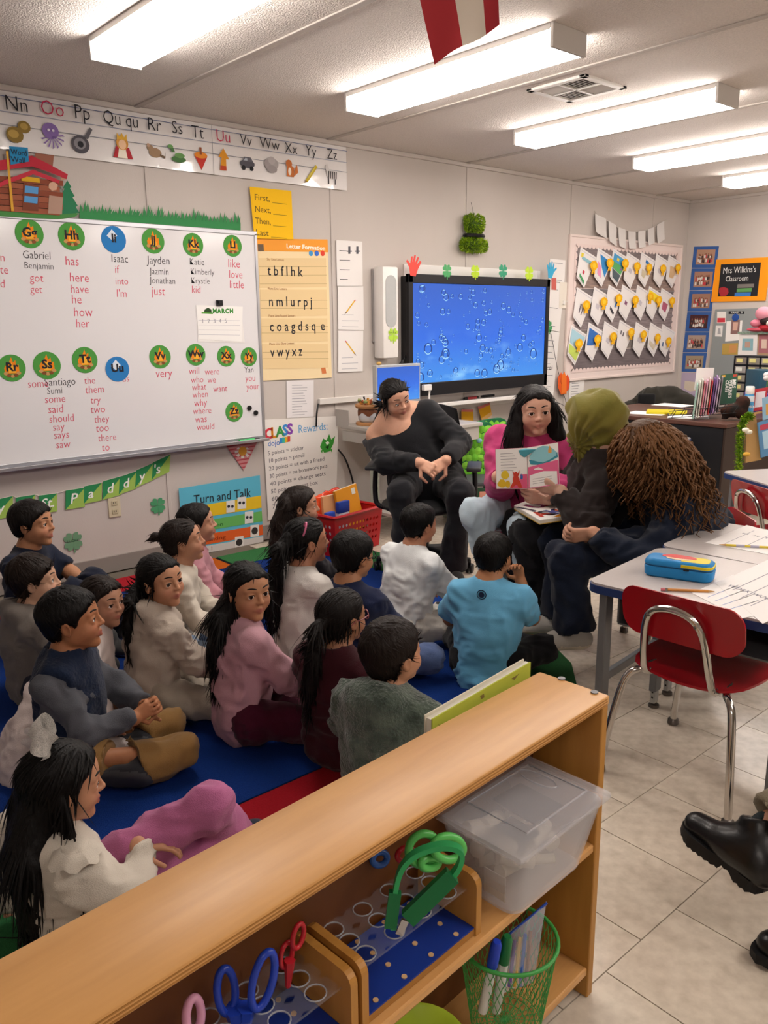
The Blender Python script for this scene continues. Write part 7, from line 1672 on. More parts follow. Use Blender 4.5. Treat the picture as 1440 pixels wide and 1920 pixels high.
def sheet3(name,px,z,label,col='#e6e3e2',th=.0012,nl=0,txt=None,h=8,ink='#8a8a98',cat='paper'):
 P_=[Fp(x,y,z)for x,y in px];c=sum(P_)/len(P_);t=empty(name,tuple(c),label=label,cat=cat);b=MB();b.add([tuple(p)for p in P_]+[(p[0],p[1],p[2]+th)for p in P_],[(3,2,1,0),(4,5,6,7)]+[(j,(j+1)%4,4+(j+1)%4,4+j)for j in range(4)]);att(b.build('sheet',paper(col)),t)
 if nl:
  b=MB();TL,TR,BR,BL=P_;b.use(INK(ink))
  for i in range(nl):
   v=.25+.6*i/nl;q=[(TL*(1-u_)+TR*u_)*(1-vv)+(BL*(1-u_)+BR*u_)*vv for u_,vv in((.1,v),(.85,v),(.85,v+.012),(.1,v+.012))];b.add([(p[0],p[1],p[2]+th+.0004)for p in q],[(0,1,2,3)])
  att(tag(b.build('ruled_lines'),kind='stuff'),t)
 if txt:
  for s,p0,p1,up_,sz in txt:A_=Fp(*p0,z+th+.0006);B_=Fp(*p1,z+th+.0006);U_=Fp(*up_,z+th+.0006)-A_;text(t,s,A_,sz,INK(ink),right=tuple(B_-A_),up=tuple(U_),width=float(np.linalg.norm(B_-A_)))
 return t
ZD=.6218
sheet3('worksheet',[(1342,1095),(1440,1050),(1530,1125),(1430,1170)],ZD,'handwritten worksheet on the nearest desk beside the pencil',nl=3,txt=[('WORK WORK',(1362,1098),(1450,1128),(1368,1082),.03)])
sheet3('worksheet',[(1297,1112),(1375,1078),(1460,1145),(1390,1160)],ZD-.0,'white worksheet with a blue border partly under the handwritten one',nl=4,ink='#8a9ac8',th=.0008)
sheet3('worksheet',[(1322,1018),(1400,985),(1500,1010),(1440,1040)],ZD,'white paper under the yellow striped pencil on the rear desk',nl=2,txt=[('M  X  Y',(1390,1000),(1440,1010),(1394,994),.02)])
def pencil(px0,px1,z,label,body,tip,bands=None):
 a,c=Vector(Fp(*px0,z)),Vector(Fp(*px1,z));u_=c-a;t=empty('pencil',tuple(a),label=label,cat='pencil');b=MB();b.tube([a+u_*.12,a+u_*.88],.0045,6);att(b.build('shaft',mat('pencil_'+body.strip('#'),body,.45)),t);b=MB();b.tube([a+u_*.88,c],[.0045,.0008],6);att(b.build('point',mat('pencil_wood','#c49a68',.7)),t);b=MB();b.tube([a,a+u_*.08],.005,8);att(b.build('eraser',mat('eraser_'+tip.strip('#'),tip,.7)),t);b=MB();b.tube([a+u_*.08,a+u_*.125],.0052,8);att(b.build('ferrule',M_chrome),t)
 if bands:
  b=MB()
  for f0,f1 in bands:b.tube([a+u_*f0,a+u_*f1],.0048,6)
  att(tag(b.build('printed_bands',mat('band_grey','#b0acc0',.5)),kind='stuff'),t)
pencil((1239,1105),(1340,1109),ZD+.005,'orange pencil with pink eraser lying before the blue pencil case','#c8863a','#c8707a');pencil((1456,1027),(1348,1021),ZD+.007,'yellow striped pencil lying on the white paper of the rear desk','#d8c03a','#c8a0a0',[(.3,.45),(.55,.7)])
# pencil case: blue shell, lid half blue half yellow with a plain red badge
pc=empty('pencil_case',tuple(Fp(1277,1075,ZD)),label='blue zipped pencil case with a yellow end and red badge on the nearest desk',cat='pencil case')
pa,pb2,pcx=Fp(1212,1080,ZD),Fp(1325,1096,ZD),Fp(1345,1070,ZD);ux=unit(pb2-pa);uy=np.array([-ux[1],ux[0],0]);Lc,Wc,Hc=np.linalg.norm(pb2-pa)+.03,.098,.062
mw_=Matrix.Identity(4)
o0=(pa+pb2)/2+uy*Wc/2
for i in range(3):mw_[i][0],mw_[i][1],mw_[i][2],mw_[i][3]=ux[i],uy[i],(0,0,1)[i],o0[i]
def loftbox(nm,xs_,zs_,w2,r,m,zr=1):
 rings=[]
 for z,ins in zs_:rings.append([(x,y,z)for x,y in rrect(xs_[0]+ins,xs_[1]-ins,-w2+ins,w2-ins,max(.006,r-ins*.6),5)])
 n=len(rings[0]);vs=[p for q in rings for p in q];fs=[(k*n+j,k*n+(j+1)%n,(k+1)*n+(j+1)%n,(k+1)*n+j)for k in range(len(rings)-1)for j in range(n)]+[tuple(range(n-1,-1,-1)),tuple((len(rings)-1)*n+j for j in range(n))]
 return att(MB().add(vs,fs,mw_).build(nm,m,smooth=40),pc)
mb1,mb2=mat('case_blue','#1f7fbe',.5,spec=.35),mat('case_yellow','#d8c21c',.5,spec=.35)
loftbox('lower_shell',(-Lc/2,Lc/2),[(0,.008),(.006,.002),(.034,0),(.037,.002)],Wc/2,.03,mb1);loftbox('zip',(-Lc/2-.001,Lc/2+.001),[(.037,.003),(.042,.003)],Wc/2,.03,mat('zip_dark','#14507c',.6))
lid=loftbox('lid',(-Lc/2,Lc/2),[(.042,.001),(.045,0),(.055,.003),(Hc-.001,.010),(Hc,.016)],Wc/2,.03,mb1)
b=MB();N_=14
top_z=lambda:Hc+.0006
pr=[p for p in rrect(-Lc/2+.016,Lc/2-.016,-Wc/2+.016,Wc/2-.016,.02,5)if p[0]>.01];pr=sorted(pr,key=lambda p:math.atan2(p[1],p[0]-.05));b.prism([(.008,-Wc/2+.016)]+[p for p in pr]+[(.008,Wc/2-.016)],Hc-.0006,Hc+.0005,mw_);att(b.build('yellow_end',mb2),lid)
b=MB();pts_=rrect(.0,Lc/2-.0005,-Wc/2-.0003,Wc/2+.0003,.03,5);b.prism([p for p in[(.012,-Wc/2-.0004)]+[q for q in pts_ if q[0]>.04 and q[1]<0][::1]+[q for q in pts_ if q[0]>.04 and q[1]>=0]+[(.012,Wc/2+.0004)]],.0445,.054,mw_);att(b.build('yellow_side',mb2),lid)
b=MB();b.use(mat('badge_red','#c8302c',.5));b.prism([(.055*math.cos(a)-.005,.026*math.sin(a)+.012)for a in np.linspace(.0,PI,12)]+[(-.058,.002),(-.005,-.004),(.05,.002)],Hc+.0005,Hc+.0014,mw_);b.use(mat('badge_cream','#d8b898',.5));b.prism([(-.048,.0),(-.004,-.006),(.04,.0),(.03,-.018),(-.005,-.024),(-.036,-.018)],Hc+.0005,Hc+.0012,mw_);att(b.build('plain_badge'),lid)
b=MB();b.box((.03,-Wc/2-.004,.039),(.018,.004,.006),mw_,ch=.001);att(b.build('zip_pull',M_blk),pc)
# ================================================================== things by the television wall
# red crate of notebooks
ca,cb_=Fp(640,1047),Fp(718,1022);ux=unit((cb_-ca)*[1,1,0]);uy=np.array([-ux[1],ux[0],0]);Lx,Ly,Hz=.46,.34,.27
ctr=cb_-ux*Lx/2+uy*Ly/2;rzc=math.atan2(ux[1],ux[0])
cr=empty('plastic_crate',(ctr[0],ctr[1],0),rzc,'red plastic crate with round holes full of notebooks and pouches','crate');M_cr=mat('crate_red','#b8141e',.3,spec=.45)
def wall_holes(L_,z0,z1,taper,m):
 """crate side in local (s,z): a plate with a grid of round holes"""
 vs=[];fs=[];nx=max(3,int(L_/.038));rows=4;zs_=[z0+.05+(z1-z0-.095)*k/rows for k in range(rows+1)];cw=(L_-.06)/nx
 def quad(a,b_,c,d):o=len(vs);vs.extend([a,b_,c,d]);fs.append((o,o+1,o+2,o+3))
 quad((-L_/2,z0),(L_/2,z0),(L_/2,zs_[0]),(-L_/2,zs_[0]));quad((-L_/2,zs_[-1]),(L_/2,zs_[-1]),(L_/2,z1),(-L_/2,z1))
 for s in(-1,1):quad((min(s*L_/2,s*(L_/2-.03)),zs_[0]),(max(s*L_/2,s*(L_/2-.03)),zs_[0]),(max(s*L_/2,s*(L_/2-.03)),zs_[-1]),(min(s*L_/2,s*(L_/2-.03)),zs_[-1]))
 for i in range(nx):
  for k in range(rows):
   cx,cz,hw,hh=-L_/2+.03+cw*(i+.5),(zs_[k]+zs_[k+1])/2,cw/2,(zs_[k+1]-zs_[k])/2;r_=min(hw,hh)*.66;o=len(vs);n=12
   for j in range(n):
    a=2*PI*(j+.5)/n;ca_,sa_=math.cos(a),math.sin(a);mm=max(abs(ca_),abs(sa_));vs.append((cx+hw*ca_/mm,cz+hh*sa_/mm));vs.append((cx+r_*ca_,cz+r_*sa_))
   for j in range(n):a_,b_=o+2*j,o+2*((j+1)%n);fs.append((a_,b_,b_+1,a_+1))
 return vs,fs
for nm,L_,ang,dist in(('front',Lx,0,Ly/2),('back',Lx,PI,Ly/2),('left',Ly,-PI/2,Lx/2),('right',Ly,PI/2,Lx/2)):
 vs,fs=wall_holes(L_,.004,Hz,0,None);b=MB();T=Matrix.Rotation(ang,4,'Z')
 tp=lambda z:1-.10*(1-z/Hz)
 A_=[T@Vector((s*tp(z),-dist*tp(z),z))for s,z in vs];B_=[T@Vector((s*tp(z),-(dist-.004)*tp(z),z))for s,z in vs];n=len(A_)
 b.add(A_,fs);b.add(B_,[f[::-1]for f in fs]);b.build('side_panel',M_cr,cr)
b=MB();pts=rrect(-Lx/2,Lx/2,-Ly/2,Ly/2,.02);b.tube([(x,y,Hz)for x,y in pts],.011,6,closed=True);b.build('rim',M_cr,cr,smooth=50)
b=MB();b.box((0,0,.008),(Lx*.9,Ly*.9,.008));b.build('base',M_cr,cr)
b=MB();b.use(mat('badge_blue','#2f7fb4',.5));b.slab([(-Lx/2*.98-.004,y,z)for y,z in((-.09,.10),(-.04,.09),(.02,.12),(.03,.19),(-.03,.20),(-.09,.17))][::-1],(-1,0,0),.003);b.build('badge',parent=cr)
CW_=lambda x,y,z:tuple(np.array([ctr[0],ctr[1],0])+ux*x+uy*y+np.array([0,0,z]))
def incrate(name,c,d,rx,ry,rz,m,label,cat,bands=None):
 t=empty(name,CW_(*c),rzc+rz,label,cat);t.rotation_euler=(rx,ry,rzc+rz);b=MB();b.box((0,0,d[2]/2),d,ch=.002);b.build('cover',m,t);b=MB();b.box((.002,0,d[2]/2+.001),(d[0]-.002,d[1]*.6,d[2]+.001));b.build('pages',paper('#e0d8c4'),t);return t
t=incrate('notebook',(.11,-.02,.10),(.21,.022,.30),-.18,-.10,0,mat('note_orange','#d8901e',.5),'orange yellow notebook standing in the red crate with a small white label','notebook')
b=MB();b.box((.06,-.0125,.26),(.035,.001,.04));b.build('label',paper('#d8d4c8'),t);b=MB();b.box((.0,-.0125,.10),(.018,.001,.014));b.build('emblem',paper('#d8c8a0'),t)
t=incrate('notebook',(-.02,.03,.10),(.2,.02,.26),-.1,.02,0,mat('note_peach','#d8a070',.5),'peach notebook behind the orange one in the red crate','notebook')
for(x,y,c_,sx,hz,lb)in((-.05,-.07,'#1d3f9a',.10,.30,'clear pencil pouch with a broad blue zip in the red crate'),(-.17,-.07,'#2448b0',.07,.25,'clear pencil pouch with a narrow blue zip in the red crate')):
 t=empty('pencil_pouch',CW_(x,y,.06),rzc,lb,'pouch');b=MB();b.box((0,0,(hz-.08)/2),(sx,.03,hz-.08),ch=.006);b.build('pouch',mat('pouch_clear','#c8ccd8',.2,spec=.5,alpha=1.0,mottle=(40,.5,'#8a9ab0')),t,smooth=40);b=MB();b.box((0,0,hz-.06),(sx+.004,.034,.075),ch=.006);b.build('zip_band',mat('pouch_'+c_.strip('#'),c_,.4),t,smooth=40)
for i,(x,y,h_,c_)in enumerate(((-.02,.12,.36,'#d8401c'),(-.14,.09,.33,'#dc4a20'),(.08,.13,.37,'#c83018'))):
 F=Field(np.array([x-.16,y-.07,.08]),np.array([x+.16,y+.07,.48]),.011);F.ell((x,y,.22),(.12,.035,h_/2-.02),None,0);V,Q=F.mesh();V=V+normals(V,Q)*(vnoise(V*22,i)*.012)[:,None]
 o=npmesh('plastic_bag',V,Q,mat('bag_'+c_.strip('#'),c_,.18,spec=.6));o.location=(ctr[0],ctr[1],0);o.rotation_euler=(0,0,rzc);tag(o,['shiny orange red plastic bag at the back middle of the red crate','shiny orange red plastic bag at the left back of the red crate','shiny dark red plastic bag at the right back of the red crate'][i],'bag')
 # grey height-adjustable desk against the wall with planter, monitor, camera
gd=empty('utility_desk',(3.72,-.45,0),label='grey metal utility desk with perforated legs beside the rewards chart',cat='desk');M_ug=mat('desk_warm_grey','#b3aea8',.45)
gx0,gx1,gy0,gy1,gz=3.61,4.42,-.70,-.06,.735
b=MB();b.box(((gx0+gx1)/2,(gy0+gy1)/2,gz),(gx1-gx0,gy1-gy0,.028),ch=.006);att(b.build('top',M_ug),gd)
b=MB();b.box(((gx0+gx1)/2,gy0+.02,gz-.06),(gx1-gx0-.06,.018,.09));b.box((gx0+.01,(gy0+gy1)/2,gz-.065),(.016,gy1-gy0-.04,.07));att(b.build('apron',M_ug),gd);b=MB();b.box((gx0+.005,-.08,gz+.06),(.012,.14,.12));att(b.build('edge_guard',M_ug),gd)
for x,y in((gx0+.03,-.40),(gx1-.06,-.40)):
 b=MB();b.box((x,y,gz/2-.01),(.045,.045,gz-.03));lg=att(b.build('leg',mat('leg_pale_green','#a9b2a8',.45,metal=.2)),gd)
 b=MB()
 for k in range(14):b.box((x,y-.0232,.08+.042*k),(.012,.001,.022))
 att(tag(b.build('leg_slots',mat('slot_grey','#6f7a72',.6)),kind='stuff'),lg)
b=MB();b.box(((gx0+gx1)/2,gy0+.3,.16),(gx1-gx0-.04,.44,.02));att(b.build('low_shelf',M_ug),gd)
for i,(x,y,z,d_,c_,lb)in enumerate(((3.90,-.50,.171,(.30,.22,.03),'#c8ccd2','pale paper stack on the low shelf of the grey desk'),(3.88,-.51,.202,(.26,.19,.02),'#3a5aa0','blue folder on the low shelf of the grey desk'),(3.86,-.52,.223,(.24,.18,.018),'#d0b01e','yellow book topmost on the low shelf of the grey desk'),(3.74,-.52,gz-.125,(.22,.12,.05),'#1a1a1c','black power brick under the grey desk top'))):
 b=MB();b.box((x,y,z+d_[2]/2),d_,ch=.003);o=b.build(['paper_stack','folder','book','power_adapter'][i],mat('low_'+c_.strip('#'),c_,.5));tag(o,lb,['paper','folder','book','adapter'][i])
pc_=Fp(690,792,gz+.03);px_,py_=pc_[0],pc_[1];pl=empty('planter',(px_,py_,gz+.014),label='white dripped pot with wooden tray of trinkets on the grey desk',cat='planter')
T=Matrix.Translation((px_,py_,0));z_=gz+.0145
b=MB();b.lathe([(0,z_),(.085,z_),(.088,z_+.01),(.085,z_+.02),(0,z_+.02)],20,T,cap=False);att(b.build('wooden_base',mat('tray_wood','#c08a58',.5),smooth=40),pl)
b=MB();b.lathe([(0,z_+.021),(.05,z_+.021),(.068,z_+.04),(.072,z_+.08),(.066,z_+.115),(0,z_+.115)],24,T,cap=False);att(b.build('pot',mat('pot_white','#d8dade',.25,spec=.5),smooth=40),pl)
b=MB();b.lathe([(.0735,z_+.09),(.0735,z_+.10),(.068,z_+.118),(.0,z_+.119)],24,T,cap=False);b.v=[(x,y,z-(.014*(1+math.sin(5*math.atan2(y-py_,x-px_))))*(1 if z<z_+.095 else 0))for x,y,z in b.v];att(b.build('brown_drip',mat('drip_brown','#7a4a30',.3),smooth=40),pl)
b=MB();b.lathe([(0,z_+.12),(.085,z_+.12),(.092,z_+.135),(.088,z_+.148),(0,z_+.142)],24,T,cap=False);att(b.build('wooden_tray',MATS['tray_wood'],smooth=40),pl)
r9=random.Random(9)
m_=MB()
for i in range(40):m_.use(mat('bit_%d'%(i%4),['#c88a3a','#8a9a5a','#d8d0c0','#a85a3a'][i%4],.6));m_.ball((px_+r9.uniform(-.06,.06),py_+r9.uniform(-.05,.05),z_+.15+r9.uniform(0,.03)),r9.uniform(.007,.015),7,5)
att(tag(m_.build('trinkets',smooth=60),kind='stuff'),pl)
b=MB();b.tube([(px_-.02,py_,z_+.15),(px_-.035,py_,z_+.20)],.006,6);att(b.build('dark_twig',M_blk),pl)
# small monitor
mo=[Wp(706,684,.50),Wp(789,682,.50),Wp(786,752,.50)];mx0,mx1,mz1,mz0=mo[0][0],mo[1][0],(mo[0][2]+mo[1][2])/2,mo[2][2]
mn=empty('monitor',((mx0+mx1)/2,-.46,gz),label='small silver framed computer monitor showing blue water on the grey desk',cat='monitor');M_sil=mat('monitor_silver','#b4b8bc',.4,metal=.3)
b=MB();b.box(((mx0+mx1)/2,-.475,(mz0+mz1)/2),(mx1-mx0,.04,mz1-mz0),ch=.004);att(b.build('frame',M_sil),mn)
b=MB();b.box(((mx0+mx1)/2,-.4965,(mz0+mz1)/2),(mx1-mx0-.022,.003,mz1-mz0-.035));att(b.build('screen',sm),mn)
b=MB();b.box(((mx0+mx1)/2,-.44,(mz0+gz)/2),(.07,.03,mz0-gz));b.box(((mx0+mx1)/2,-.46,gz+.022),(.22,.18,.014),ch=.004);att(b.build('stand',M_sil),mn)
b=MB();c=(mx0+.03,-.49,mz1+.012);b.ball(c,(.022,.01,.012),10,6);tag(b.build('toy_bird',mat('bird_tan','#c8a05a',.6),smooth=60),'tiny tan figure perched on the monitor corner','figurine')
dc=Wp(822,735,.26);d2=empty('document_camera',(dc[0],-.26,zs),label='white document camera standing on the shelf under the television',cat='document camera')
b=MB();b.tube([(dc[0],-.155,zs+.01),(dc[0]+.01,-.155,dc[2]+.03)],.008,8);b.box((dc[0]-.02,-.155,dc[2]+.03),(.08,.035,.045),ch=.006);att(b.build('arm_and_head',M_wht),d2);b=MB();b.box((dc[0],-.13,zs+.013),(.07,.06,.010),ch=.003);att(b.build('foot',M_wht),d2);b=MB();b.ball((dc[0]-.03,-.155,dc[2]+.006),.01,8,6);att(b.build('lens',M_blk),d2)
# black cables
b=MB();b.tube(smoothpath([Wp(597,757,.02),Wp(594,775,.03),Wp(593,800,.02)],5),.006,6);tag(b.build('cable',M_blk,smooth=60),'short black cable dropping from the white raceway end','cable')
b=MB();b.tube(smoothpath([Wp(634,843,.03),Wp(646,858,.05),Wp(655,880,.06),Wp(662,905,.05),Wp(668,940,.04),Wp(676,985,.03)],5),.007,6);tag(b.build('cable',M_blk,smooth=60),'black cable with a knot hanging on the wall left of the grey desk','cable')
r4=random.Random(2)
for i in range(3):
 b=MB();b.tube(smoothpath([Wp(760+3*i,665,.06),Wp(752-4*i,690,.09),Wp(748+5*i,705,.08),Wp(762,720+4*i,.07)],5),.004,6);tag(b.build('cable',M_blk,smooth=60),['thin black cable left of the television, inner loop','thin black cable left of the television, middle loop','thin black cable left of the television, outer loop'][i],'cable')
 # sunny bunting under the shelf
for i,px in enumerate(([(836,768),(857,767),(857,797),(838,797)],[(865,768),(887,768),(888,800),(865,797)],[(896,763),(918,755),(923,782),(906,798)])):
 t=wall_thing('sunset_flag','yellow to pink paper flag under the pen shelf, '+['nearest the woman in black','the middle one','the tilted one'][i],'paper flag',*px[3]);TL,TR,BR,BL=[np.array(q,float)for q in px];Pq=lambda u,v:tuple((TL*(1-u)+TR*u)*(1-v)+(BL*(1-u)+BR*u)*v)
 for v0,v1,c_ in((0,.14,'#c8706a'),(.14,.62,'#d8a01e'),(.62,.85,'#dcae6a'),(.85,1,'#d8c0b0')):att(wcut('colour_band',[Pq(0,v0),Pq(1,v0),Pq(1,v1),Pq(0,v1)],paper(c_),.03),t)
 # leafy chairs
def leafy(x,y,rz,label,s=1.0):
 t=empty('leafy_chair',(x,y,0),rz,label,'chair','leafy backed chairs under the television');W_=.33*s
 out=[(W_*.5*(1+.05*math.sin(7*a))*math.copysign(abs(math.cos(a))**.55,math.cos(a)),.545+.19*s*(1+.05*math.cos(5*a))*math.copysign(abs(math.sin(a))**.6,math.sin(a)))for a in np.linspace(0,2*PI,41)[:-1]]
 b=MB();b.prism(out,-.018,.018,Matrix(((1,0,0,0),(0,0,-1,0),(0,1,0,0),(0,0,0,1))));b.build('back_pad',mat('felt_green','#1f6f46',.8),t,smooth=30)
 r_=random.Random(int(x*10));k=0;M1,M2=mat('leaf_lime','#6fc032',.7),mat('leaf_lime_light','#86d040',.7)
 lf=MB();L_,w_=.062*s,.026*s;pr=[(-L_*.55,0),(-L_*.3,w_*.8),(0,w_),(L_*.3,w_*.75),(L_*.6,0),(L_*.3,-w_*.75),(0,-w_),(-L_*.3,-w_*.8)];vs=[(0,0,.008)]+[(a,b_,0)for a,b_ in pr];lf.add(vs,[(0,1+j,1+(j+1)%8)for j in range(8)]);first={}
 for gy in range(7):
  for gx in range(7):
   u_=(gx+.5*(gy%2))/6*2-1;v_=gy/6*2-1
   if abs(u_)**3+abs(v_)**3>1.45:continue
   m_=M1 if r_.random()<.6 else M2
   if m_.name not in first:first[m_.name]=o=lf.build('leaf',m_,t)
   else:o=first[m_.name].copy();COL.objects.link(o);o.parent=t
   o.location=(u_*W_*.40,-.021-.003*r_.random()-.001*gx,.535+v_*.155*s);o.rotation_euler=(PI/2,r_.uniform(-.7,.7)+(PI/2 if v_<.4 else 0)+u_*.9*(-1),0)
   o.rotation_euler=(Matrix.Rotation(PI/2,3,'X')@Matrix.Rotation(math.atan2(v_+.3,u_*1.2)+r_.uniform(-.4,.4),3,'Z')).to_euler()
 if s>.9:
  b=MB();b.ball((.03,-.03,.61),(.022,.012,.018),10,6);b.build('blue_bloom',mat('bloom_blue','#8ac0d0',.5),t)
 b=MB();b.box((0,-.17,.345),(W_*.95,.34,.03),ch=.01);b.build('seat',mat('seat_dark_grey','#4a4c50',.6),t,smooth=40)
 for sx_ in(-1,1):
  for yy,zt_ in((-.30,.335),(.0,.40)):b=MB();b.tube([(sx_*W_*.42,yy,0.0),(sx_*W_*.42,yy,zt_)],.011,8);b.build('leg',M_blk,t,smooth=60)
 b=MB();b.box((0,-.335,.23),(W_*.9,.012,.18));b.build('valance',mat('valance_green','#2a4a34',.8),t)
 fl_=MB()
 for i in range(6):fl_.use(mat('petal_%d'%(i%3),['#b84a30','#d0907a','#c06a40'][i%3],.7));fl_.box((-W_*.32+W_*.32*(i%3),-.343,.19+.08*(i//3)),(.055,.004,.05),ch=.0015)
 tag(fl_.build('printed_blooms',parent=t),kind='stuff');return t
p=Wp(886,826,.62);leafy(p[0]+.02,-.62,math.radians(-36),'chair with green leafy back left of the pink sweatshirt',1.02);p=Wp(935,815,.62);leafy(p[0]+.04,-.50,math.radians(-30),'chair with green leafy back partly behind the pink sweatshirt',.98)
# office chair under the woman in black
oc=empty('office_chair',(AD['base'][0]+.0,AD['base'][1]+.02,0),math.radians(vang(-98))-PI/2,'black mesh office chair with armrests under the woman in black','chair');M_och=mat('chair_black','#18181b',.55)
F=Field(np.array([-.3,-.3,.33]),np.array([.3,.3,.5]),.013);F.ell((0,.06,.41),(.25,.25,.05),None,0);V,Q=F.mesh();npmesh('seat',V,Q,M_och,oc)
n=12;vs=[];fs=[]
for off in(0,.02):
 for i in range(n+1):
  for j in range(n+1):
   u_,v_=i/n*2-1,j/n;wd_=.235*(1-.25*v_**2)*(1-.12*(1-v_)**2);vs.append((u_*wd_,-.235+.07*u_*u_-.06*v_-off,.50+.47*v_*(1-.06*u_*u_)))
K=n+1;m=K*K;fs=[f for i in range(n)for j in range(n)for a in[i*K+j]for f in((a,a+1,a+K+1,a+K),(m+a,m+a+K,m+a+K+1,m+a+1))]+[(i*K,(i+1)*K,m+(i+1)*K,m+i*K)for i in range(n)]+[((i+1)*K+n,i*K+n,m+i*K+n,m+(i+1)*K+n)for i in range(n)]+[(i+1,i,m+i,m+i+1)[::-1]for i in range(n)]+[(n*K+i,n*K+i+1,m+n*K+i+1,m+n*K+i)[::-1]for i in range(n)]
MB().add(vs,fs).build('backrest',mat('mesh_black','#1c1c20',.7,bump=(700,.8)),oc,smooth=60)
b=MB();b.tube(smoothpath([(0,-.05,.37),(0,-.28,.37),(0,-.33,.50),(0,-.32,.66)],5),.022,8);b.build('back_stem',M_och,oc,smooth=60)
b=MB();b.tube([(0,0,.10),(0,0,.38)],.03,12);b.build('gas_lift',M_och,oc,smooth=60)
for s in(-1,1):
 b=MB();b.tube(smoothpath([(s*.12,.02,.37),(s*.27,.0,.38),(s*.30,-.02,.46),(s*.295,-.03,.62)],5),.016,8);b.build('arm_support',M_och,oc,smooth=60);b=MB();b.box((s*.295,.02,.632),(.085,.25,.026),ch=.011);b.build('armrest',mat('armrest_grey','#3a3c3e',.5),oc,smooth=40)
for k in range(5):
 a=2*PI*k/5+.35;e=(.29*math.cos(a),.29*math.sin(a));b=MB();b.tube([(0,0,.115),(e[0],e[1],.075)],[.03,.018],8);b.build('base_arm',M_och,oc,smooth=60)
 b=MB();T=Matrix.Translation((e[0],e[1],.03))@Matrix.Rotation(a,4,'Z')@Matrix.Rotation(PI/2,4,'Y')
 for zz in(-.02,.004):b.lathe([(0,zz),(.026,zz),(.0295,zz+.004),(.0295,zz+.012),(.026,zz+.016),(0,zz+.016)],14,T,cap=False)
 b.tube([(e[0],e[1],.03),(e[0],e[1],.08)],.008,6);b.build('caster',M_blk,oc,smooth=50)
 # small chairs under the other three women
def stool(c,label,rot):
 return chair(c['base'][0],c['base'][1],math.radians(rot),label,1.02)
for c_,lb,rt in((BD,'school chair under the young woman in pink',vang(-118)),(CD,'school chair under the woman in the headscarf',vang(172)),(DD,'school chair under the curly-haired woman',vang(176))):stool(c_,lb,rt)
# ================================================================== books being read
def quadsheet(P_,th,m,name,par,nrm):b=MB();b.slab([tuple(p)for p in P_],nrm,th);o=b.build(name,m);return att(o,par)if par is not None else o
Bk=lambda x,y:Dp(x,y,3.56)
ob=empty('open_picture_book',tuple(Bk(990,915)),label='open picture book with pink and white pages held up by two women',cat='book')
TLb,TMb,TRb,BRb,BMb,BLb=Bk(929,842),Dp(988,839,3.60),Bk(1047,829),Bk(1050,910),Dp(990,917,3.60),Bk(931,917)
nv=np.array(-_fw)
for A4,nm in(([TLb,TMb,BMb,BLb],'left'),([TMb,TRb,BRb,BMb],'right')):
 quadsheet([a-nv*.012 for a in A4][::-1],.004,paper('#c86a7a'),'cover',ob,tuple(nv));quadsheet([a*.985+sum(A4)/4*.015-nv*.008 for a in A4][::-1],.0075,paper('#e8e4e0'),'page_block',ob,tuple(nv))
def bq(u,v):
 if u<1:a,b_,c,d=TLb,TMb,BMb,BLb
 else:a,b_,c,d=TMb,TRb,BRb,BMb;u-=1
 return(a*(1-u)+b_*u)*(1-v)+(d*(1-u)+c*u)*v
def bprint(items,nm='printed_picture'):
 m_=MB()
 for i,(c_,uv)in enumerate(items):
  pts=[tuple(bq(u,v)+nv*(.0006+.0002*(i%6)))for u,v in uv];m_.use(INK(c_));n_=np.cross(np.array(pts[1])-pts[0],np.array(pts[2])-pts[0]);m_.slab(pts if n_@nv<0 else pts[::-1],tuple(nv),.0002)
 return att(tag(m_.build(nm),kind='stuff'),ob)
blob=lambda cx,cy,rx,ry,n=10,w=0.0,ph=0:[(cx+rx*math.cos(t)*(1+w*math.sin(3*t+ph)),cy+ry*math.sin(t)*(1+w*math.cos(4*t+ph)))for t in np.linspace(0,2*PI,n+1)[:-1]]
bprint([('#d85a80',[(.78,.64),(.985,.64),(.985,.985),(.4,.985),(.7,.86)]),('#d8628a',[(1.015,.48),(1.98,.40),(1.98,.97),(1.6,.985),(1.015,.985)]),('#e8e4e0',[(1.06,.68),(1.5,.62),(1.92,.66),(1.93,.96),(1.05,.975)]),('#c8402e',blob(.62,.74,.10,.16,10,.25)),('#c8402e',[(.55,.8),(.75,.8),(.82,.97),(.7,.97),(.64,.88),(.5,.97),(.42,.96)]),('#c8402e',[(.52,.55),(.58,.62),(.68,.62),(.75,.54),(.72,.68),(.55,.68)]),('#2f6fb4',blob(.80,.70,.05,.07)),('#d8b830',blob(.28,.65,.13,.11,10,.1)),('#d8b02a',blob(.18,.86,.15,.10,10,.2)),('#d8b02a',blob(.36,.88,.08,.09)),
('#4f9aa8',[(.72,.06),(.95,.02),(1.3,.08),(1.1,.16),(.9,.24),(.78,.16)]),('#8ac0c8',blob(1.5,.22,.42,.18,16,.1)),('#3f8a9a',[(1.05,.30),(1.5,.42),(1.95,.22),(1.97,.34),(1.5,.48),(1.1,.42)]),('#d0954a',blob(1.5,.18,.12,.13,10,.3)),('#d8c8b0',blob(1.32,.22,.1,.06)),('#3a4a58',blob(1.18,.27,.07,.04)),('#3a4a58',blob(.92,.2,.08,.03)),('#d89a4a',blob(1.72,.16,.06,.1,8,.2)),('#d0a03a',blob(1.22,.60,.12,.03)),('#e8dcd8',blob(1.5,.54,.3,.04,10,.2))])
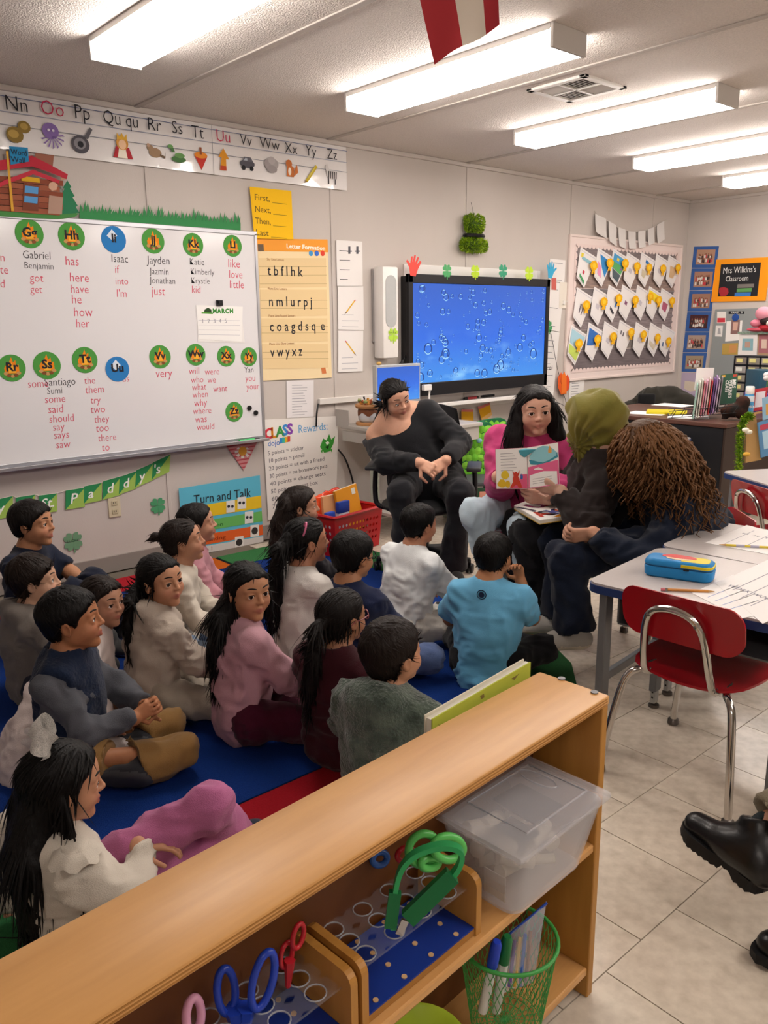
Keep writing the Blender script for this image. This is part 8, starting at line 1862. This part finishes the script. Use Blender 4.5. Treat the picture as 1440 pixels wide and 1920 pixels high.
bprint([('#a8a4a4',[(.15,.12+.07*i),(.55+.05*(i%3),.115+.07*i),(.55+.05*(i%3),.13+.07*i),(.15,.135+.07*i)])for i in range(7)]+[('#a8a4a4',[(1.15,.72+.055*i),(1.75,.70+.055*i),(1.75,.712+.055*i),(1.15,.732+.055*i)])for i in range(4)],'printed_lines')
# book with letters lying on the lap of the woman in the headscarf
ZL=.64;L4=[Dp(964,949,3.70),Dp(1030,925,3.86),Dp(1083,968,3.70),Dp(1012,979,3.56)]
zc_=float(np.mean([p[2]for p in L4]));L4=[Fp(*q,zc_)for q in((964,949),(1030,925),(1083,966),(1012,977))]
jb=empty('picture_book',tuple(L4[3]),label='white picture book titled in bright letters lying on a lap',cat='book')
quadsheet([p for p in L4],.004,paper('#e4e2de'),'cover',jb,(0,0,1));b=MB();b.slab([tuple(p-np.array([0,0,.012]))for p in L4],(0,0,1),.012);att(b.build('page_block',paper('#d8d0c0')),jb);b=MB();b.slab([tuple(p-np.array([0,0,.016]))for p in L4],(0,0,1),.004);att(b.build('back_cover',paper('#c8a03a')),jb)
q4=lambda u,v:(L4[0]*(1-u)+L4[1]*u)*(1-v)+(L4[3]*(1-u)+L4[2]*u)*v+np.array([0,0,.0046])
m_=MB();pts=[q4(.35,.97),q4(.62,.98),q4(.97,.98),q4(.98,.80),q4(.7,.86)];m_.use(INK('#d0881e')).slab([tuple(p)for p in pts][::-1],(0,0,1),.0004)
pts=[q4(.6,.04),q4(.97,.04),q4(.97,.2),q4(.8,.16)];m_.use(INK('#5a9a3a')).slab([tuple(p)for p in pts],(0,0,1),.0004);att(tag(m_.build('cover_picture'),kind='stuff'),jb)
for s,u0,v0,u1,c4 in(('JUST',.12,.46,.92,['#3a3a4a','#8a3a6a','#b03030','#c8a02a']),('ASK!',.14,.86,.90,['#b03a2a','#3a3a4a','#4a4a8a','#b04a2a'])):
 du=(u1-u0)/4
 for i,ch in enumerate(s):A_=q4(u0+du*i,v0);text(jb,ch,A_,.115,INK(c4[i]),right=tuple(q4(u0+du*(i+1),v0)-A_),up=tuple(q4(u0+du*i,v0-.2)-A_),bold=.004)
 # ================================================================== far right: teacher's desk and what stands on it
TX0,TX1,TY0,TY1,TZ=5.55,6.45,-1.96,-.70,.74
td=empty('teacher_desk',((TX0+TX1)/2,(TY0+TY1)/2,0),label='dark teacher desk with a brown wood top at the far side of the room',cat='desk')
b=MB();b.box(((TX0+TX1)/2,(TY0+TY1)/2,TZ-.015),(TX1-TX0,TY1-TY0,.03),ch=.006);att(b.build('top',mat('desk_brown','#5a3a30',.35,mottle=(4,.4,'#442a22'),stretch=(1,6,1))),td)
b=MB();b.box((TX0+.03,(TY0+TY1)/2,(TZ-.03)/2),(.03,TY1-TY0-.06,TZ-.04));att(b.build('modesty_panel',mat('desk_black','#17181c',.5)),td)
for y in(TY0+.03,TY1-.03):b=MB();b.box(((TX0+TX1)/2,y,(TZ-.03)/2),(TX1-TX0-.04,.03,TZ-.04));att(b.build('side_panel',mat('desk_dark_brown','#3a2c26',.5)),td)
def boxthing(name,c,d,rz,m,label,cat,ch=.004,tilt=0):
 b=MB();b.box((0,0,d[2]/2),d,ch=ch);o=b.build(name,m,smooth=30);o.location=c;o.rotation_euler=(tilt,0,rz);return tag(o,label,cat)
c=Fp(1250,775,TZ);boxthing('book',(c[0],c[1],TZ+.002),(.20,.30,.02),.5,mat('book_yellow','#d0c01e',.45),'yellow book lying on papers on the teacher desk','book')
for i,(px,py,rz)in enumerate(((1215,775,.2),(1290,782,.5),(1262,760,.0))):c=Fp(px,py,TZ);boxthing('paper_sheet',(c[0],c[1],TZ+.0004*i),(.22,.29,.0018),rz,WHITE,['loose white paper left of the yellow book on the teacher desk','loose white paper right of the yellow book on the teacher desk','loose white paper beyond the yellow book on the teacher desk'][i],'paper',0)
for i,(px,py,rz)in enumerate(((1300,795,.3),(1280,806,.1),(1312,790,.55))):c=Fp(px,py,.646);boxthing('paper_sheet',(c[0],c[1],.6425+.002*i),(.22,.30,.0016),rz,WHITE,['large white paper in the middle of the blue edged desk','white paper lowest on the blue edged desk','white paper topmost on the blue edged desk, its corner overhanging'][i],'paper',0)
# folders in a wire rack
base_d=6.02;fr_=Dp(1318,770,base_d);fk=empty('file_rack',(fr_[0],fr_[1],TZ),math.radians(-58),'black wire file rack holding pastel folders on the teacher desk','file rack')
b=MB()
for y in(-.08,.08):
 for z in(.01,.06):b.tube([(-.24,y,z),(.22,y,z+.05)],.003,5)
 for k in range(7):b.tube([(-.22+.07*k,y,.01+.008*k),(-.19+.07*k,y,.065+.008*k)],.0025,5)
for x in(-.24,.22):b.tube([(x,-.08,.03),(x,.08,.03)],.003,5)
b.build('wire_frame',M_blk,fk)
fc=['#9ac0b0','#d8d4c8','#d0cfc0','#d87a8a','#d8a0b8','#d8c0b8','#c83a40','#6a4a8a','#b090c0','#c8b8c8','#8a8288']
fn=['sea green','cream','pale sage','coral pink','rose','blush','bright red','deep purple','lilac','pale mauve','grey brown']
for i,c_ in enumerate(fc):
 px=1300+4.6*i;p=Dp(px,772-1.6*i,base_d-.0+.01*i);b=MB();hh=.25+.012*(i%3);b.box((0,0,hh/2),(.008,.21,hh),ch=.002);o=b.build('folder',mat('folder_'+c_.strip('#'),c_,.6));o.location=(p[0],p[1],TZ+.012+.003*i);o.rotation_euler=(.0,.06,math.radians(-61));tag(o,'%s folder standing in the black wire rack on the teacher desk'%fn[i],'folder','folders in the wire rack')
p=Dp(1320,705,base_d+.05);boxthing('paper_sheet',(p[0],p[1],p[2]-.10),(.13,.004,.16),math.radians(-40),WHITE,'white sheet sticking up out of the folders on the teacher desk','paper',0,.1)
# green class binder with upright lettering
gb=[Dp(1351,703,6.1),Dp(1384,699,6.1),Dp(1379,755,6.1),Dp(1347,759,6.1)];g=empty('class_binder',tuple(gb[3]),label='dark green binder with white sideways lettering beside the folders',cat='binder');n_=unit(np.cross(gb[1]-gb[0],gb[3]-gb[0]));n_=n_ if n_@nv>0 else-n_
quadsheet([p-n_*.02 for p in gb][::-1],.02,paper('#c8ccc4'),'pages',g,tuple(n_));quadsheet([p*1.0 for p in gb][::-1],.003,mat('binder_green','#2a5240',.5),'cover',g,tuple(n_))
rt=gb[3]-gb[0];upv=gb[1]-gb[0]
for i,s in enumerate(("MRS","WILKINS'S","CLASS")):A_=gb[0]+upv*(.72-.2*i)+rt*.2+n_*.0036;text(g,s,A_,.034,paper('#e0e0dc'),right=tuple(rt),up=tuple(upv),width=float(np.linalg.norm(rt))*[.28,.62,.40][i],bold=.001)
m_=MB()
for u0,v0,c_ in((.05,.02,'#c89a3a'),(.72,.04,'#b84a3a')):
 pts=[gb[0]+upv*u0+rt*v0+n_*.0034+upv*a+rt*b_ for a,b_ in((0,0),(.22,0),(.22,.08),(0,.08))];m_.use(INK(c_)).slab([tuple(q)for q in pts][::-1],tuple(n_),.0003)
att(tag(m_.build('cover_picture'),kind='stuff'),g)
# spray can, red frame, small dark figure
p=Dp(1402,781,6.0);b=MB();T=Matrix.Translation((p[0],p[1],TZ));cn=empty('spray_can',(p[0],p[1],TZ),label='blue and white spray can with a white cap on the teacher desk',cat='spray can')
b.lathe([(0,0),(.033,0),(.034,.004),(.034,.17),(.028,.185),(0,.185)],20,T,cap=False);att(b.build('can',mat('can_blue','#4a9ad0',.3,spec=.5),smooth=40),cn);b=MB();b.lathe([(.030,.185),(.031,.19),(.030,.235),(.026,.24),(0,.24)],20,T,cap=False);att(b.build('cap',M_wht,smooth=40),cn)
b=MB();b.lathe([(.0345,.13),(.0347,.135),(.0347,.165),(.0345,.17)],20,T,cap=False);att(b.build('label_band',paper('#d8e0e8'),smooth=40),cn)
A_=p+np.array([0,0,.07])+nv*.036-_r*.026;text(cn,'LYSOL',(A_[0],A_[1],TZ+.085),.026,paper('#eef2f6'),right=tuple(_r0),up=(0,0,1),width=.055,bold=.001)
pf=[Dp(1414,730,6.0),Dp(1440,726,6.0),Dp(1434,768,6.0),Dp(1410,771,6.0)];pr_=empty('framed_card',tuple(pf[3]),label='red framed white card beside the spray can',cat='picture frame')
quadsheet([q-nv*.01 for q in pf][::-1],.012,mat('frame_red','#a81e2c',.4),'frame',pr_,tuple(nv));cm=sum(pf)/4;quadsheet([cm+(q-cm)*.7+nv*.0022 for q in pf][::-1],.001,paper('#cfc8d0'),'card',pr_,tuple(nv))
F=Field(np.array([-.14,-.1,0]),np.array([.14,.1,.22]),.01);F.ell((0,0,.07),(.10,.05,.05),None,.02);F.ell((.06,0,.13),(.05,.045,.05),None,.03);F.cone((-.06,0,.03),(-.07,0,.01),.02,.02,.02);F.cone((.05,.0,.03),(.055,0,.01),.02,.02,.02);V,Q=F.mesh();p=Dp(1376,775,5.95);o=npmesh('plush_animal',V,Q,mat('plush_black','#14120f',.9,mottle=(14,.5,'#5a2a16')));o.location=(p[0],p[1],TZ-.002);o.rotation_euler=(0,0,-.7);tag(o,'small dark plush animal on the corner of the teacher desk','plush toy')
# drawer organiser, frames and pink bow ornament near the far wall
hz_=.78;cp=Dp(1412,735,7.3);hc=empty('low_cabinet',(7.45,-1.62,0),label='low dark cabinet by the far wall under the drawer organiser',cat='cabinet');b=MB();b.box((7.55,-1.65,.33),(.5,1.3,.66),ch=.005);att(b.build('body',mat('cabinet_dark','#4a4240',.5)),hc)
for y in(-1.97,-1.33):b=MB();b.box((7.292,y,.33),(.016,.60,.58),ch=.003);d_=att(b.build('door',mat('cabinet_door','#544a46',.5)),hc);b=MB();b.box((7.278,y+(.24 if y<-1.6 else-.24),.40),(.012,.015,.1),ch=.003);att(b.build('handle',M_chrome),d_)
oz0,oz1=.661,1.10;p0,p1=Xp(1378,668,7.34),Xp(1452,668,7.34);yA,yB=p0[1],p1[1];oz1=p0[2];dr=empty('drawer_organiser',(7.45,(yA+yB)/2,oz0),label='black organiser of small clear drawers with yellow labels',cat='drawer organiser')
b=MB();nr,nc=6,3;b.box((7.50,(yA+yB)/2,(oz0+oz1)/2),(.02,yA-yB,oz1-oz0))
for k in range(nr+1):b.box((7.42,(yA+yB)/2,oz0+(oz1-oz0)*k/nr),(.16,yA-yB+.012,.012))
for k in range(nc+1):b.box((7.42,yA+(yB-yA)*k/nc,(oz0+oz1)/2),(.16,.012,oz1-oz0))
att(b.build('frame',M_blk),dr)
for k in range(nr):
 for j in range(nc):
  yc,zc2=yA+(yB-yA)*(j+.5)/nc,oz0+(oz1-oz0)*(k+.5)/nr;b=MB();b.box((7.345,yc,zc2),(.012,(yA-yB)/nc-.018,(oz1-oz0)/nr-.018),ch=.002);d_=att(b.build('drawer',mat('drawer_%d'%((k+j)%3),['#8a8478','#9a9490','#7a7068'][(k+j)%3],.25,spec=.5)),dr);b=MB();b.box((7.336,yc+.01,zc2+.004),(.004,.055,.034));att(b.build('label',paper('#d8d088' if(k+j)%4 else '#d8d8d0')),d_)
def pframe(px,X,label,mats_,nm='photo_frame',inner=.62):
 P_=[Xp(x,y,X)for x,y in px];t=empty(nm,tuple(P_[3]),label=label,cat='photo frame');P_=ccwx([tuple(p)for p in P_]);b=MB();b.slab(P_,NX,.015);att(b.build('frame',paper(mats_[0])),t);cm=np.mean(P_,0);b=MB();b.slab([tuple(cm+(np.array(p)-cm)*inner+np.array([-.016,0,0]))for p in P_],NX,.001);att(b.build('photo',paper(mats_[1])),t);b=MB();b.slab([tuple(cm+(np.array(p)-cm)*inner*.5+np.array([-.0175,0,.0]))for p in P_],NX,.0008);att(b.build('photo_faces',paper(mats_[2])),t)
zf=lambda x,y:(1180+x*.18056,560+y*.18056)
pframe([zf(1150,370),zf(1338,370),zf(1330,585),zf(1135,580)],7.40,'white framed photo standing on the drawer organiser',('#e4e0dc','#8ab0b8','#b89888'),inner=.58)
pframe([zf(1345,350),zf(1480,350),zf(1475,590),zf(1335,585)],7.42,'photo with pink hats beside the white framed photo',('#b89878','#a86a70','#d8c0b0'),inner=.8)
b=MB();a_,c_=Xp(1385,624,7.39),Xp(1450,623,7.39);b.box((7.42,(a_[1]+c_[1])/2,a_[2]),(.1,a_[1]-c_[1],.02));tag(b.build('speckled_shelf',mat('speckle_green','#8a9a8a',.7,mottle=(60,.7,'#4a6a5a'))),'green speckled ledge above the photo frames','shelf')
pk=empty('bow_ornament',tuple(Xp(1432,618,7.38)),label='pink and red ribbon bow ornament above the photo frames',cat='ornament')
for nm,(px,py),r_,c_ in(('pink_puff',(1432,588),(.05,.075,.06),'#d890a0'),('pink_puff',(1418,606),(.05,.05,.035),'#d0788c'),('dark_core',(1438,602),(.045,.06,.04),'#2a1a18'),('red_ribbon',(1440,615),(.05,.09,.035),'#a8202c'),('red_ribbon',(1420,618),(.045,.10,.018),'#c05060'),('cream_puff',(1446,606),(.055,.04,.035),'#e0cfc4')):
 c=Xp(px,py,7.38);b=MB();b.ball(tuple(c),r_,12,8);att(b.build(nm,mat('orn_'+c_.strip('#'),c_,.7),smooth=60),pk)
 # wooden easel, tinsel garland, books at the right edge
ez=empty('wooden_easel',tuple(Fp(1410,900)),label='light wooden display easel with picture books at the right edge',cat='easel')
D5=5.2
for nm,pts,c_ in(('upright',[(1400,778),(1417,777),(1428,862),(1398,868)],'#b08850'),('cross_rail',[(1404,775),(1440,768),(1440,772),(1405,779)],'#b89058')):
 P_=[Dp(x,y,D5)for x,y in pts];quadsheet(P_[::-1],.03,mat('easel_'+c_.strip('#'),c_,.5),nm,ez,tuple(-nv))
for i,(pts,c_,lb)in enumerate((([(1421,792),(1450,784),(1450,852),(1428,858)],'#5a88b0','blue picture book on the easel at the right edge'),([(1431,746),(1450,740),(1450,782),(1432,788)],'#8ab0c8','pale blue book above the blue book on the easel'))):
 P_=[Dp(x,y,D5-.03)for x,y in pts];t=empty('picture_book',tuple(P_[3]),label=lb,cat='book');quadsheet(P_[::-1],.015,paper(c_),'cover',t,tuple(-nv));cm=sum(P_)/4
 quadsheet([cm+(q-cm)*.5+nv*.0006-_u*.01 for q in P_][::-1],.0004,paper('#a8c8d8' if i==0 else '#c89a50'),'cover_picture',t,tuple(-nv))
 if i==0:quadsheet([P_[0]*.85+P_[3]*.15+nv*.0006+(P_[1]-P_[0])*a+(P_[3]-P_[0])*b_ for a,b_ in((.1,-.05),(.9,-.05),(.9,.1),(.1,.1))][::-1],.0004,paper('#b8485a'),'title_band',t,tuple(-nv))
gl=empty('tinsel_garland',tuple(Dp(1388,790,5.2)),label='green and gold tinsel garland hanging beside the easel',cat='garland');m_=MB();path=smoothpath([Dp(1408,780,5.19),Dp(1400,782,5.19),Dp(1391,800,5.19),Dp(1387,830,5.2),Dp(1386,860,5.2),Dp(1384,900,5.2),Dp(1382,948,5.2),Dp(1381,975,5.2)],12)
for p in path:
 for k in range(18):
  d_=Vector((r6.gauss(0,1),r6.gauss(0,1),r6.gauss(0,1))).normalized()*r6.uniform(.018,.036);s_=d_.cross(Vector((r6.random(),r6.random(),r6.random()))).normalized()*.004;m_.use(M_t1 if r6.random()<.4 else M_t2);m_.add([p-s_,p+s_,p+d_+s_*.5,p+d_-s_*.5],[(0,1,2,3)])
m_.use(M_t2);m_.tube(path,.006,5);att(tag(m_.build('tinsel'),kind='stuff'),gl)
for i,(px,py,c_)in enumerate(((1404,810,'#e0dccc'),(1400,852,'#d0a040'),(1398,806,'#e4e0d0'))):b=MB();b.ball(tuple(Dp(px,py,5.05)),(.03,.02,.014),10,6);att(b.build('paper_blossom',paper(c_),smooth=60),gl)
boxthing('cardboard_box',tuple(Fp(1400,948)*[1,1,0]),(.34,.30,.24),-.6,mat('carton','#8a5f3c',.8),'brown cardboard box under the far desk by the garland','box')
p=Dp(1432,676,6.7);boxthing('file_box',(p[0],p[1],TZ-.05),(.16,.24,.36),-.7,mat('file_teal','#1f4a5e',.5),'dark teal file box behind the spray can','file box');p=Dp(1425,716,6.5);boxthing('file_box',(p[0],p[1],TZ-.06),(.14,.22,.2),-.7,mat('file_purple','#4a2a80',.5),'purple file box behind the red frame','file box')
b=MB();b.box((6.75,-1.62,(TZ-.06)/2-.001),(.5,.7,TZ-.062),ch=.004);tag(b.build('side_table',mat('cabinet_dark','#4a4240',.5)),'dark side table behind the teacher desk carrying the file boxes','table')
bl=empty('flower_sprig',tuple(Dp(1440,706,6.3)),label='white blossom sprig at the right picture edge',cat='flower')
for i in range(5):b=MB();a=2*PI*i/5;c=Dp(1440+5*math.cos(a),706+5*math.sin(a),6.3);b.ball(tuple(c),.02,8,6);att(b.build('petal',paper('#e4e0de'),smooth=60),bl)
b=MB();b.tube([tuple(Dp(1440,710,6.3)),tuple(Dp(1436,735,6.3)),(Dp(1436,735,6.3)[0],Dp(1436,735,6.3)[1],TZ-.06)],.004,5);att(b.build('stem',paper('#5a7a3a')),bl)
# dark jacket over a chair back beyond the desk
jc=np.array([6.95,-.62,0]);F=Field(jc+[-.42,-.36,.3],jc+[.42,.36,1.0],.016);dv=np.array([.74,-.66,0])
F.cone(jc+[0,0,.60]-dv*.24,jc+[0,0,.62]+dv*.22,.14,.15,.05,(np.array([.66,.74,0]),.7));F.cone(jc+[0,0,.72]-dv*.12,jc+[0,0,.74]+dv*.12,.12,.12,.08,(np.array([.66,.74,0]),.7));V,Q=F.mesh();V=folds(V,Q,.018,7,2)
jk=npmesh('jacket',V,Q,cloth('#2e2c26',.4));tag(jk,'dark olive jacket heaped over a chair back behind the teacher desk','jacket');p=Dp(1220,748,6.85);b=MB();b.box((0,0,.1),(.16,.05,.2),ch=.02);o=b.build('black_lining',cloth('#141416'),jk,smooth=50);o.location=(jc[0]-.19,jc[1]+.03,.60);o.rotation_euler=(0,0,math.radians(-41))
ch2=empty('desk_chair',tuple(jc),math.radians(-41),'dark chair under the heaped jacket beyond the teacher desk','chair')
b=MB();b.box((0,.02,.58),(.42,.04,.4),ch=.02);b.build('backrest',M_och,ch2,smooth=40);b=MB();b.box((0,.22,.42),(.44,.42,.06),ch=.02);b.build('seat',M_och,ch2,smooth=40)
for sx_ in(-1,1):
 for yy in(.04,.4):b=MB();b.tube([(sx_*.19,yy,0),(sx_*.19,yy,.40)],.014,8);b.build('leg',M_och,ch2,smooth=60)
 # ================================================================== lace bow, ruffles, badges
H_,R_,h_=BOW['H'],BOW['R'],BOW['h'];M_lace=mat('lace_white','#f2eee8',.8,bump=(420,.9),mottle=(90,.25));bt=BOW['root'];bc=H_+R_@(np.array([-.02,-.20,.585])*h_)
lb_=empty('lace_bow',(0,0,0));lb_.parent=bt
X_,Y_,Z_=R_[:,0],R_[:,1],R_[:,2]
for sgn,rise,L_,w_,back in((-1,.35,.062,.030,0),(1,.45,.062,.030,0),(-1,-.55,.060,.026,1),(1,-.6,.055,.024,1)):
 d_=unit(X_*sgn+Z_*rise-Y_*.35);s_=unit(np.cross(d_,-Y_*.8+Z_*.5));nn=unit(np.cross(s_,d_));n=12;vs=[];fs=[];m_c=5
 for i in range(n+1):
  t_=i/n
  if back:ax_,up_,wd_=t_*L_,.004*math.sin(t_*6),w_*(.35+.65*t_)
  else:a=PI*(1-2*t_);ax_,up_,wd_=L_*.5*(1+math.cos(a)),.020*math.sin(a),w_*(.4+.6*(.5+.5*math.cos(a)))
  for j in range(m_c):q_=j/2-1;vs.append(bc+d_*ax_+nn*(up_+.003*math.cos(3*q_))+s_*wd_*q_)
 m=len(vs);vs+=[v-nn*.0016 for v in vs];fs=[f for i in range(n)for j in range(m_c-1)for a in[i*m_c+j]for f in((a,a+1,a+m_c+1,a+m_c),(m+a,m+a+m_c,m+a+m_c+1,m+a+1))]
 MB().add(vs,fs).build('ribbon_tail' if back else 'ribbon_loop',M_lace,lb_,smooth=70)
b=MB();b.ball(tuple(bc+R_@np.array([0,-.006,.01])),.016,12,8);b.build('knot',M_lace,lb_,smooth=60)
for s in(-1,1):
 c=BOW['shl'][s]+BOW['up']*.05-BOW['sx']*s*.015;n=26;vs=[];fs=[]
 for i in range(n+1):
  a=2*PI*i/n
  for q,(rr_,zz)in enumerate(((.028,.012),(.046,.006),(.058+.006*math.sin(a*7),-.010+.006*math.cos(a*7)))):vs.append(c+np.array([s*.012,0,0])+np.array([rr_*math.cos(a),rr_*math.sin(a),zz]))
 MB().add(vs,[(i*3+q,i*3+q+1,i*3+q+4,i*3+q+3)for i in range(n)for q in range(2)]).build('shoulder_ruffle',cloth('#cfc7ba'),BOW['root'],smooth=70)
 # crest on the football shirt back
q=BLUEBOY;c=q['SC']-q['fy']*.098-q['up']*.008;b=MB();T=Matrix.Identity(4)
ez_=unit(q['up']-q['fy']*.15);ex_=q['sx'];ny_=np.cross(ez_,ex_);ny_=ny_ if ny_@q['fy']<0 else-ny_
for rr_,c_,off in((.020,'#1c2c4c',.0),(.0165,'#5a9fc6',.001),(.012,'#1c2c4c',.002)):b.use(mat('crest_'+c_.strip('#'),c_,.7));b.add([c+ny_*(.004+off)+(ex_*math.cos(a)+ez_*math.sin(a))*rr_ for a in np.linspace(0,2*PI,21)[:-1]],[tuple(range(20))])
b.build('crest',parent=q['root'])
# ================================================================== person at the right edge in khaki trousers and black boots
PE=person('person at the right picture edge in khaki trousers and black ankle boots',np.array([2.62,-4.62,1.18]),172,D=WOM,pelvis=np.array([2.60,-4.62,0]),ph=.52,top='#4a4a50',bottom='#837a66',capon=True,style='boy',group='seated adults reading to the class',show=('eyes',),flare=1.25,fold=.012,
wlegs={1:(np.array([2.18,-4.30,.56]),Dp(1419,1560,1.955),wv(160,-.25)),-1:(np.array([2.15,-4.52,.52]),np.array([1.93,-4.16,.10]),wv(165))})
M_boot=mat('boot_leather','#121214',.32,spec=.5,bump=(60,.08));M_bsole=mat('boot_sole','#0e0e10',.6);M_elastic=mat('boot_elastic','#1c262b',.8,bump=(300,.5))
def boot(ank,heel,toe,nm,up_):
 """ankle boot between three world points, with a lugged sole"""
 L=lambda p:(np.asarray(p,float)-PE['base'])@PE['B']
 a,h0,t0=L(ank),L(heel),L(toe);d_=unit(t0-h0);ln=np.linalg.norm(t0-h0);u_=np.asarray(up_,float)@PE['B'];u_=unit(u_-d_*(u_@d_));s_=np.cross(d_,u_);P=lambda x,z,y=0:h0+d_*x*ln+u_*z+s_*y
 F=Field(np.min([a,h0,t0],0)-.1,np.max([a,h0,t0],0)+.1,.006);F.cone(P(.10,.055),P(.40,.06),.044,.042,.02);F.cone(P(.40,.055),P(.86,.042),.044,.036,.03,(u_,.85));F.cone(P(.12,.06),a,.046,.046,.03);F.cone(P(.2,.08),P(.5,.055),.04,.035,.03);F.halfcut(P(0,.022),-u_);F.halfcut(a+u_*.02,unit(a-P(.15,.05)));V,Q=F.mesh();npmesh('boot',V,Q,M_boot,PE['root'])
 n=30;vs=[];fs=[];bt_=MB();wid=lambda x:.043*min(1,math.sqrt(max(0,x+.02)/.10))*min(1,math.sqrt(max(0,1.03-x)/.2))*(1-.18*math.exp(-((x-.38)/.14)**2))
 out=[(x,wid(x)*1.08+.002)for x in np.linspace(-.015,1.02,n)];loop=[(x,y)for x,y in out]+[(x,-y)for x,y in out[::-1]];m=len(loop)
 lug=lambda i,x:(.004*(1 if i%2 else 0))+(.010 if .30<x<.42 else 0)
 vs=[P(x,.032,y)for x,y in loop]+[P(x,.0+lug(i,x)+.010*max(0,x-.8)*4,y)for i,(x,y)in enumerate(loop)]
 bt_.add(vs,[(i,(i+1)%m,m+(i+1)%m,m+i)for i in range(m)]+[(i,i+1,m-2-i,m-1-i)for i in range(n-1)]+[(m+i+1,m+i,2*m-1-i,2*m-2-i)for i in range(n-1)]);bt_.build('boot_sole',M_bsole,PE['root'])
 F=Field(np.min([a,h0],0)-.1,np.max([a,t0],0)+.1,.006);F.cone(P(.19,.075),a-d_*.0-u_*.01,.040,.0475,.0,(d_,.5));V,Q=F.mesh();npmesh('elastic_gusset',V,Q,M_elastic,PE['root'])
boot(Dp(1424,1548,1.96),Dp(1432,1672,1.93),Dp(1282,1558,2.10),'boot',(.12,.22,.95));boot(np.array([1.93,-4.16,.12]),np.array([1.95,-4.19,.002]),np.array([1.70,-4.02,.002]),'boot',(0,0,1))
# ==================================================================
fit_texts()
